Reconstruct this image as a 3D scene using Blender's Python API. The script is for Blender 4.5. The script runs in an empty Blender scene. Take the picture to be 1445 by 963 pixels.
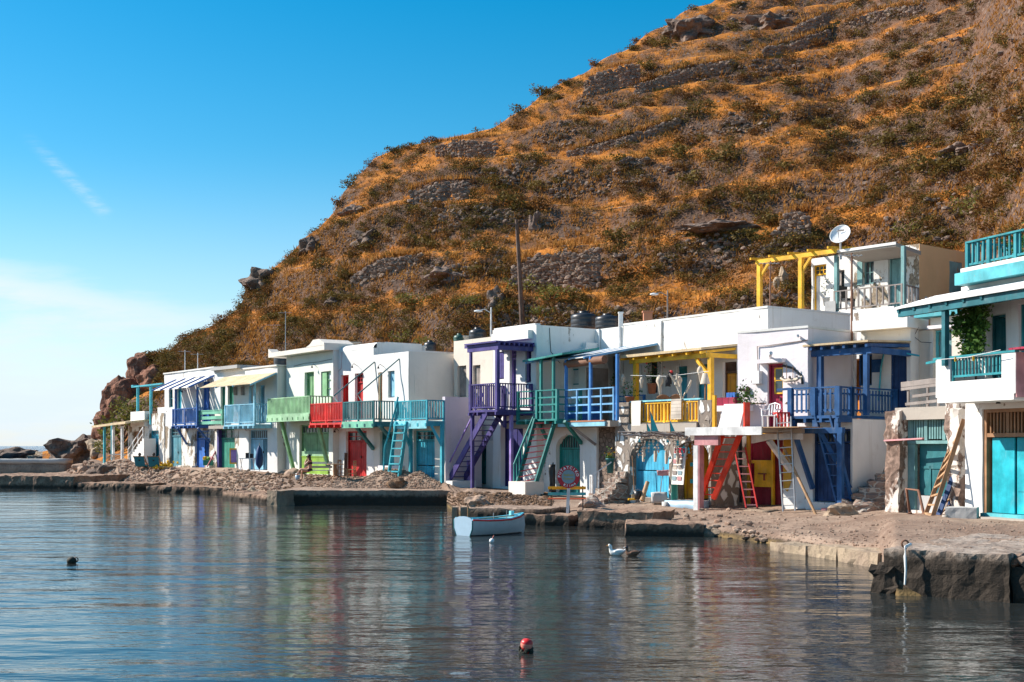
import bpy, bmesh, math, random
import numpy as np
from mathutils import Vector, Matrix, noise
random.seed(7)
C = bpy.data.collections.new('village'); bpy.context.scene.collection.children.link(C)
F, CX, HY, H = 1750.0, 722.5, 629.5, 2.7       # focal length (px of the photo), centre column, horizon row, eye height above the water
RAD = math.radians
def lerp(a, b, t): return a + (b - a) * t
def P(px, py, Y): return Vector(((px - CX) / F * Y, Y, H - (py - HY) / F * Y))
def tab(rows, k=1):
    xs = [r[0] for r in rows]; ys = [r[k] for r in rows]
    return lambda v: np.interp(v, xs, ys)

# ---------------------------------------------------------------- materials
def _mat(name):
    m = bpy.data.materials.new(name); m.use_nodes = True
    nt = m.node_tree; b = nt.nodes['Principled BSDF']
    return m, nt, b
def N(nt, t, **kw):
    n = nt.nodes.new(t)
    for k, v in kw.items():
        if k in n.inputs: n.inputs[k].default_value = v
        else: setattr(n, k, v)
    return n
def ramp(nt, src, a, b, lo=0.0, hi=1.0):
    r = N(nt, 'ShaderNodeMapRange'); nt.links.new(src, r.inputs[0])
    r.interpolation_type = 'SMOOTHSTEP'
    r.inputs[1].default_value = a; r.inputs[2].default_value = b; r.inputs[3].default_value = lo; r.inputs[4].default_value = hi
    return r.outputs[0]
def mixc(nt, f, a, b, mode='MIX'):
    n = nt.nodes.new('ShaderNodeMix'); n.data_type = 'RGBA'; n.blend_type = mode
    for s, v in ((n.inputs[0], f), (n.inputs[6], a), (n.inputs[7], b)):
        if isinstance(v, (int, float)): s.default_value = v
        elif isinstance(v, (tuple, list)): s.default_value = (*v[:3], 1)
        else: nt.links.new(v, s)
    return n.outputs[2]
def coords(nt, scale=(1, 1, 1), obj=True):
    tc = N(nt, 'ShaderNodeTexCoord'); mp = N(nt, 'ShaderNodeMapping')
    nt.links.new(tc.outputs['Object'], mp.inputs[0]); mp.inputs['Scale'].default_value = scale
    return mp.outputs[0]
def noise_tex(nt, vec, scale, detail=4, rough=.55):
    n = N(nt, 'ShaderNodeTexNoise'); n.inputs['Scale'].default_value = scale; n.inputs['Detail'].default_value = detail
    n.inputs['Roughness'].default_value = rough; nt.links.new(vec, n.inputs['Vector']); return n.outputs['Fac']
def bump(nt, bs, h, strength=.3, dist=.02):
    n = N(nt, 'ShaderNodeBump'); n.inputs['Strength'].default_value = strength; n.inputs['Distance'].default_value = dist
    nt.links.new(h, n.inputs['Height'])
    if bs.inputs['Normal'].is_linked:
        nt.links.new(bs.inputs['Normal'].links[0].from_socket, n.inputs['Normal'])
    nt.links.new(n.outputs[0], bs.inputs['Normal'])
def math_n(nt, op, a, b=None):
    n = N(nt, 'ShaderNodeMath', operation=op)
    for i, v in enumerate((a, b)):
        if v is None: continue
        if isinstance(v, (int, float)): n.inputs[i].default_value = v
        else: nt.links.new(v, n.inputs[i])
    return n.outputs[0]
def paint(name, col, rough=.55, vary=.25, wear=.2, wearcol=(.32, .25, .19), plank=0.0, axis=0):
    m, nt, b = _mat(name); v = coords(nt)
    f = noise_tex(nt, v, 1.7, 5)
    c = mixc(nt, ramp(nt, f, .3, .7), tuple(x * (1 - vary) for x in col), tuple(min(1, x * (1 + vary) + .012) for x in col))
    fd = noise_tex(nt, coords(nt, (1, 1, .5)), 3.1, 6, .7); c = mixc(nt, ramp(nt, fd, .5, .75, 0, .4), c, tuple(x * .6 + .16 for x in col))
    g = noise_tex(nt, coords(nt, (9, 9, .9)), 2.2, 3)
    c = mixc(nt, ramp(nt, g, .52, .72, 0, .28), c, tuple(x * .55 for x in col))
    if plank:
        sp = N(nt, 'ShaderNodeSeparateXYZ'); nt.links.new(v, sp.inputs[0])
        q = math_n(nt, 'DIVIDE', sp.outputs[axis], plank)
        fr = math_n(nt, 'FRACT', q)
        e = math_n(nt, 'ABSOLUTE', math_n(nt, 'SUBTRACT', fr, .5))
        groove = ramp(nt, e, .43, .485)
        wn = N(nt, 'ShaderNodeTexWhiteNoise', noise_dimensions='1D'); nt.links.new(math_n(nt, 'FLOOR', q), wn.inputs['W'])
        c = mixc(nt, ramp(nt, wn.outputs[0], 0, 1, 0, .35), c, tuple(x * .62 for x in col))
        c = mixc(nt, math_n(nt, 'MULTIPLY', groove, .7), c, tuple(x * .25 for x in col))
        bump(nt, b, math_n(nt, 'SUBTRACT', 1.0, groove), .6, .02)
    if wear:
        w = noise_tex(nt, coords(nt, (2.5, 2.5, .8)), 2.4, 6, .7)
        c = mixc(nt, ramp(nt, w, .72 - wear * .3, .8 - wear * .3), c, wearcol)
    nt.links.new(c, b.inputs['Base Color']); b.inputs['Roughness'].default_value = rough
    b.inputs['Specular IOR Level'].default_value = .35
    bump(nt, b, noise_tex(nt, v, 14, 4), .25, .01)
    return m
def plaster(name, col, dirt=.35, dirtcol=(.44, .36, .29), flake=0.0, flakecol=(.33, .26, .21), streak=.4, soot=0.0):
    m, nt, b = _mat(name); v = coords(nt)
    f = noise_tex(nt, v, .55, 6, .6)
    c = mixc(nt, ramp(nt, f, .35, .7), col, tuple(x * .9 for x in col))
    s = noise_tex(nt, coords(nt, (3.2, 3.2, .22)), 1.4, 5, .62)
    c = mixc(nt, ramp(nt, s, .54, .8, 0, streak), c, dirtcol)
    d = noise_tex(nt, v, 1.6, 8, .68)
    c = mixc(nt, ramp(nt, d, .56, .78, 0, dirt), c, dirtcol)
    h = noise_tex(nt, v, 5, 6, .6)
    if flake:
        k = noise_tex(nt, coords(nt, (1, 1, .55)), 1.25, 9, .68)
        km = ramp(nt, k, .66 - .22 * flake, .69 - .22 * flake)
        fc = mixc(nt, ramp(nt, noise_tex(nt, v, 7, 5), .35, .65), flakecol, tuple(x * .55 for x in flakecol))
        c = mixc(nt, km, c, fc)
        bump(nt, b, math_n(nt, 'SUBTRACT', 1.0, km), .5, .02)
    nt.links.new(c, b.inputs['Base Color']); b.inputs['Roughness'].default_value = .85
    b.inputs['Specular IOR Level'].default_value = .2
    bump(nt, b, h, .4, .03)
    bump(nt, b, noise_tex(nt, v, 30, 3), .25, .008)
    return m
def stonework(name, c1, c2, mortar, scale=2.2, white=0.0, edge=.08, whitecol=(.74, .73, .7), stretch=(1, 1, 1)):
    m, nt, b = _mat(name)
    v0 = coords(nt, stretch)
    wob = N(nt, 'ShaderNodeTexNoise'); wob.inputs['Scale'].default_value = 2.5; nt.links.new(v0, wob.inputs['Vector'])
    vm = N(nt, 'ShaderNodeVectorMath', operation='MULTIPLY_ADD'); nt.links.new(wob.outputs['Color'], vm.inputs[0])
    vm.inputs[1].default_value = (.35, .35, .35); nt.links.new(v0, vm.inputs[2]); v = vm.outputs[0]
    e = N(nt, 'ShaderNodeTexVoronoi', feature='DISTANCE_TO_EDGE'); e.inputs['Scale'].default_value = scale; nt.links.new(v, e.inputs['Vector'])
    k = N(nt, 'ShaderNodeTexVoronoi', feature='F1'); k.inputs['Scale'].default_value = scale; nt.links.new(v, k.inputs['Vector'])
    sp = N(nt, 'ShaderNodeSeparateXYZ'); nt.links.new(k.outputs['Color'], sp.inputs[0])
    st = mixc(nt, sp.outputs[0], c1, c2)
    st = mixc(nt, ramp(nt, noise_tex(nt, v0, 9, 6), .35, .7, 0, .6), st, tuple(x * .5 for x in c1))
    if white:
        st = mixc(nt, ramp(nt, sp.outputs[1], 1 - white, 1 - white + .02), st, whitecol)
    mask = ramp(nt, e.outputs['Distance'], edge * .6, edge)
    c = mixc(nt, mask, mortar, st)
    nt.links.new(c, b.inputs['Base Color']); b.inputs['Roughness'].default_value = .9
    b.inputs['Specular IOR Level'].default_value = .2
    bump(nt, b, mask, .8, .05); bump(nt, b, noise_tex(nt, v0, 12, 6), .5, .02)
    return m
def rocky(name, c1, c2, c3=None, scale=1.0, rough=.9, wet=None, bumpd=.08, isl=None, wet_shade_col=(.045, .034, .026)):
    m, nt, b = _mat(name)
    g = N(nt, 'ShaderNodeNewGeometry'); v = g.outputs['Position']
    f = noise_tex(nt, v, .9 * scale, 8, .65); f2 = noise_tex(nt, v, 5 * scale, 6, .7)
    c = mixc(nt, ramp(nt, f, .35, .65), c1, c2)
    if c3: c = mixc(nt, ramp(nt, f2, .5, .66, 0, .85), c, c3)
    if isl:
        k = N(nt, 'ShaderNodeTexWhiteNoise', noise_dimensions='1D'); nt.links.new(g.outputs['Random Per Island'], k.inputs['W'])
        c = mixc(nt, ramp(nt, k.outputs[0], 0, 1, 0, .75), c, isl); c = mixc(nt, ramp(nt, k.outputs[0], .55, 1, 0, .5), c, tuple(x * .25 for x in isl))
    if wet is not None:
        sp = N(nt, 'ShaderNodeSeparateXYZ'); nt.links.new(v, sp.inputs[0])
        zz = math_n(nt, 'ADD', sp.outputs[2], math_n(nt, 'MULTIPLY', f2, -.25))
        w = ramp(nt, zz, wet - .12, wet + .1, 1, 0)
        c = mixc(nt, w, c, wet_shade_col)  # low darkening: wet and algae, plus painted shade on quay and pier fronts
    nt.links.new(c, b.inputs['Base Color']); b.inputs['Roughness'].default_value = rough
    b.inputs['Specular IOR Level'].default_value = .25
    bump(nt, b, f2, .7, bumpd); bump(nt, b, noise_tex(nt, v, 18 * scale, 5), .5, bumpd * .3)
    return m
def plain(name, col, rough=.6, metal=0.0, vary=.15):
    m, nt, b = _mat(name); v = coords(nt)
    f = noise_tex(nt, v, 6, 4)
    c = mixc(nt, f, tuple(x * (1 - vary) for x in col), tuple(min(1, x * (1 + vary)) for x in col))
    nt.links.new(c, b.inputs['Base Color']); b.inputs['Roughness'].default_value = rough; b.inputs['Metallic'].default_value = metal
    return m
def leafy(name, c1, c2, trans=.25):
    m, nt, b = _mat(name)
    g = N(nt, 'ShaderNodeNewGeometry'); oi = N(nt, 'ShaderNodeObjectInfo')
    f = noise_tex(nt, g.outputs['Position'], .8, 3)
    r = mixc(nt, ramp(nt, f, .3, .7), c1, c2)
    f3 = N(nt, 'ShaderNodeTexWhiteNoise', noise_dimensions='1D'); nt.links.new(g.outputs['Random Per Island'], f3.inputs['W'])
    r = mixc(nt, ramp(nt, f3.outputs[0], 0, 1, 0, .6), r, tuple(x * .55 for x in c1))
    r = mixc(nt, ramp(nt, oi.outputs['Random'], 0, 1, 0, .45), r, tuple(x * .6 + .01 for x in c2))
    nt.links.new(r, b.inputs['Base Color']); b.inputs['Roughness'].default_value = .75
    b.inputs['Specular IOR Level'].default_value = .15
    t = N(nt, 'ShaderNodeBsdfTranslucent'); nt.links.new(r, t.inputs[0])
    ms = N(nt, 'ShaderNodeMixShader'); ms.inputs[0].default_value = trans
    nt.links.new(b.outputs[0], ms.inputs[1]); nt.links.new(t.outputs[0], ms.inputs[2])
    nt.links.new(ms.outputs[0], nt.nodes['Material Output'].inputs[0])
    return m

M = dict(
    white=plaster('white_plaster', (.8, .78, .75), .45, streak=.38, flake=.04, flakecol=(.5, .45, .4)),
    white2=plaster('white_plaster_patched', (.77, .755, .735), .4, flake=.2, streak=.4),
    whiteworn=plaster('white_plaster_worn', (.72, .70, .66), .6, flake=.75, flakecol=(.36, .28, .2), streak=.6),
    greywhite=plaster('grey_white_plaster', (.70, .69, .66), .4, streak=.45, dirtcol=(.4, .36, .32)),
    greenwhite=plaster('off_white_plaster', (.72, .72, .66), .35, streak=.4),
    cream=plaster('cream_plaster', (.74, .68, .61), .25, streak=.25),
    beige=plaster('beige_plaster', (.70, .62, .53), .45, streak=.35),
    lilac=plaster('lilac_plaster', (.68, .585, .625), .3, streak=.25),
    pinkwhite=plaster('pink_white_plaster', (.80, .74, .76), .18, streak=.12),
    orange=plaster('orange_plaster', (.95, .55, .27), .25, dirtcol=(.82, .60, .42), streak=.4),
    concrete=plaster('raw_concrete', (.42, .37, .32), .5, dirtcol=(.2, .16, .13), streak=.4),
    greyconc=plaster('grey_concrete', (.45, .44, .43), .5, dirtcol=(.22, .2, .18), streak=.3),
    ruin=plaster('ruined_plaster', (.72, .66, .6), .5, flake=.72, flakecol=(.30, .21, .17), streak=.5),
    ruindark=plaster('ruined_plaster_bare', (.66, .58, .52), .5, flake=.95, flakecol=(.27, .18, .14), streak=.5),
    rubble=stonework('rubble_stone', (.30, .22, .17), (.17, .12, .1), (.10, .075, .06), 4.0),
    whitestone=stonework('grey_mortar_with_white_stones', (.26, .22, .19), (.36, .31, .27), (.235, .195, .165), 2.3, white=.55, edge=.2, stretch=(1.25, 1, .8)),
    greystone=stonework('grey_mortar_stone', (.27, .23, .2), (.36, .31, .26), (.2, .17, .15), 3.4, white=.22, edge=.1),
    stairstone=stonework('stair_stone', (.36, .25, .2), (.24, .17, .14), (.42, .37, .32), 3.2, stretch=(.7, .7, 1.6)),
    blue=paint('cobalt_blue_paint', (.018, .10, .34), plank=0), bluedoor=paint('blue_door_paint', (.03, .16, .55), plank=.14),
    tealold=paint('weathered_teal_boards', (.07, .24, .30), wear=.5, wearcol=(.25, .33, .36), plank=.17),
    teal=paint('teal_paint', (.012, .215, .25)), tealdoor=paint('teal_door_paint', (.02, .26, .3), plank=.16),
    darkteal=paint('dark_teal_paint', (.015, .14, .16)),
    seagreen=paint('sea_green_paint', (.012, .20, .185)), seagreendoor=paint('sea_green_door_paint', (.01, .24, .22), plank=.16),
    slatgreen=paint('pale_green_paint', (.16, .46, .32)), greendoor=paint('emerald_door_paint', (.03, .25, .17), plank=.15),
    lightblue=paint('light_blue_paint', (.25, .52, .66)), lightbluedoor=paint('light_blue_door_paint', (.24, .5, .68), plank=.2),
    green=paint('sage_green_paint', (.20, .40, .20)), palegreen=paint('pale_sage_paint', (.30, .50, .30)),
    greendoor2=paint('sage_door_paint', (.17, .34, .16), plank=.3), lime=paint('lime_green_paint', (.22, .38, .04)),
    red=paint('red_paint', (.62, .025, .02)), reddoor=paint('red_door_paint', (.55, .015, .015), plank=.2),
    turq=paint('turquoise_paint', (.04, .36, .44)), turqdoor=paint('turquoise_door_paint', (.03, .38, .52), plank=.22),
    turqpale=paint('pale_turquoise_paint', (.22, .55, .62)),
    purple=paint('purple_paint', (.052, .036, .18)), purpledoor=paint('purple_door_paint', (.022, .018, .15), plank=.15),
    palepurple=paint('pale_purple_paint', (.3, .2, .5)),
    skyrail=paint('sky_blue_paint', (.15, .37, .62)), strongblue=paint('strong_blue_paint', (.02, .16, .45)),
    yellow=paint('yellow_paint', (.78, .42, .015)), yellowdoor=paint('yellow_door_paint', (.70, .30, .01), plank=.3),
    ochre=plaster('ochre_wall_paint', (.62, .33, .05), .4, dirtcol=(.3, .14, .04)),
    skydoor=paint('sky_blue_door_paint', (.05, .40, .62), plank=.19),
    redladder=paint('bright_red_paint', (.80, .045, .012)), darkred=paint('dark_red_boards', (.26, .008, .025), plank=.12),
    crimson=paint('crimson_door_paint', (.36, .01, .05), plank=.28),
    kblue=paint('ultramarine_paint', (.006, .07, .21)), kdoor=paint('ultramarine_boards', (.007, .045, .16), plank=.16),
    mturq=paint('flat_turquoise_paint', (.0, .34, .42)), mteal=paint('petrol_paint', (.008, .125, .155)),
    mpale=paint('pale_petrol_trim', (.07, .36, .41)),
    greywood=paint('grey_weathered_wood', (.26, .22, .2), .8, wear=.4, wearcol=(.4, .36, .33)),
    wood=paint('brown_wood', (.30, .15, .07), .6), rawwood=paint('raw_wood', (.42, .25, .13), .7, wear=.2),
    darkwood=paint('dark_brown_wood', (.10, .05, .03), .6), whitewood=paint('white_painted_wood', (.70, .69, .68), .6, wear=.12),
    pinkwood=paint('pink_painted_wood', (.55, .25, .26), .6, wear=.2, wearcol=(.6, .5, .48)),
    paleteal=paint('faded_teal_paint', (.15, .30, .30), wear=.3, wearcol=(.3, .28, .25)),
    reed=paint('reed_matting', (.66, .50, .30), .8, plank=.05), canvas=plain('white_canvas', (.74, .70, .64), .8),
    bamboo=paint('brown_roll_blind', (.22, .10, .055), .7, plank=.05, axis=2),
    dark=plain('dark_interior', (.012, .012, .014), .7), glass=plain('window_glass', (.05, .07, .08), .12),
    curtain=plain('white_curtain', (.6, .62, .64), .8), black=plain('black_plastic', (.018, .018, .02), .4),
    iron=plain('black_iron', (.02, .02, .022), .5), steel=plain('galvanised_steel', (.42, .42, .43), .45, .6),
    rust=plain('rusty_steel', (.22, .10, .06), .8), whitemetal=plain('white_metal', (.75, .75, .74), .5),
    wire=plain('cable_black', (.03, .03, .032), .6), tank=plain('black_tank', (.025, .027, .032), .38),
    greentank=plain('dark_green_tank', (.02, .08, .06), .5),
    terracotta=plain('terracotta', (.42, .17, .09), .8), plasticwhite=plain('white_plastic', (.8, .8, .8), .4),
    skin=plain('skin', (.52, .27, .18), .55), hair=plain('dark_hair', (.03, .018, .012), .6), cloth=plain('black_cloth', (.02, .02, .025), .8),
    tealcloth=plain('teal_canvas', (.012, .16, .22), .85), net=plain('yellow_net', (.58, .36, .02), .9, vary=.5),
    rug=paint('striped_woven_rug', (.52, .45, .38), .9, plank=.14, axis=2), shell=plain('bleached_driftwood', (.55, .46, .36), .8),
    tag=plain('small_turquoise_shapes', (.02, .4, .46), .6), gold=plain('gold_lettering', (.5, .34, .06), .5), signgrey=plain('sign_grey_blue', (.24, .34, .38), .5),
    signred=plain('sign_red', (.5, .012, .03), .45), lettering=plain('white_lettering', (.85, .85, .84), .5),
    boatwhite=plain('boat_hull_white', (.55, .57, .60), .45), boatblue=plain('boat_turquoise', (.10, .46, .58), .5), boatblue2=plain('boat_transom_blue', (.30, .43, .54), .45),
    buoyred=plain('buoy_red', (.65, .02, .02), .4), buoypink=plain('buoy_pink', (.75, .22, .16), .5), weed=plain('weed_black', (.02, .02, .012), .8, vary=.6),
    duckwhite=plain('white_feathers', (.82, .81, .78), .8), duckbrown=plain('brown_feathers', (.17, .085, .05), .8, vary=.4), duckdark=plain('dark_feathers', (.025, .02, .03), .6), beak=plain('orange_beak', (.7, .28, .03), .5),
    leaf=leafy('vine_leaf', (.035, .10, .02), (.10, .19, .035)), potleaf=leafy('pot_leaf', (.05, .13, .03), (.10, .2, .05)),
    sh_green=leafy('scrub_olive', (.12, .085, .02), (.21, .145, .034)), sh_brown=leafy('scrub_brown', (.155, .07, .02), (.24, .115, .03)), sh_fresh=leafy('scrub_fresh', (.15, .15, .032), (.25, .23, .05)),
    grass=leafy('dry_golden_grass', (.40, .155, .03), (.60, .30, .075), .3), twig=plain('twig_wood', (.12, .07, .045), .9),
    rock=rocky('dark_rock', (.11, .075, .06), (.22, .155, .12), (.05, .035, .03)), wallrock=rocky('terrace_stone', (.14, .09, .07), (.27, .195, .155), (.075, .05, .04), 2.0, bumpd=.03, isl=(.33, .235, .175)),
    redrock=rocky('red_cliff_rock', (.29, .125, .075), (.17, .07, .045), (.38, .2, .13), .6, bumpd=.3), tanrock=rocky('tan_rock', (.42, .32, .22), (.30, .22, .16), (.2, .15, .11), .8),
    pebble=rocky('shore_pebbles', (.37, .225, .155), (.17, .095, .065), (.47, .33, .245), 2.5, wet=.0, bumpd=.02, isl=(.5, .38, .29)),
    ledge=rocky('brown_ledge_rock', (.38, .25, .175), (.22, .135, .095), (.13, .08, .055), 1.6, wet=.10), seaweed=rocky('dried_seaweed', (.25, .145, .085), (.12, .07, .045), (.36, .23, .14), 5, bumpd=.03),
    quay=rocky('stained_shaded_concrete', (.40, .29, .22), (.27, .185, .14), (.17, .115, .085), 1.2, wet=.34), pierm=rocky('pier_concrete', (.42, .34, .28), (.26, .195, .155), (.13, .095, .075), 1.5, wet=.62, bumpd=.06),  # dark lower band paints the unlit fronts' shade along with their algae
)
# ---------------------------------------------------------------- geometry
def _ico(sub):
    bm = bmesh.new(); bmesh.ops.create_icosphere(bm, subdivisions=sub, radius=1)
    v = np.array([x.co[:] for x in bm.verts]); f = [[q.index for q in p.verts] for p in bm.faces]; bm.free(); return v, f
ICO = {s: _ico(s) for s in (1, 2, 3, 4)}
class MB:
    def __init__(s): s.v = []; s.f = []; s.sm = []
    def add(s, vs, fs, smooth=False):
        b = len(s.v); s.v.extend(tuple(q) for q in vs)
        s.f.extend(tuple(i + b for i in q) for q in fs); s.sm.extend([smooth] * len(fs)); return s
    def box(s, x0, x1, y0, y1, z0, z1):
        x0, x1 = sorted((x0, x1)); y0, y1 = sorted((y0, y1)); z0, z1 = sorted((z0, z1))
        v = [(x, y, z) for z in (z0, z1) for y in (y0, y1) for x in (x0, x1)]
        return s.add(v, [(0, 2, 3, 1), (4, 5, 7, 6), (0, 1, 5, 4), (2, 6, 7, 3), (0, 4, 6, 2), (1, 3, 7, 5)])
    def bar(s, p, q, w=.06, h=None, up=(0, 0, 1)):
        p, q = Vector(p), Vector(q); h = h or w; d = (q - p).normalized(); up = Vector(up)
        if abs(d.dot(up)) > .98: up = Vector((0, 1, 0))
        a = d.cross(up).normalized() * (w / 2); b = a.cross(d).normalized() * (h / 2)
        v = [c + i * a + j * b for c in (p, q) for i, j in ((-1, -1), (1, -1), (1, 1), (-1, 1))]
        return s.add(v, [(0, 1, 2, 3), (7, 6, 5, 4), (0, 4, 5, 1), (1, 5, 6, 2), (2, 6, 7, 3), (3, 7, 4, 0)])
    def tube(s, pts, r=.03, seg=6, cap=True):
        pts = [Vector(p) for p in pts]; n = len(pts); rs = r if isinstance(r, (list, tuple)) else [r] * n
        ring = []; ref = Vector((.3, .2, 1)).normalized()
        for i, p in enumerate(pts):
            d = (pts[min(i + 1, n - 1)] - pts[max(i - 1, 0)]).normalized()
            if abs(d.dot(ref)) > .97: ref = Vector((1, .1, 0)).normalized()
            a = d.cross(ref).normalized(); b = d.cross(a)
            ring += [p + (a * math.cos(k * 2 * math.pi / seg) + b * math.sin(k * 2 * math.pi / seg)) * rs[i] for k in range(seg)]
        fs = [(i * seg + k, i * seg + (k + 1) % seg, (i + 1) * seg + (k + 1) % seg, (i + 1) * seg + k) for i in range(n - 1) for k in range(seg)]
        s.add(ring, fs, True)
        if cap: s.add(ring[:seg], [tuple(range(seg))]); s.add(ring[-seg:], [tuple(range(seg))[::-1]])
        return s
    def lathe(s, c, prof, seg=20, axis=2, smooth=True):
        c = Vector(c); ring = []
        for r, h in prof:
            for k in range(seg):
                a = k * 2 * math.pi / seg; q = [r * math.cos(a), r * math.sin(a), h]
                if axis == 1: q = [q[0], q[2], q[1]]
                if axis == 0: q = [q[2], q[0], q[1]]
                ring.append(c + Vector(q))
        fs = [(i * seg + k, i * seg + (k + 1) % seg, (i + 1) * seg + (k + 1) % seg, (i + 1) * seg + k) for i in range(len(prof) - 1) for k in range(seg)]
        return s.add(ring, fs, smooth)
    def cyl(s, c, r, z0, z1, seg=16): return s.lathe((c[0], c[1], 0), [(.001, z0), (r, z0), (r, z0), (r, z1), (r, z1), (.001, z1)], seg, smooth=False)
    def loft(s, rings, cap=True, smooth=True):
        n = len(rings[0]); vs = [p for r in rings for p in r]
        s.add(vs, [(i * n + k, i * n + (k + 1) % n, (i + 1) * n + (k + 1) % n, (i + 1) * n + k) for i in range(len(rings) - 1) for k in range(n)], smooth)
        if cap: s.add(rings[0], [tuple(range(n))[::-1]]); s.add(rings[-1], [tuple(range(n))])
        return s
    def prism(s, poly, y0, y1):                  # polygon in x-z, extruded along y
        n = len(poly); v = [(x, y0, z) for x, z in poly] + [(x, y1, z) for x, z in poly]
        return s.add(v, [tuple(range(n)), tuple(range(2 * n - 1, n - 1, -1))] + [(i, i + n, (i + 1) % n + n, (i + 1) % n) for i in range(n)])
    def blob(s, c, r, sub=1, amp=.3, seed=0, smooth=False, freq=1.4, flat=0):
        v, f = ICO[sub]; c = Vector(c); r = Vector(r) if not isinstance(r, (int, float)) else Vector((r, r, r))
        out = []
        for q in v:
            k = 1 + amp * noise.noise(Vector(q) * freq + Vector((seed * 3.17, seed * 1.31, seed * .77)))
            out.append((c.x + q[0] * r.x * k, c.y + q[1] * r.y * k, c.z + q[2] * r.z * k))
        return s.add(out, f, smooth)
    def wallgrid(s, x0, x1, z0, z1, y0, y1, ops=(), step=.5, wob=.035, seed=0):
        """vertical wall between y0 (outer) and y1 with openings ops=[(x0,x1,z0,z1)] cut right through, slightly hand-made"""
        def cuts(a, b, ex):
            c = sorted({a, b, *[e for e in ex if a < e < b]}); out = []
            for p, q in zip(c, c[1:]):
                k = max(1, round((q - p) / step)); out += [p + (q - p) * i / k for i in range(k)]
            return out + [b]
        ops = [(min(o[0], o[1]), max(o[0], o[1]), min(o[2], o[3]), max(o[2], o[3])) for o in ops]
        xs = cuts(x0, x1, [e for o in ops for e in o[:2]]); zs = cuts(z0, z1, [e for o in ops for e in o[2:]])
        def wb(x, z): return wob * noise.noise(Vector((x * .9 + seed, z * .9, seed * 1.7)))
        def hole(i, k):
            x = (xs[i] + xs[i + 1]) / 2; z = (zs[k] + zs[k + 1]) / 2
            return any(o[0] < x < o[1] and o[2] < z < o[3] for o in ops)
        nx, nz = len(xs), len(zs); full = {(i, k): not hole(i, k) for i in range(nx - 1) for k in range(nz - 1)}
        fr = [(x, y0 + wb(x, z), z) for z in zs for x in xs]
        s.add(fr, [(k * nx + i, k * nx + i + 1, (k + 1) * nx + i + 1, (k + 1) * nx + i) for (i, k), q in full.items() if q], True)
        bk = [(x, y1, z) for z in zs for x in xs]
        s.add(bk, [(k * nx + i + 1, k * nx + i, (k + 1) * nx + i, (k + 1) * nx + i + 1) for (i, k), q in full.items() if q])
        for (i, k), q in full.items():
            if not q: continue
            for (a, b, di, dk) in (((i, k), (i, k + 1), -1, 0), ((i + 1, k + 1), (i + 1, k), 1, 0), ((i + 1, k), (i, k), 0, -1), ((i, k + 1), (i + 1, k + 1), 0, 1)):
                if not full.get((i + di, k + dk), False):
                    A, B = fr[a[1] * nx + a[0]], fr[b[1] * nx + b[0]]; D, E = bk[a[1] * nx + a[0]], bk[b[1] * nx + b[0]]
                    s.add([A, D, E, B], [(0, 1, 2, 3)])
        return s
    def rough(s, x0, x1, y0, y1, z0, z1, step=.25, amp=.1, seed=0, freq=1.6, smooth=True):
        """a box whose faces are gridded and pushed about by noise: rough masonry, cast slabs, broken pillars"""
        n = [max(1, round((b - a) / step)) for a, b in ((x0, x1), (y0, y1), (z0, z1))]; lo = Vector((x0, y0, z0)); sz = Vector((x1 - x0, y1 - y0, z1 - z0)); idx = {}; vs = []; fs = []
        def vid(k):
            if k not in idx:
                q = Vector([lo[i] + sz[i] * k[i] / n[i] for i in range(3)])
                d = Vector([noise.noise(q * freq + Vector((seed * 2.3 + i * 17, seed, i * 5))) + .5 * noise.noise(q * freq * 2.7 + Vector((seed, i * 31, 3))) for i in range(3)])
                idx[k] = len(vs); vs.append(q + d * amp)
            return idx[k]
        for ax in range(3):
            a, b = [i for i in range(3) if i != ax]
            for side in (0, n[ax]):
                for i in range(n[a]):
                    for j in range(n[b]):
                        q = []
                        for di, dj in ((0, 0), (1, 0), (1, 1), (0, 1)):
                            k = [0, 0, 0]; k[ax] = side; k[a] = i + di; k[b] = j + dj; q.append(vid(tuple(k)))
                        flip = (side == 0) ^ (ax == 1)
                        fs.append(tuple(q[::-1] if flip else q))
        return s.add(vs, fs, smooth)
    def leaves(s, pts, size, rnd):
        for p in pts:
            d = Vector((rnd.uniform(-1, 1), rnd.uniform(-1, 1), rnd.uniform(-.3, 1))).normalized()
            a = d.cross(Vector((rnd.uniform(-1, 1), rnd.uniform(-1, 1), .3))).normalized(); k = size * rnd.uniform(.6, 1.3)
            p = Vector(p); s.add([p, p + d * k * .5 + a * k * .28, p + d * k, p + d * k * .5 - a * k * .28], [(0, 1, 2, 3)])
        return s
    def xform(s, fn): s.v = [tuple(fn(Vector(q))) for q in s.v]; return s
    def mesh(s, name):
        me = bpy.data.meshes.new(name); me.from_pydata(s.v, [], s.f)
        me.polygons.foreach_set('use_smooth', s.sm); me.update(); return me
    def build(s, name, mat, parent=None, label=None, loc=None):
        me = s.mesh(name); me.materials.append(M[mat] if isinstance(mat, str) else mat)
        o = bpy.data.objects.new(name, me); C.objects.link(o)
        if parent is not None: o.parent = parent
        if loc is not None: o.location = loc
        if label: o['label'] = label
        return o
def tag(o, label, cat, group=None, kind=None):
    o['label'] = label; o['category'] = cat
    if group: o['group'] = group
    if kind: o['kind'] = kind
    return o
def struct(o, kind='structure'): o['kind'] = kind; return o
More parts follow.
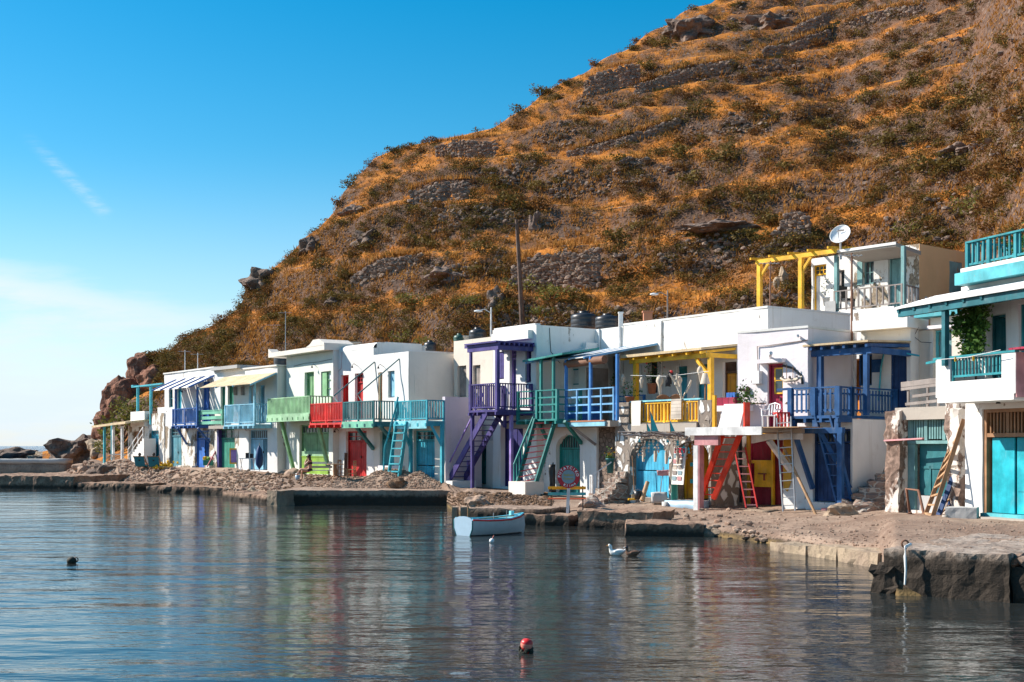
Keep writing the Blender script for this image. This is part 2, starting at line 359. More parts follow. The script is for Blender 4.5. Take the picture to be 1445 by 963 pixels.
class Thing:
    """an Empty at the thing's base with mesh children; meshes are given in the thing's own axes (x right, y away, z up)"""
    def __init__(s, name, label, cat, loc, rot=0, group=None, scale=1):
        s.o = bpy.data.objects.new(name, None); C.objects.link(s.o); s.o.empty_display_size = .2
        s.o.location = loc; s.o.rotation_euler = (0, 0, rot) if isinstance(rot, (int, float)) else rot
        s.o.scale = (scale,) * 3
        tag(s.o, label, cat, group)
    def part(s, name, mb, mat, parent=None, label=None): return mb.build(name, mat, parent or s.o, label)
def dup(o, loc=None, rot=None, scale=None, parent=None, label=None):
    c = o.copy(); C.objects.link(c)
    if parent is not None: c.parent = parent
    if loc is not None: c.location = loc
    if rot is not None: c.rotation_euler = rot
    if scale is not None: c.scale = scale
    if label: c['label'] = label
    for ch in list(o.children): dup(ch, parent=c)
    return c
class House(Thing):
    """facade plane through column xr at sc px/m, horizontals running to the vanishing column vp; local x right along it, -y out of it"""
    def __init__(s, name, label, xr, sc, vp, zg, cat='boat house', group='boat houses along the shore'):
        Y = F / sc; s.O = Vector(((xr - CX) / F * Y, Y)); u = (vp - CX) / F
        s.t = -Vector((u, 1)).normalized(); s.n = Vector((s.t.y, -s.t.x)); s.zg = zg
        Thing.__init__(s, name, label, cat, (s.O.x, s.O.y, zg), math.atan2(s.t.y, s.t.x), group)
    def L(s, px, py, d=0.0):
        r = Vector(((px - CX) / F, 1)); k = (d + s.O.dot(s.n)) / r.dot(s.n)
        return (k * r - s.O).dot(s.t), H - (py - HY) / F * k - s.zg
    def x(s, px, d=0.0): return s.L(px, HY, d)[0]
    def z(s, px, py, d=0.0): return s.L(px, py, d)[1]
    def S(s, px, py, xc):                        # where column px meets the cross wall x = xc: (y, z)
        r = Vector(((px - CX) / F, 1)); rx = r.dot(s.t); k = (xc + s.O.dot(s.t)) / rx
        return -(k * r - s.O).dot(s.n), H - (py - HY) / F * k - s.zg
    def R(s, x0, y0, x1, y1, d=0.0):             # pixel rectangle (top-left, bottom-right) on the plane d out of the facade
        a = s.L(x0, y0, d); b = s.L(x1, y1, d); return a[0], b[0], b[1], a[1]
    def W(s, px, py, d=0.0):
        x, z = s.L(px, py, d); return s.world(x, -d, z)
    def world(s, x, y, z):
        q = s.O + s.t * x - s.n * y; return Vector((q.x, q.y, z + s.zg))
    def loc(s, w):
        q = Vector((w[0], w[1])) - s.O; return Vector((q.dot(s.t), -q.dot(s.n), w[2] - s.zg))

# ---------------------------------------------------------------- building parts (all in house axes)
def shell(h, mat, x0, x1, z0, z1, depth, ops=(), y=0.0, thick=.32, roof=True, roofmat=None, name='wall', cop=.0, sidewob=.02, floor=False):
    """a storey: front wall with openings, side walls, back, flat roof with a low coping"""
    m = MB(); m.wallgrid(x0, x1, z0, z1, y, y + thick, ops, seed=x0 * 1.7 + y)
    sw = MB(); sw.wallgrid(y + thick + .002, y + depth, z0, z1, 0, thick, (), seed=x1 * 2.3)
    sw.xform(lambda q: Vector((x1 - q.y, q.x, q.z))); m.add(sw.v, sw.f); m.sm[-len(sw.f):] = sw.sm
    sw = MB(); sw.wallgrid(-(y + depth), -(y + thick + .002), z0, z1, 0, thick, (), seed=x0 * 2.9)
    sw.xform(lambda q: Vector((x0 + q.y, -q.x, q.z))); m.add(sw.v, sw.f); m.sm[-len(sw.f):] = sw.sm
    m.box(x0 + thick, x1 - thick, y + depth - thick, y + depth, z0, z1)
    w = h.part(name, m, mat)
    if roof:
        r = MB(); r.box(x0 + thick + .003, x1 - thick - .003, y + thick + .003, y + depth - thick - .003, z1 - .28, z1 - .12)
        if floor: r.box(x0 + thick + .003, x1 - thick - .003, y + thick + .003, y + depth - thick - .003, z0 + .01, z0 + .1)
        if cop:
            r.box(x0 - cop, x1 + cop, y - cop, y + depth, z1 + .002, z1 + .09)
        h.part('roof', r, roofmat or mat)
    return w
def door(h, rc, mat, rec=.16, double=True, transom=0.0, bars='bars', frame=None, handle=True, label=None, fw=.07, panels=False, ajar=None, split=None, arch=False, kick=0, y=0.0):
    x0, x1, z0, z1 = rc; frame = frame or mat
    zt = z1 - transom if transom else z1 - fw
    d = MB(); yy = y + rec
    xs = [x0 + fw, x1 - fw] if not double else [x0 + fw, (x0 + x1) / 2 if split is None else lerp(x0, x1, split), x1 - fw]
    for i, (a, b) in enumerate(zip(xs, xs[1:])):
        if ajar is not None and i == ajar: continue
        d.box(a + .012, b - .012, yy + .03, yy + .075, z0 + .03 + kick, zt - .02)
        if panels:
            w = (b - a); hh = zt - z0
            for k0, k1 in ((.06, .44), (.5, .94)):
                d.box(a + w * .18, b - w * .18, yy + .012, yy + .028, z0 + hh * k0, z0 + hh * k1)
        if i == 1: d.box(a - .03, a + .03, yy + .012, yy + .028, z0 + .04, zt - .03)
    if kick: d.box(x0 + fw, x1 - fw, yy - .01, yy + .07, z0 + .01, z0 + kick - .01)
    o = h.part('door', d, mat, None, label)
    f = MB()
    for a, b in ((x0 + .003, x0 + fw), (x1 - fw, x1 - .003)): f.box(a, b, yy - .02, yy + .09, z0, z1 - .003)
    f.box(x0 + fw + .002, x1 - fw - .002, yy - .02, yy + .09, z1 - fw, z1 - .003)
    if transom: f.box(x0 + fw + .002, x1 - fw - .002, yy - .02, yy + .09, zt, zt + fw)
    h.part('door_frame', f, frame, o)
    if transom:
        g = MB(); g.box(x0 + fw + .002, x1 - fw - .002, yy + .05, yy + .06, zt + fw + .002, z1 - fw - .002); h.part('transom_pane', g, 'glass' if bars != 'none' else 'dark', o)
        g = MB(); k = 9 if bars == 'bars' else 3
        for i in range(1, k):
            xx = lerp(x0 + fw, x1 - fw, i / k); g.box(xx - .016, xx + .016, yy + .005, yy + .035, zt + fw + .002, z1 - fw - .002)
        if bars == 'panes': g.box(x0 + fw, x1 - fw, yy + .008, yy + .032, (zt + z1) / 2 - .015, (zt + z1) / 2 + .015)
        h.part('transom_bars', g, frame, o)
    if ajar is not None:                          # the missing leaf stands open inwards against the dark room
        a, b = xs[ajar], xs[ajar + 1]
        g = MB(); g.box(a + .02, a + .07, yy + .1, yy + .1 + (b - a) * .9, z0 + .03, zt - .02); h.part('open_leaf', g, mat, o)
    if handle:
        g = MB(); xm = xs[1] + .1 if double else x1 - fw - .12; zc = z0 + min(1.05, (z1 - z0) * .45)
        g.box(xm - .02, xm + .02, yy - .035, yy + .012, zc - .07, zc + .07); h.part('handle', g, 'iron', o)
    return o
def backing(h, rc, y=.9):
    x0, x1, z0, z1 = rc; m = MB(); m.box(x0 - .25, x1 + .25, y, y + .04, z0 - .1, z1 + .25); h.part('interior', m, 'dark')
def window(h, rc, mat, rec=.12, nx=2, nz=2, shut=None, pane='glass', y=0.0, sill=None, fw=.06, label=None):
    x0, x1, z0, z1 = rc; yy = y + rec
    f = MB()
    f.box(x0 + .003, x0 + fw, yy, yy + .08, z0, z1); f.box(x1 - fw, x1 - .003, yy, yy + .08, z0, z1)
    f.box(x0 + fw, x1 - fw, yy + .002, yy + .078, z0 + .003, z0 + fw); f.box(x0 + fw, x1 - fw, yy + .002, yy + .078, z1 - fw, z1 - .003)
    for i in range(1, nx): xx = lerp(x0, x1, i / nx); f.box(xx - .022, xx + .022, yy + .005, yy + .06, z0 + fw, z1 - fw)
    for k in range(1, nz): zz = lerp(z0, z1, k / nz); f.box(x0 + fw, x1 - fw, yy + .008, yy + .055, zz - .018, zz + .018)
    o = h.part('window', f, mat, None, label)
    g = MB(); g.box(x0 + fw * .5, x1 - fw * .5, yy + .06, yy + .068, z0 + fw * .5, z1 - fw * .5); h.part('pane', g, pane, o)
    if shut:
        for k in shut:
            g = MB(); w = (x1 - x0) * .5
            if k == 'L': g.box(x0 - w, x0 - .02, y - .06, y - .02, z0, z1)
            elif k == 'R': g.box(x1 + .02, x1 + w, y - .06, y - .02, z0, z1)
            elif k == 'l': g.box(x0 + fw, (x0 + x1) / 2 - .01, yy - .05, yy - .01, z0 + fw, z1 - fw)
            elif k == 'r': g.box((x0 + x1) / 2 + .01, x1 - fw, yy - .05, yy - .01, z0 + fw, z1 - fw)
            h.part('shutter', g, mat, o)
    if sill:
        g = MB(); g.box(x0 - .06, x1 + .06, y - .07, y + rec, z0 - .07, z0 - .003); h.part('window_sill', g, sill, o)
    return o
def rail_mb(p, q, ht, style='v', sp=.14, bw=.035, post=.08, tw=.08, low=.12, ends=(1, 1), mid=0, top=True):
    """one straight run of railing from floor point p to floor point q"""
    p, q = Vector(p), Vector(q); m = MB(); L = (q - p).length; u = (q - p) / L; Z = Vector((0, 0, 1))
    if top: m.bar(p + Z * ht, q + Z * ht, tw, .05)
    if style in 'vp': m.bar(p + Z * low, q + Z * low, .05, .06)
    if style == 'v' :
        n = max(2, round(L / sp))
        for i in range(1, n): c = p + u * L * i / n; m.bar(c + Z * low, c + Z * ht, bw, bw * .8, up=u)
    elif style == 'p':                           # pickets with free ends, carried by two rails
        m.bar(p + Z * (ht - .22), q + Z * (ht - .22), .05, .06)
        n = max(2, round(L / sp)); o = Vector((-u.y, u.x, 0)) * -.045
        for i in range(n): c = p + u * L * (i + .5) / n + o; m.bar(c + Z * (low - .08), c + Z * (ht - .07), bw * 1.9, .02, up=Vector((-u.y, u.x, 0)))
    elif style == 'h':
        for k in range(1, 4): m.bar(p + Z * ht * k / 4, q + Z * ht * k / 4, .035, .07)
    elif style == 'b':
        for k in (.2, .52, .86): m.bar(p + Z * ht * k, q + Z * ht * k, .03, ht * .2)
    for e, c in zip(ends, (p, q)):
        if e: m.bar(c - Z * .02, c + Z * (ht + .03), post, post, up=u)
    for i in range(1, mid + 1): c = p + u * L * i / (mid + 1); m.bar(c, c + Z * ht, post, post, up=u)
    return m
def balcony(h, x0, x1, d, zf, ht, mat, style='v', sides='LR', y=0.0, joists=True, deckmat=None, thick=.07, skirt=0.0, skirtmat=None, name='balcony', y0=None, **kw):
    y0 = y if y0 is None else y0
    m = MB(); m.box(x0, x1, y - d, y0 - .004, zf - thick, zf)
    if joists:
        n = max(2, round((x1 - x0) / .7))
        for i in range(n + 1):
            xx = lerp(x0 + .06, x1 - .06, i / n); m.box(xx - .05, xx + .05, y - d - .06, y0 - .006, zf - thick - .14, zf - thick - .002)
    o = h.part(name, m, deckmat or mat)
    if skirt:
        g = MB(); g.box(x0, x1, y - d - .035, y - d - .003, zf - skirt, zf + .03); h.part('fascia', g, skirtmat or mat, o)
    h.part('railing', rail_mb((x0 + .05, y - d + .05, zf), (x1 - .05, y - d + .05, zf), ht, style, **kw), mat, o)
    for sd, xx in (('L', x0 + .05), ('R', x1 - .05)):
        if sd in sides: h.part('railing', rail_mb((xx, y - d + .05, zf), (xx, y0 - .03, zf), ht, style, **{**kw, 'mid': 0, 'ends': (0, 1)}), mat, o)
    return o
def brace(h, o, a, b, mat, w=.1): h.part('brace', MB().bar(a, b, w), mat, o)
def post(h, o, x, y, z0, z1, mat, w=.11): h.part('post', MB().box(x - w / 2, x + w / 2, y - w / 2, y + w / 2, z0, z1), mat, o)
def ladder(name, label, a0, a1, b0, b1, n, matr, mats, rw=.05, rd=None, sw=.04, sd=None, group=None, t0=.06, t1=.94, cat='ladder', parent=None, hh=None):
    """rails a0->a1 and b0->b1 (foot to head) with n rungs between"""
    a0, a1, b0, b1 = map(Vector, (a0, a1, b0, b1)); base = (a0 + b0) / 2
    acr = (b0 - a0).normalized()
    if parent is None:
        t = Thing(name, label, cat, base, 0, group); off = base; par = t.o
    else:
        off = Vector(); par = parent
    for p, q in ((a0, a1), (b0, b1)): MB().bar(p - off, q - off, rw, rd or rw, up=acr.cross((q - p)).normalized()).build('rail' if parent is None else 'stringer', matr, par)
    for i in range(n):
        k = lerp(t0, t1, i / (n - 1)); p = a0.lerp(a1, k) - off; q = b0.lerp(b1, k) - off
        MB().bar(p, q, sd or sw, sw, up=(0, 0, 1)).build('rung' if parent is None else 'tread', mats, par)
    return par
# ---------------------------------------------------------------- camera, sun, sky
sc = bpy.context.scene
cam = bpy.data.cameras.new('camera'); co = bpy.data.objects.new('camera', cam); C.objects.link(co); sc.camera = co
cam.sensor_width = 36; cam.lens = F / 1445 * 36; cam.shift_y = (HY - 481.5) / 1445
co.location = (0, 0, H); co.rotation_euler = (RAD(90), 0, 0); cam.clip_end = 40000; cam.clip_start = .1
SUN = Vector((-1.25, .40, .98)).normalized()
sl = bpy.data.lights.new('sun', 'SUN'); so = bpy.data.objects.new('sun', sl); C.objects.link(so)
sl.energy = 5.0; sl.angle = RAD(.53); sl.color = (1, .93, .83); so.rotation_euler = SUN.to_track_quat('Z', 'Y').to_euler(); so.location = (-60, 40, 60)
w = bpy.data.worlds.new('World'); sc.world = w; w.use_nodes = True; nt = w.node_tree
bg = nt.nodes['Background']; bg.inputs[1].default_value = .10
sky = N(nt, 'ShaderNodeTexSky', sky_type='NISHITA'); sky.sun_disc = False
sky.sun_elevation = math.asin(SUN.z); sky.sun_rotation = math.atan2(SUN.x, SUN.y) % (2 * math.pi)
sky.air_density = 1.0; sky.dust_density = .25; sky.ozone_density = 2.0; sky.altitude = 50
hs = N(nt, 'ShaderNodeHueSaturation'); hs.inputs['Value'].default_value = .86; hs.inputs['Saturation'].default_value = 1.56; hs.inputs['Hue'].default_value = .485; nt.links.new(sky.outputs[0], hs.inputs['Color'])
tc = N(nt, 'ShaderNodeTexCoord'); sp = N(nt, 'ShaderNodeSeparateXYZ'); nt.links.new(tc.outputs['Generated'], sp.inputs[0])
u_ = math_n(nt, 'DIVIDE', sp.outputs[0], math_n(nt, 'MAXIMUM', sp.outputs[1], .05)); v_ = math_n(nt, 'DIVIDE', sp.outputs[2], math_n(nt, 'MAXIMUM', sp.outputs[1], .05))
cv = N(nt, 'ShaderNodeCombineXYZ'); nt.links.new(u_, cv.inputs[0]); nt.links.new(math_n(nt, 'MULTIPLY', v_, 5), cv.inputs[1])
wob = noise_tex(nt, cv.outputs[0], 4, 6, .6)
vv = math_n(nt, 'ADD', v_, math_n(nt, 'MULTIPLY', math_n(nt, 'SUBTRACT', wob, .5), .10))
vv = math_n(nt, 'ADD', vv, math_n(nt, 'MULTIPLY', math_n(nt, 'ADD', u_, .41), .22))
bank = math_n(nt, 'MULTIPLY', ramp(nt, vv, .13, .165, .75, 0), ramp(nt, u_, -.42, .05, 1, .35))
bank = math_n(nt, 'MULTIPLY', bank, ramp(nt, wob, .36, .6, .12, 1.2))
low = ramp(nt, v_, -.02, .25, .68, 0)
# a thin wisp of high cloud
a_, b_ = (-.392, .250), (-.326, .186); dx, dy = b_[0] - a_[0], b_[1] - a_[1]; ln = math.hypot(dx, dy); dx /= ln; dy /= ln
du = math_n(nt, 'SUBTRACT', u_, a_[0]); dv = math_n(nt, 'SUBTRACT', v_, a_[1])
al = math_n(nt, 'ADD', math_n(nt, 'MULTIPLY', du, dx), math_n(nt, 'MULTIPLY', dv, dy)); ac = math_n(nt, 'ABSOLUTE', math_n(nt, 'SUBTRACT', math_n(nt, 'MULTIPLY', dv, dx), math_n(nt, 'MULTIPLY', du, dy)))
fib = noise_tex(nt, cv.outputs[0], 45, 6, .7)
wi = math_n(nt, 'MULTIPLY', math_n(nt, 'MULTIPLY', ramp(nt, al, -.01, .05), ramp(nt, al, .085, .098, 1, 0)), ramp(nt, ac, .0, .0085, .22, 0))
wi = math_n(nt, 'MULTIPLY', wi, ramp(nt, fib, .35, .65, .15, 1.2))
c = mixc(nt, math_n(nt, 'MINIMUM', math_n(nt, 'ADD', bank, wi), 1), hs.outputs[0], (5.2, 5.7, 6.1)); c = mixc(nt, low, c, (4.2, 5.1, 5.9))
nt.links.new(c, bg.inputs[0])
sc.view_settings.view_transform = 'Standard'; sc.view_settings.look = 'None'; sc.view_settings.gamma = 1; sc.view_settings.use_curve_mapping = False
sc.view_settings.exposure = .82
sc.cycles.max_bounces = 6; sc.cycles.diffuse_bounces = 3; sc.cycles.glossy_bounces = 3; sc.cycles.use_denoising = True; sc.cycles.sample_clamp_indirect = 6
sc.cycles.caustics_reflective = False; sc.cycles.caustics_refractive = False

# ---------------------------------------------------------------- sea
m, nt, b = _mat('sea_water'); M['water'] = m
g = N(nt, 'ShaderNodeNewGeometry')
def wn(scale, sx, sy, det, ro):
    mp = N(nt, 'ShaderNodeMapping'); nt.links.new(g.outputs['Position'], mp.inputs[0]); mp.inputs['Scale'].default_value = (sx, sy, 1); mp.inputs['Rotation'].default_value = (0, 0, RAD(12))
    return noise_tex(nt, mp.outputs[0], scale, det, ro)
b.inputs['Roughness'].default_value = .06; b.inputs['IOR'].default_value = 1.33
sp = N(nt, 'ShaderNodeSeparateXYZ'); nt.links.new(g.outputs['Position'], sp.inputs[0])
deep = ramp(nt, sp.outputs[1], 70, 140)
nt.links.new(mixc(nt, deep, (.022, .026, .026), (.003, .05, .14)), b.inputs['Base Color'])
far = ramp(nt, sp.outputs[1], 18, 75, .95, .55)
hh = math_n(nt, 'ADD', math_n(nt, 'MULTIPLY', wn(1.3, .6, 1.5, 3, .55), .04), math_n(nt, 'ADD', math_n(nt, 'MULTIPLY', wn(4.2, .55, 1.7, 3, .6), .010), math_n(nt, 'MULTIPLY', wn(.5, .55, 1.25, 2, .5), .11)))
pat = ramp(nt, wn(.045, 1, 2.2, 3, .5), .38, .62, .55, 1.25); far = math_n(nt, 'ADD', math_n(nt, 'MULTIPLY', far, pat), ramp(nt, sp.outputs[1], 110, 220, 0, 10)); bm_ = N(nt, 'ShaderNodeBump'); bm_.inputs['Distance'].default_value = 1.0; nt.links.new(far, bm_.inputs['Strength']); nt.links.new(hh, bm_.inputs['Height']); nt.links.new(bm_.outputs[0], b.inputs['Normal'])
mb = MB(); nx = 40
xs = np.linspace(-9000, 9000, nx); ys = [-60, 0, 10, 20, 40, 60, 80, 120, 200, 500, 1500, 5000, 16000]
mb.add([(x, y, 0) for y in ys for x in xs], [(k * nx + i, k * nx + i + 1, (k + 1) * nx + i + 1, (k + 1) * nx + i) for k in range(len(ys) - 1) for i in range(nx - 1)])
struct(mb.build('sea', 'water'))

# ---------------------------------------------------------------- shore and hillside: one profile per viewing column
SH = [ # column, waterline row, house distance, house ground, edge height
 (-260, 688, 101, .4, .2), (0, 688, 99, .5, .2), (100, 687, 97, .7, .2), (150, 686, 90, 1.1, .2), (232, 691, 84, 1.32, .2), (300, 696, 77.5, 1.3, .25), (391, 708, 71, 1.15, .45), (470, 711, 66.5, 1.1, .5),
 (560, 711, 61.4, 1.08, .5), (628, 713, 58.5, .95, .5), (650, 728, 58, .72, .4), (757, 740, 56.5, .62, .25), (800, 741, 57, .56, .22), (880, 747, 54.7, .42, .2), (1000, 757, 50.2, .36, .22),
 (1080, 768, 47.5, .42, .25), (1170, 784, 47, .52, .3), (1240, 797, 42, .56, .4), (1262, 842, 41, .58, .82), (1310, 843, 39.5, .62, .82), (1445, 846, 34, .72, .8), (1800, 860, 26, .8, .8), (2400, 880, 20, .8, .8)]
t_yw, t_Zh, t_zh, t_e = (tab(SH, k) for k in (1, 2, 3, 4))
HB = [(60, 112, .3), (100, 112, .8), (130, 106, 1.4), (160, 100, 2.2), (232, 95, 3.2), (300, 89, 3.8), (400, 82, 4.2), (480, 78, 4.6), (560, 75, 4.8), (640, 72, 5), (760, 69.5, 5.2), (860, 67.5, 5.6), (1000, 65, 6.3), (1080, 64.5, 7.2), (1140, 65, 8.3), (1200, 66, 9.2), (1365, 62, 9.6), (1445, 52, 9.2), (1900, 40, 9), (2400, 34, 9)]
t_Zb, t_zb = tab(HB, 1), tab(HB, 2)
SIL = [(60, 640), (76, 634), (100, 630), (131, 624), (138, 604), (150, 585), (160, 560), (180, 540), (184, 512), (196, 506), (208, 504), (240, 492), (262, 468), (300, 452), (340, 425), (352, 392), (385, 374), (400, 362), (430, 335), (450, 321), (480, 280), (510, 240), (530, 224), (560, 210), (600, 197), (640, 188), (700, 172), (745, 150), (762, 130), (800, 112), (840, 88), (870, 72), (920, 42), (960, 20), (1000, 2), (1100, -50), (1445, -215), (1900, -400), (2400, -500)]
t_sil = tab(SIL)
def fb(x, y, f, o=4, seed=0.): return noise.fractal(Vector((x * f, y * f, seed)), 1.0, 2.0, o)
def hill(px, Y):
    Zb, zb = float(t_Zb(px)), float(t_zb(px)); e = (HY - float(t_sil(px))) / F; m = max(.58, e * 1.42)
    Z1 = (H - zb + m * Zb) / (m - e)
    x = (px - CX) / F * Y
    if Y <= Z1: z = zb + m * (Y - Zb)
    else: z = zb + m * (Z1 - Zb) + e * .9 * (Y - Z1) - .010 * (Y - Z1) ** 2
    k = min(1, max(0, (Y - Zb) / 6)); q = max(.0, 1 - abs(Y - Z1) / 14)
    n = fb(x, Y, .06, 4, 1.) * 1.1 + fb(x, Y, .25, 3, 5.) * .35
    ter = math.sin(z * 1.25 + 1.6 * fb(x, Y, .03, 2, 9.)); ter = (.82 + .14 * ter) * ter * (1 - .8 * q)
    return max(-3, z + k * (n * (1 - .65 * q) + ter - .25))
MOUND = [(548, 679, 34, 2.4, .58), (480, 686, 30, 2.0, .32), (590, 683, 20, 2.0, .4), (395, 684, 30, 2.0, .35), (700, 706, 42, 1.6, .35), (660, 702, 22, 1.5, .3), (300, 678, 35, 2.5, .3), (130, 662, 26, 3.0, .7), (170, 660, 28, 3.0, .65), (105, 660, 14, 3.0, .4), (1030, 742, 30, 1.2, .18), (930, 712, 26, 1.2, .12)]
MW = []
def shore(px, Y):
    Zs = H * F / (float(t_yw(px)) - HY); Zh, zh, e = float(t_Zh(px)), float(t_zh(px)), float(t_e(px))
    x = (px - CX) / F * Y; t = Y - Zs
    if t < 0: z = max(-1.5, -.25 + t * .4)
    elif t < .7: z = lerp(-.25, e, t / .7)
    else: z = lerp(e, zh, min(1, (t - .7) / max(1, Zh - Zs - 1.2)))
    k = min(1, max(0, t / 1.5)) * min(1, max(.15, (Zh - Y) / 3 + .4))
    z += k * (.10 * fb(x, Y, .35, 3, 2.) + .035 * fb(x, Y, 1.4, 3, 3.))
    for mx, mY, sx, sy, hh in MW:
        d = ((px - mx) / sx) ** 2 + ((Y - mY) / sy) ** 2
        if d < 6: z += hh * math.exp(-d * 1.2) * (1 + .35 * fb(x, Y, 1.1, 3, 6.))
    return z
def shore_point(px, py):
    s0 = (py - HY) / F; Zs = H * F / (float(t_yw(px)) - HY); Y = Zs + .3
    while Y < 118:
        if (H - shore(px, Y)) / Y <= s0: break
        Y += .12
    return Vector(((px - CX) / F * Y, Y, shore(px, Y)))
def hill_point(px, py):
    s0 = (HY - py) / F; Y = float(t_Zb(px)) + .5
    while Y < 260:
        if (hill(px, Y) - H) / Y >= s0:
            a, b_ = Y - 1.3, Y
            for _ in range(4):
                c_ = (a + b_) / 2
                if (hill(px, c_) - H) / c_ >= s0: b_ = c_
                else: a = c_
            return Vector(((px - CX) / F * b_, b_, hill(px, b_)))
        Y += 1.3
    return None
for a in MOUND:
    q = shore_point(a[0], a[1]); MW.append((a[0], q.y, a[2], a[3], a[4]))
def sheet(cols, rowfn, zfn, nr):
    vs = []
    for px in cols:
        a, b_ = rowfn(px)
        for j in range(nr):
            Y = lerp(a, b_, (j / (nr - 1)) ** 1.15); vs.append(((px - CX) / F * Y, Y, zfn(px, Y)))
    fs = [(i * nr + j, i * nr + j + 1, (i + 1) * nr + j + 1, (i + 1) * nr + j) for i in range(len(cols) - 1) for j in range(nr - 1)]
    fs = [f[::-1] for f in fs]
    return MB().add(vs, fs, True)
# ground material: dusty rock, damp and dark at the waterline
m, nt, b = _mat('shore_ground'); M['shore'] = m
g = N(nt, 'ShaderNodeNewGeometry'); v = g.outputs['Position']; sp = N(nt, 'ShaderNodeSeparateXYZ'); nt.links.new(v, sp.inputs[0])
f1, f2, f3 = noise_tex(nt, v, .5, 6, .6), noise_tex(nt, v, 2.6, 7, .68), noise_tex(nt, v, 14, 5, .65)
c = mixc(nt, ramp(nt, f1, .35, .65), (.33, .235, .175), (.22, .145, .105))
c = mixc(nt, ramp(nt, f2, .5, .68, 0, .75), c, (.15, .095, .07)); c = mixc(nt, ramp(nt, f3, .55, .7, 0, .6), c, (.42, .33, .265))
zz = math_n(nt, 'ADD', sp.outputs[2], math_n(nt, 'MULTIPLY', f2, -.3))
c = mixc(nt, ramp(nt, zz, -.06, .08, 1, 0), c, (.05, .036, .022))
c = mixc(nt, math_n(nt, 'MULTIPLY', ramp(nt, sp.outputs[2], .02, .16, 1, 0), ramp(nt, f1, .45, .6)), c, (.20, .13, .055))
nt.links.new(c, b.inputs['Base Color']); b.inputs['Roughness'].default_value = .9; b.inputs['Specular IOR Level'].default_value = .2
bump(nt, b, f2, .7, .12); bump(nt, b, f3, .7, .03)
cols = list(range(-260, 30, 24)) + list(np.arange(30, 1500, 5)) + list(range(1510, 2400, 30))
def rows_shore(px):
    Zs = H * F / (float(t_yw(px)) - HY)
    return Zs - 2.5, (float(t_Zh(px)) + 2 if px < 62 else float(t_Zb(px)) + .6)
struct(sheet(cols, rows_shore, shore, 90).build('shore_ground', 'shore'))
def back(px, Y):                                 # from behind the houses up to the foot of the hill
    Zh, Zb = float(t_Zh(px)), float(t_Zb(px)); return lerp(shore(px, Zh) - .4, hill(px, Zb + .3), min(1, max(0, (Y - Zh - 3) / (Zb - Zh - 3))) ** 1.5)
# hillside material: earth, dry golden grass, grey scree
m, nt, b = _mat('hillside_ground'); M['hill'] = m
g = N(nt, 'ShaderNodeNewGeometry'); v = g.outputs['Position']; sp = N(nt, 'ShaderNodeSeparateXYZ'); nt.links.new(v, sp.inputs[0])
st = N(nt, 'ShaderNodeMapping'); nt.links.new(v, st.inputs[0]); st.inputs['Scale'].default_value = (1, .55, .55)
f1, f2, f3 = noise_tex(nt, v, .10, 6, .62), noise_tex(nt, st.outputs[0], .6, 7, .66), noise_tex(nt, v, 4.5, 5, .7)
c = mixc(nt, ramp(nt, f3, .3, .7), (.13, .06, .03), (.24, .115, .055))
c = mixc(nt, ramp(nt, f2, .42, .56, 0, .92), c, (.46, .165, .028)); c = mixc(nt, ramp(nt, f1, .56, .66, 0, .6), c, (.25, .13, .06))
sn = N(nt, 'ShaderNodeSeparateXYZ'); nt.links.new(g.outputs['Normal'], sn.inputs[0]); stp = math_n(nt, 'ADD', sn.outputs[2], math_n(nt, 'MULTIPLY', math_n(nt, 'SUBTRACT', f2, .5), .35))
c = mixc(nt, ramp(nt, stp, .66, .76, .9, 0), c, mixc(nt, ramp(nt, f3, .35, .65), (.055, .034, .026), (.17, .115, .09))); c = mixc(nt, ramp(nt, stp, .86, .94, 0, .8), c, (.55, .215, .035))
c = mixc(nt, ramp(nt, f3, .56, .68, 0, .6), c, (.075, .04, .022))
vo = N(nt, 'ShaderNodeTexVoronoi'); vo.inputs['Scale'].default_value = 1.3; nt.links.new(v, vo.inputs['Vector'])
c = mixc(nt, math_n(nt, 'MULTIPLY', ramp(nt, vo.outputs['Distance'], .2, .27, 1, 0), ramp(nt, f1, .42, .58)), c, (.20, .145, .115))
nt.links.new(c, b.inputs['Base Color']); b.inputs['Roughness'].default_value = .95; b.inputs['Specular IOR Level'].default_value = .1
bump(nt, b, f3, .8, .15); bump(nt, b, f2, .6, .4)
def ridge_Y(px):
    Zb, zb = float(t_Zb(px)), float(t_zb(px)); e = (HY - float(t_sil(px))) / F; mm = max(.58, e * 1.42); return (H - zb + mm * Zb) / (mm - e)
cols = list(np.arange(60, 1500, 6)) + list(range(1510, 2400, 40)); vs = []; nb, nh = 10, 165
for px in cols:
    Zh, Zb, Z1 = float(t_Zh(px)) + 3, float(t_Zb(px)), ridge_Y(px)
    for j in range(nb): Y = lerp(Zh, Zb, j / nb); vs.append(((px - CX) / F * Y, Y, back(px, Y)))
    for j in range(nh): Y = lerp(Zb, Z1 + 40, j / (nh - 1)); vs.append(((px - CX) / F * Y, Y, hill(px, Y)))
nr = nb + nh
struct(MB().add(vs, [(i * nr + j + 1, i * nr + j, (i + 1) * nr + j, (i + 1) * nr + j + 1) for i in range(len(cols) - 1) for j in range(nr - 1)][::1], True).build('hillside', 'hill'))
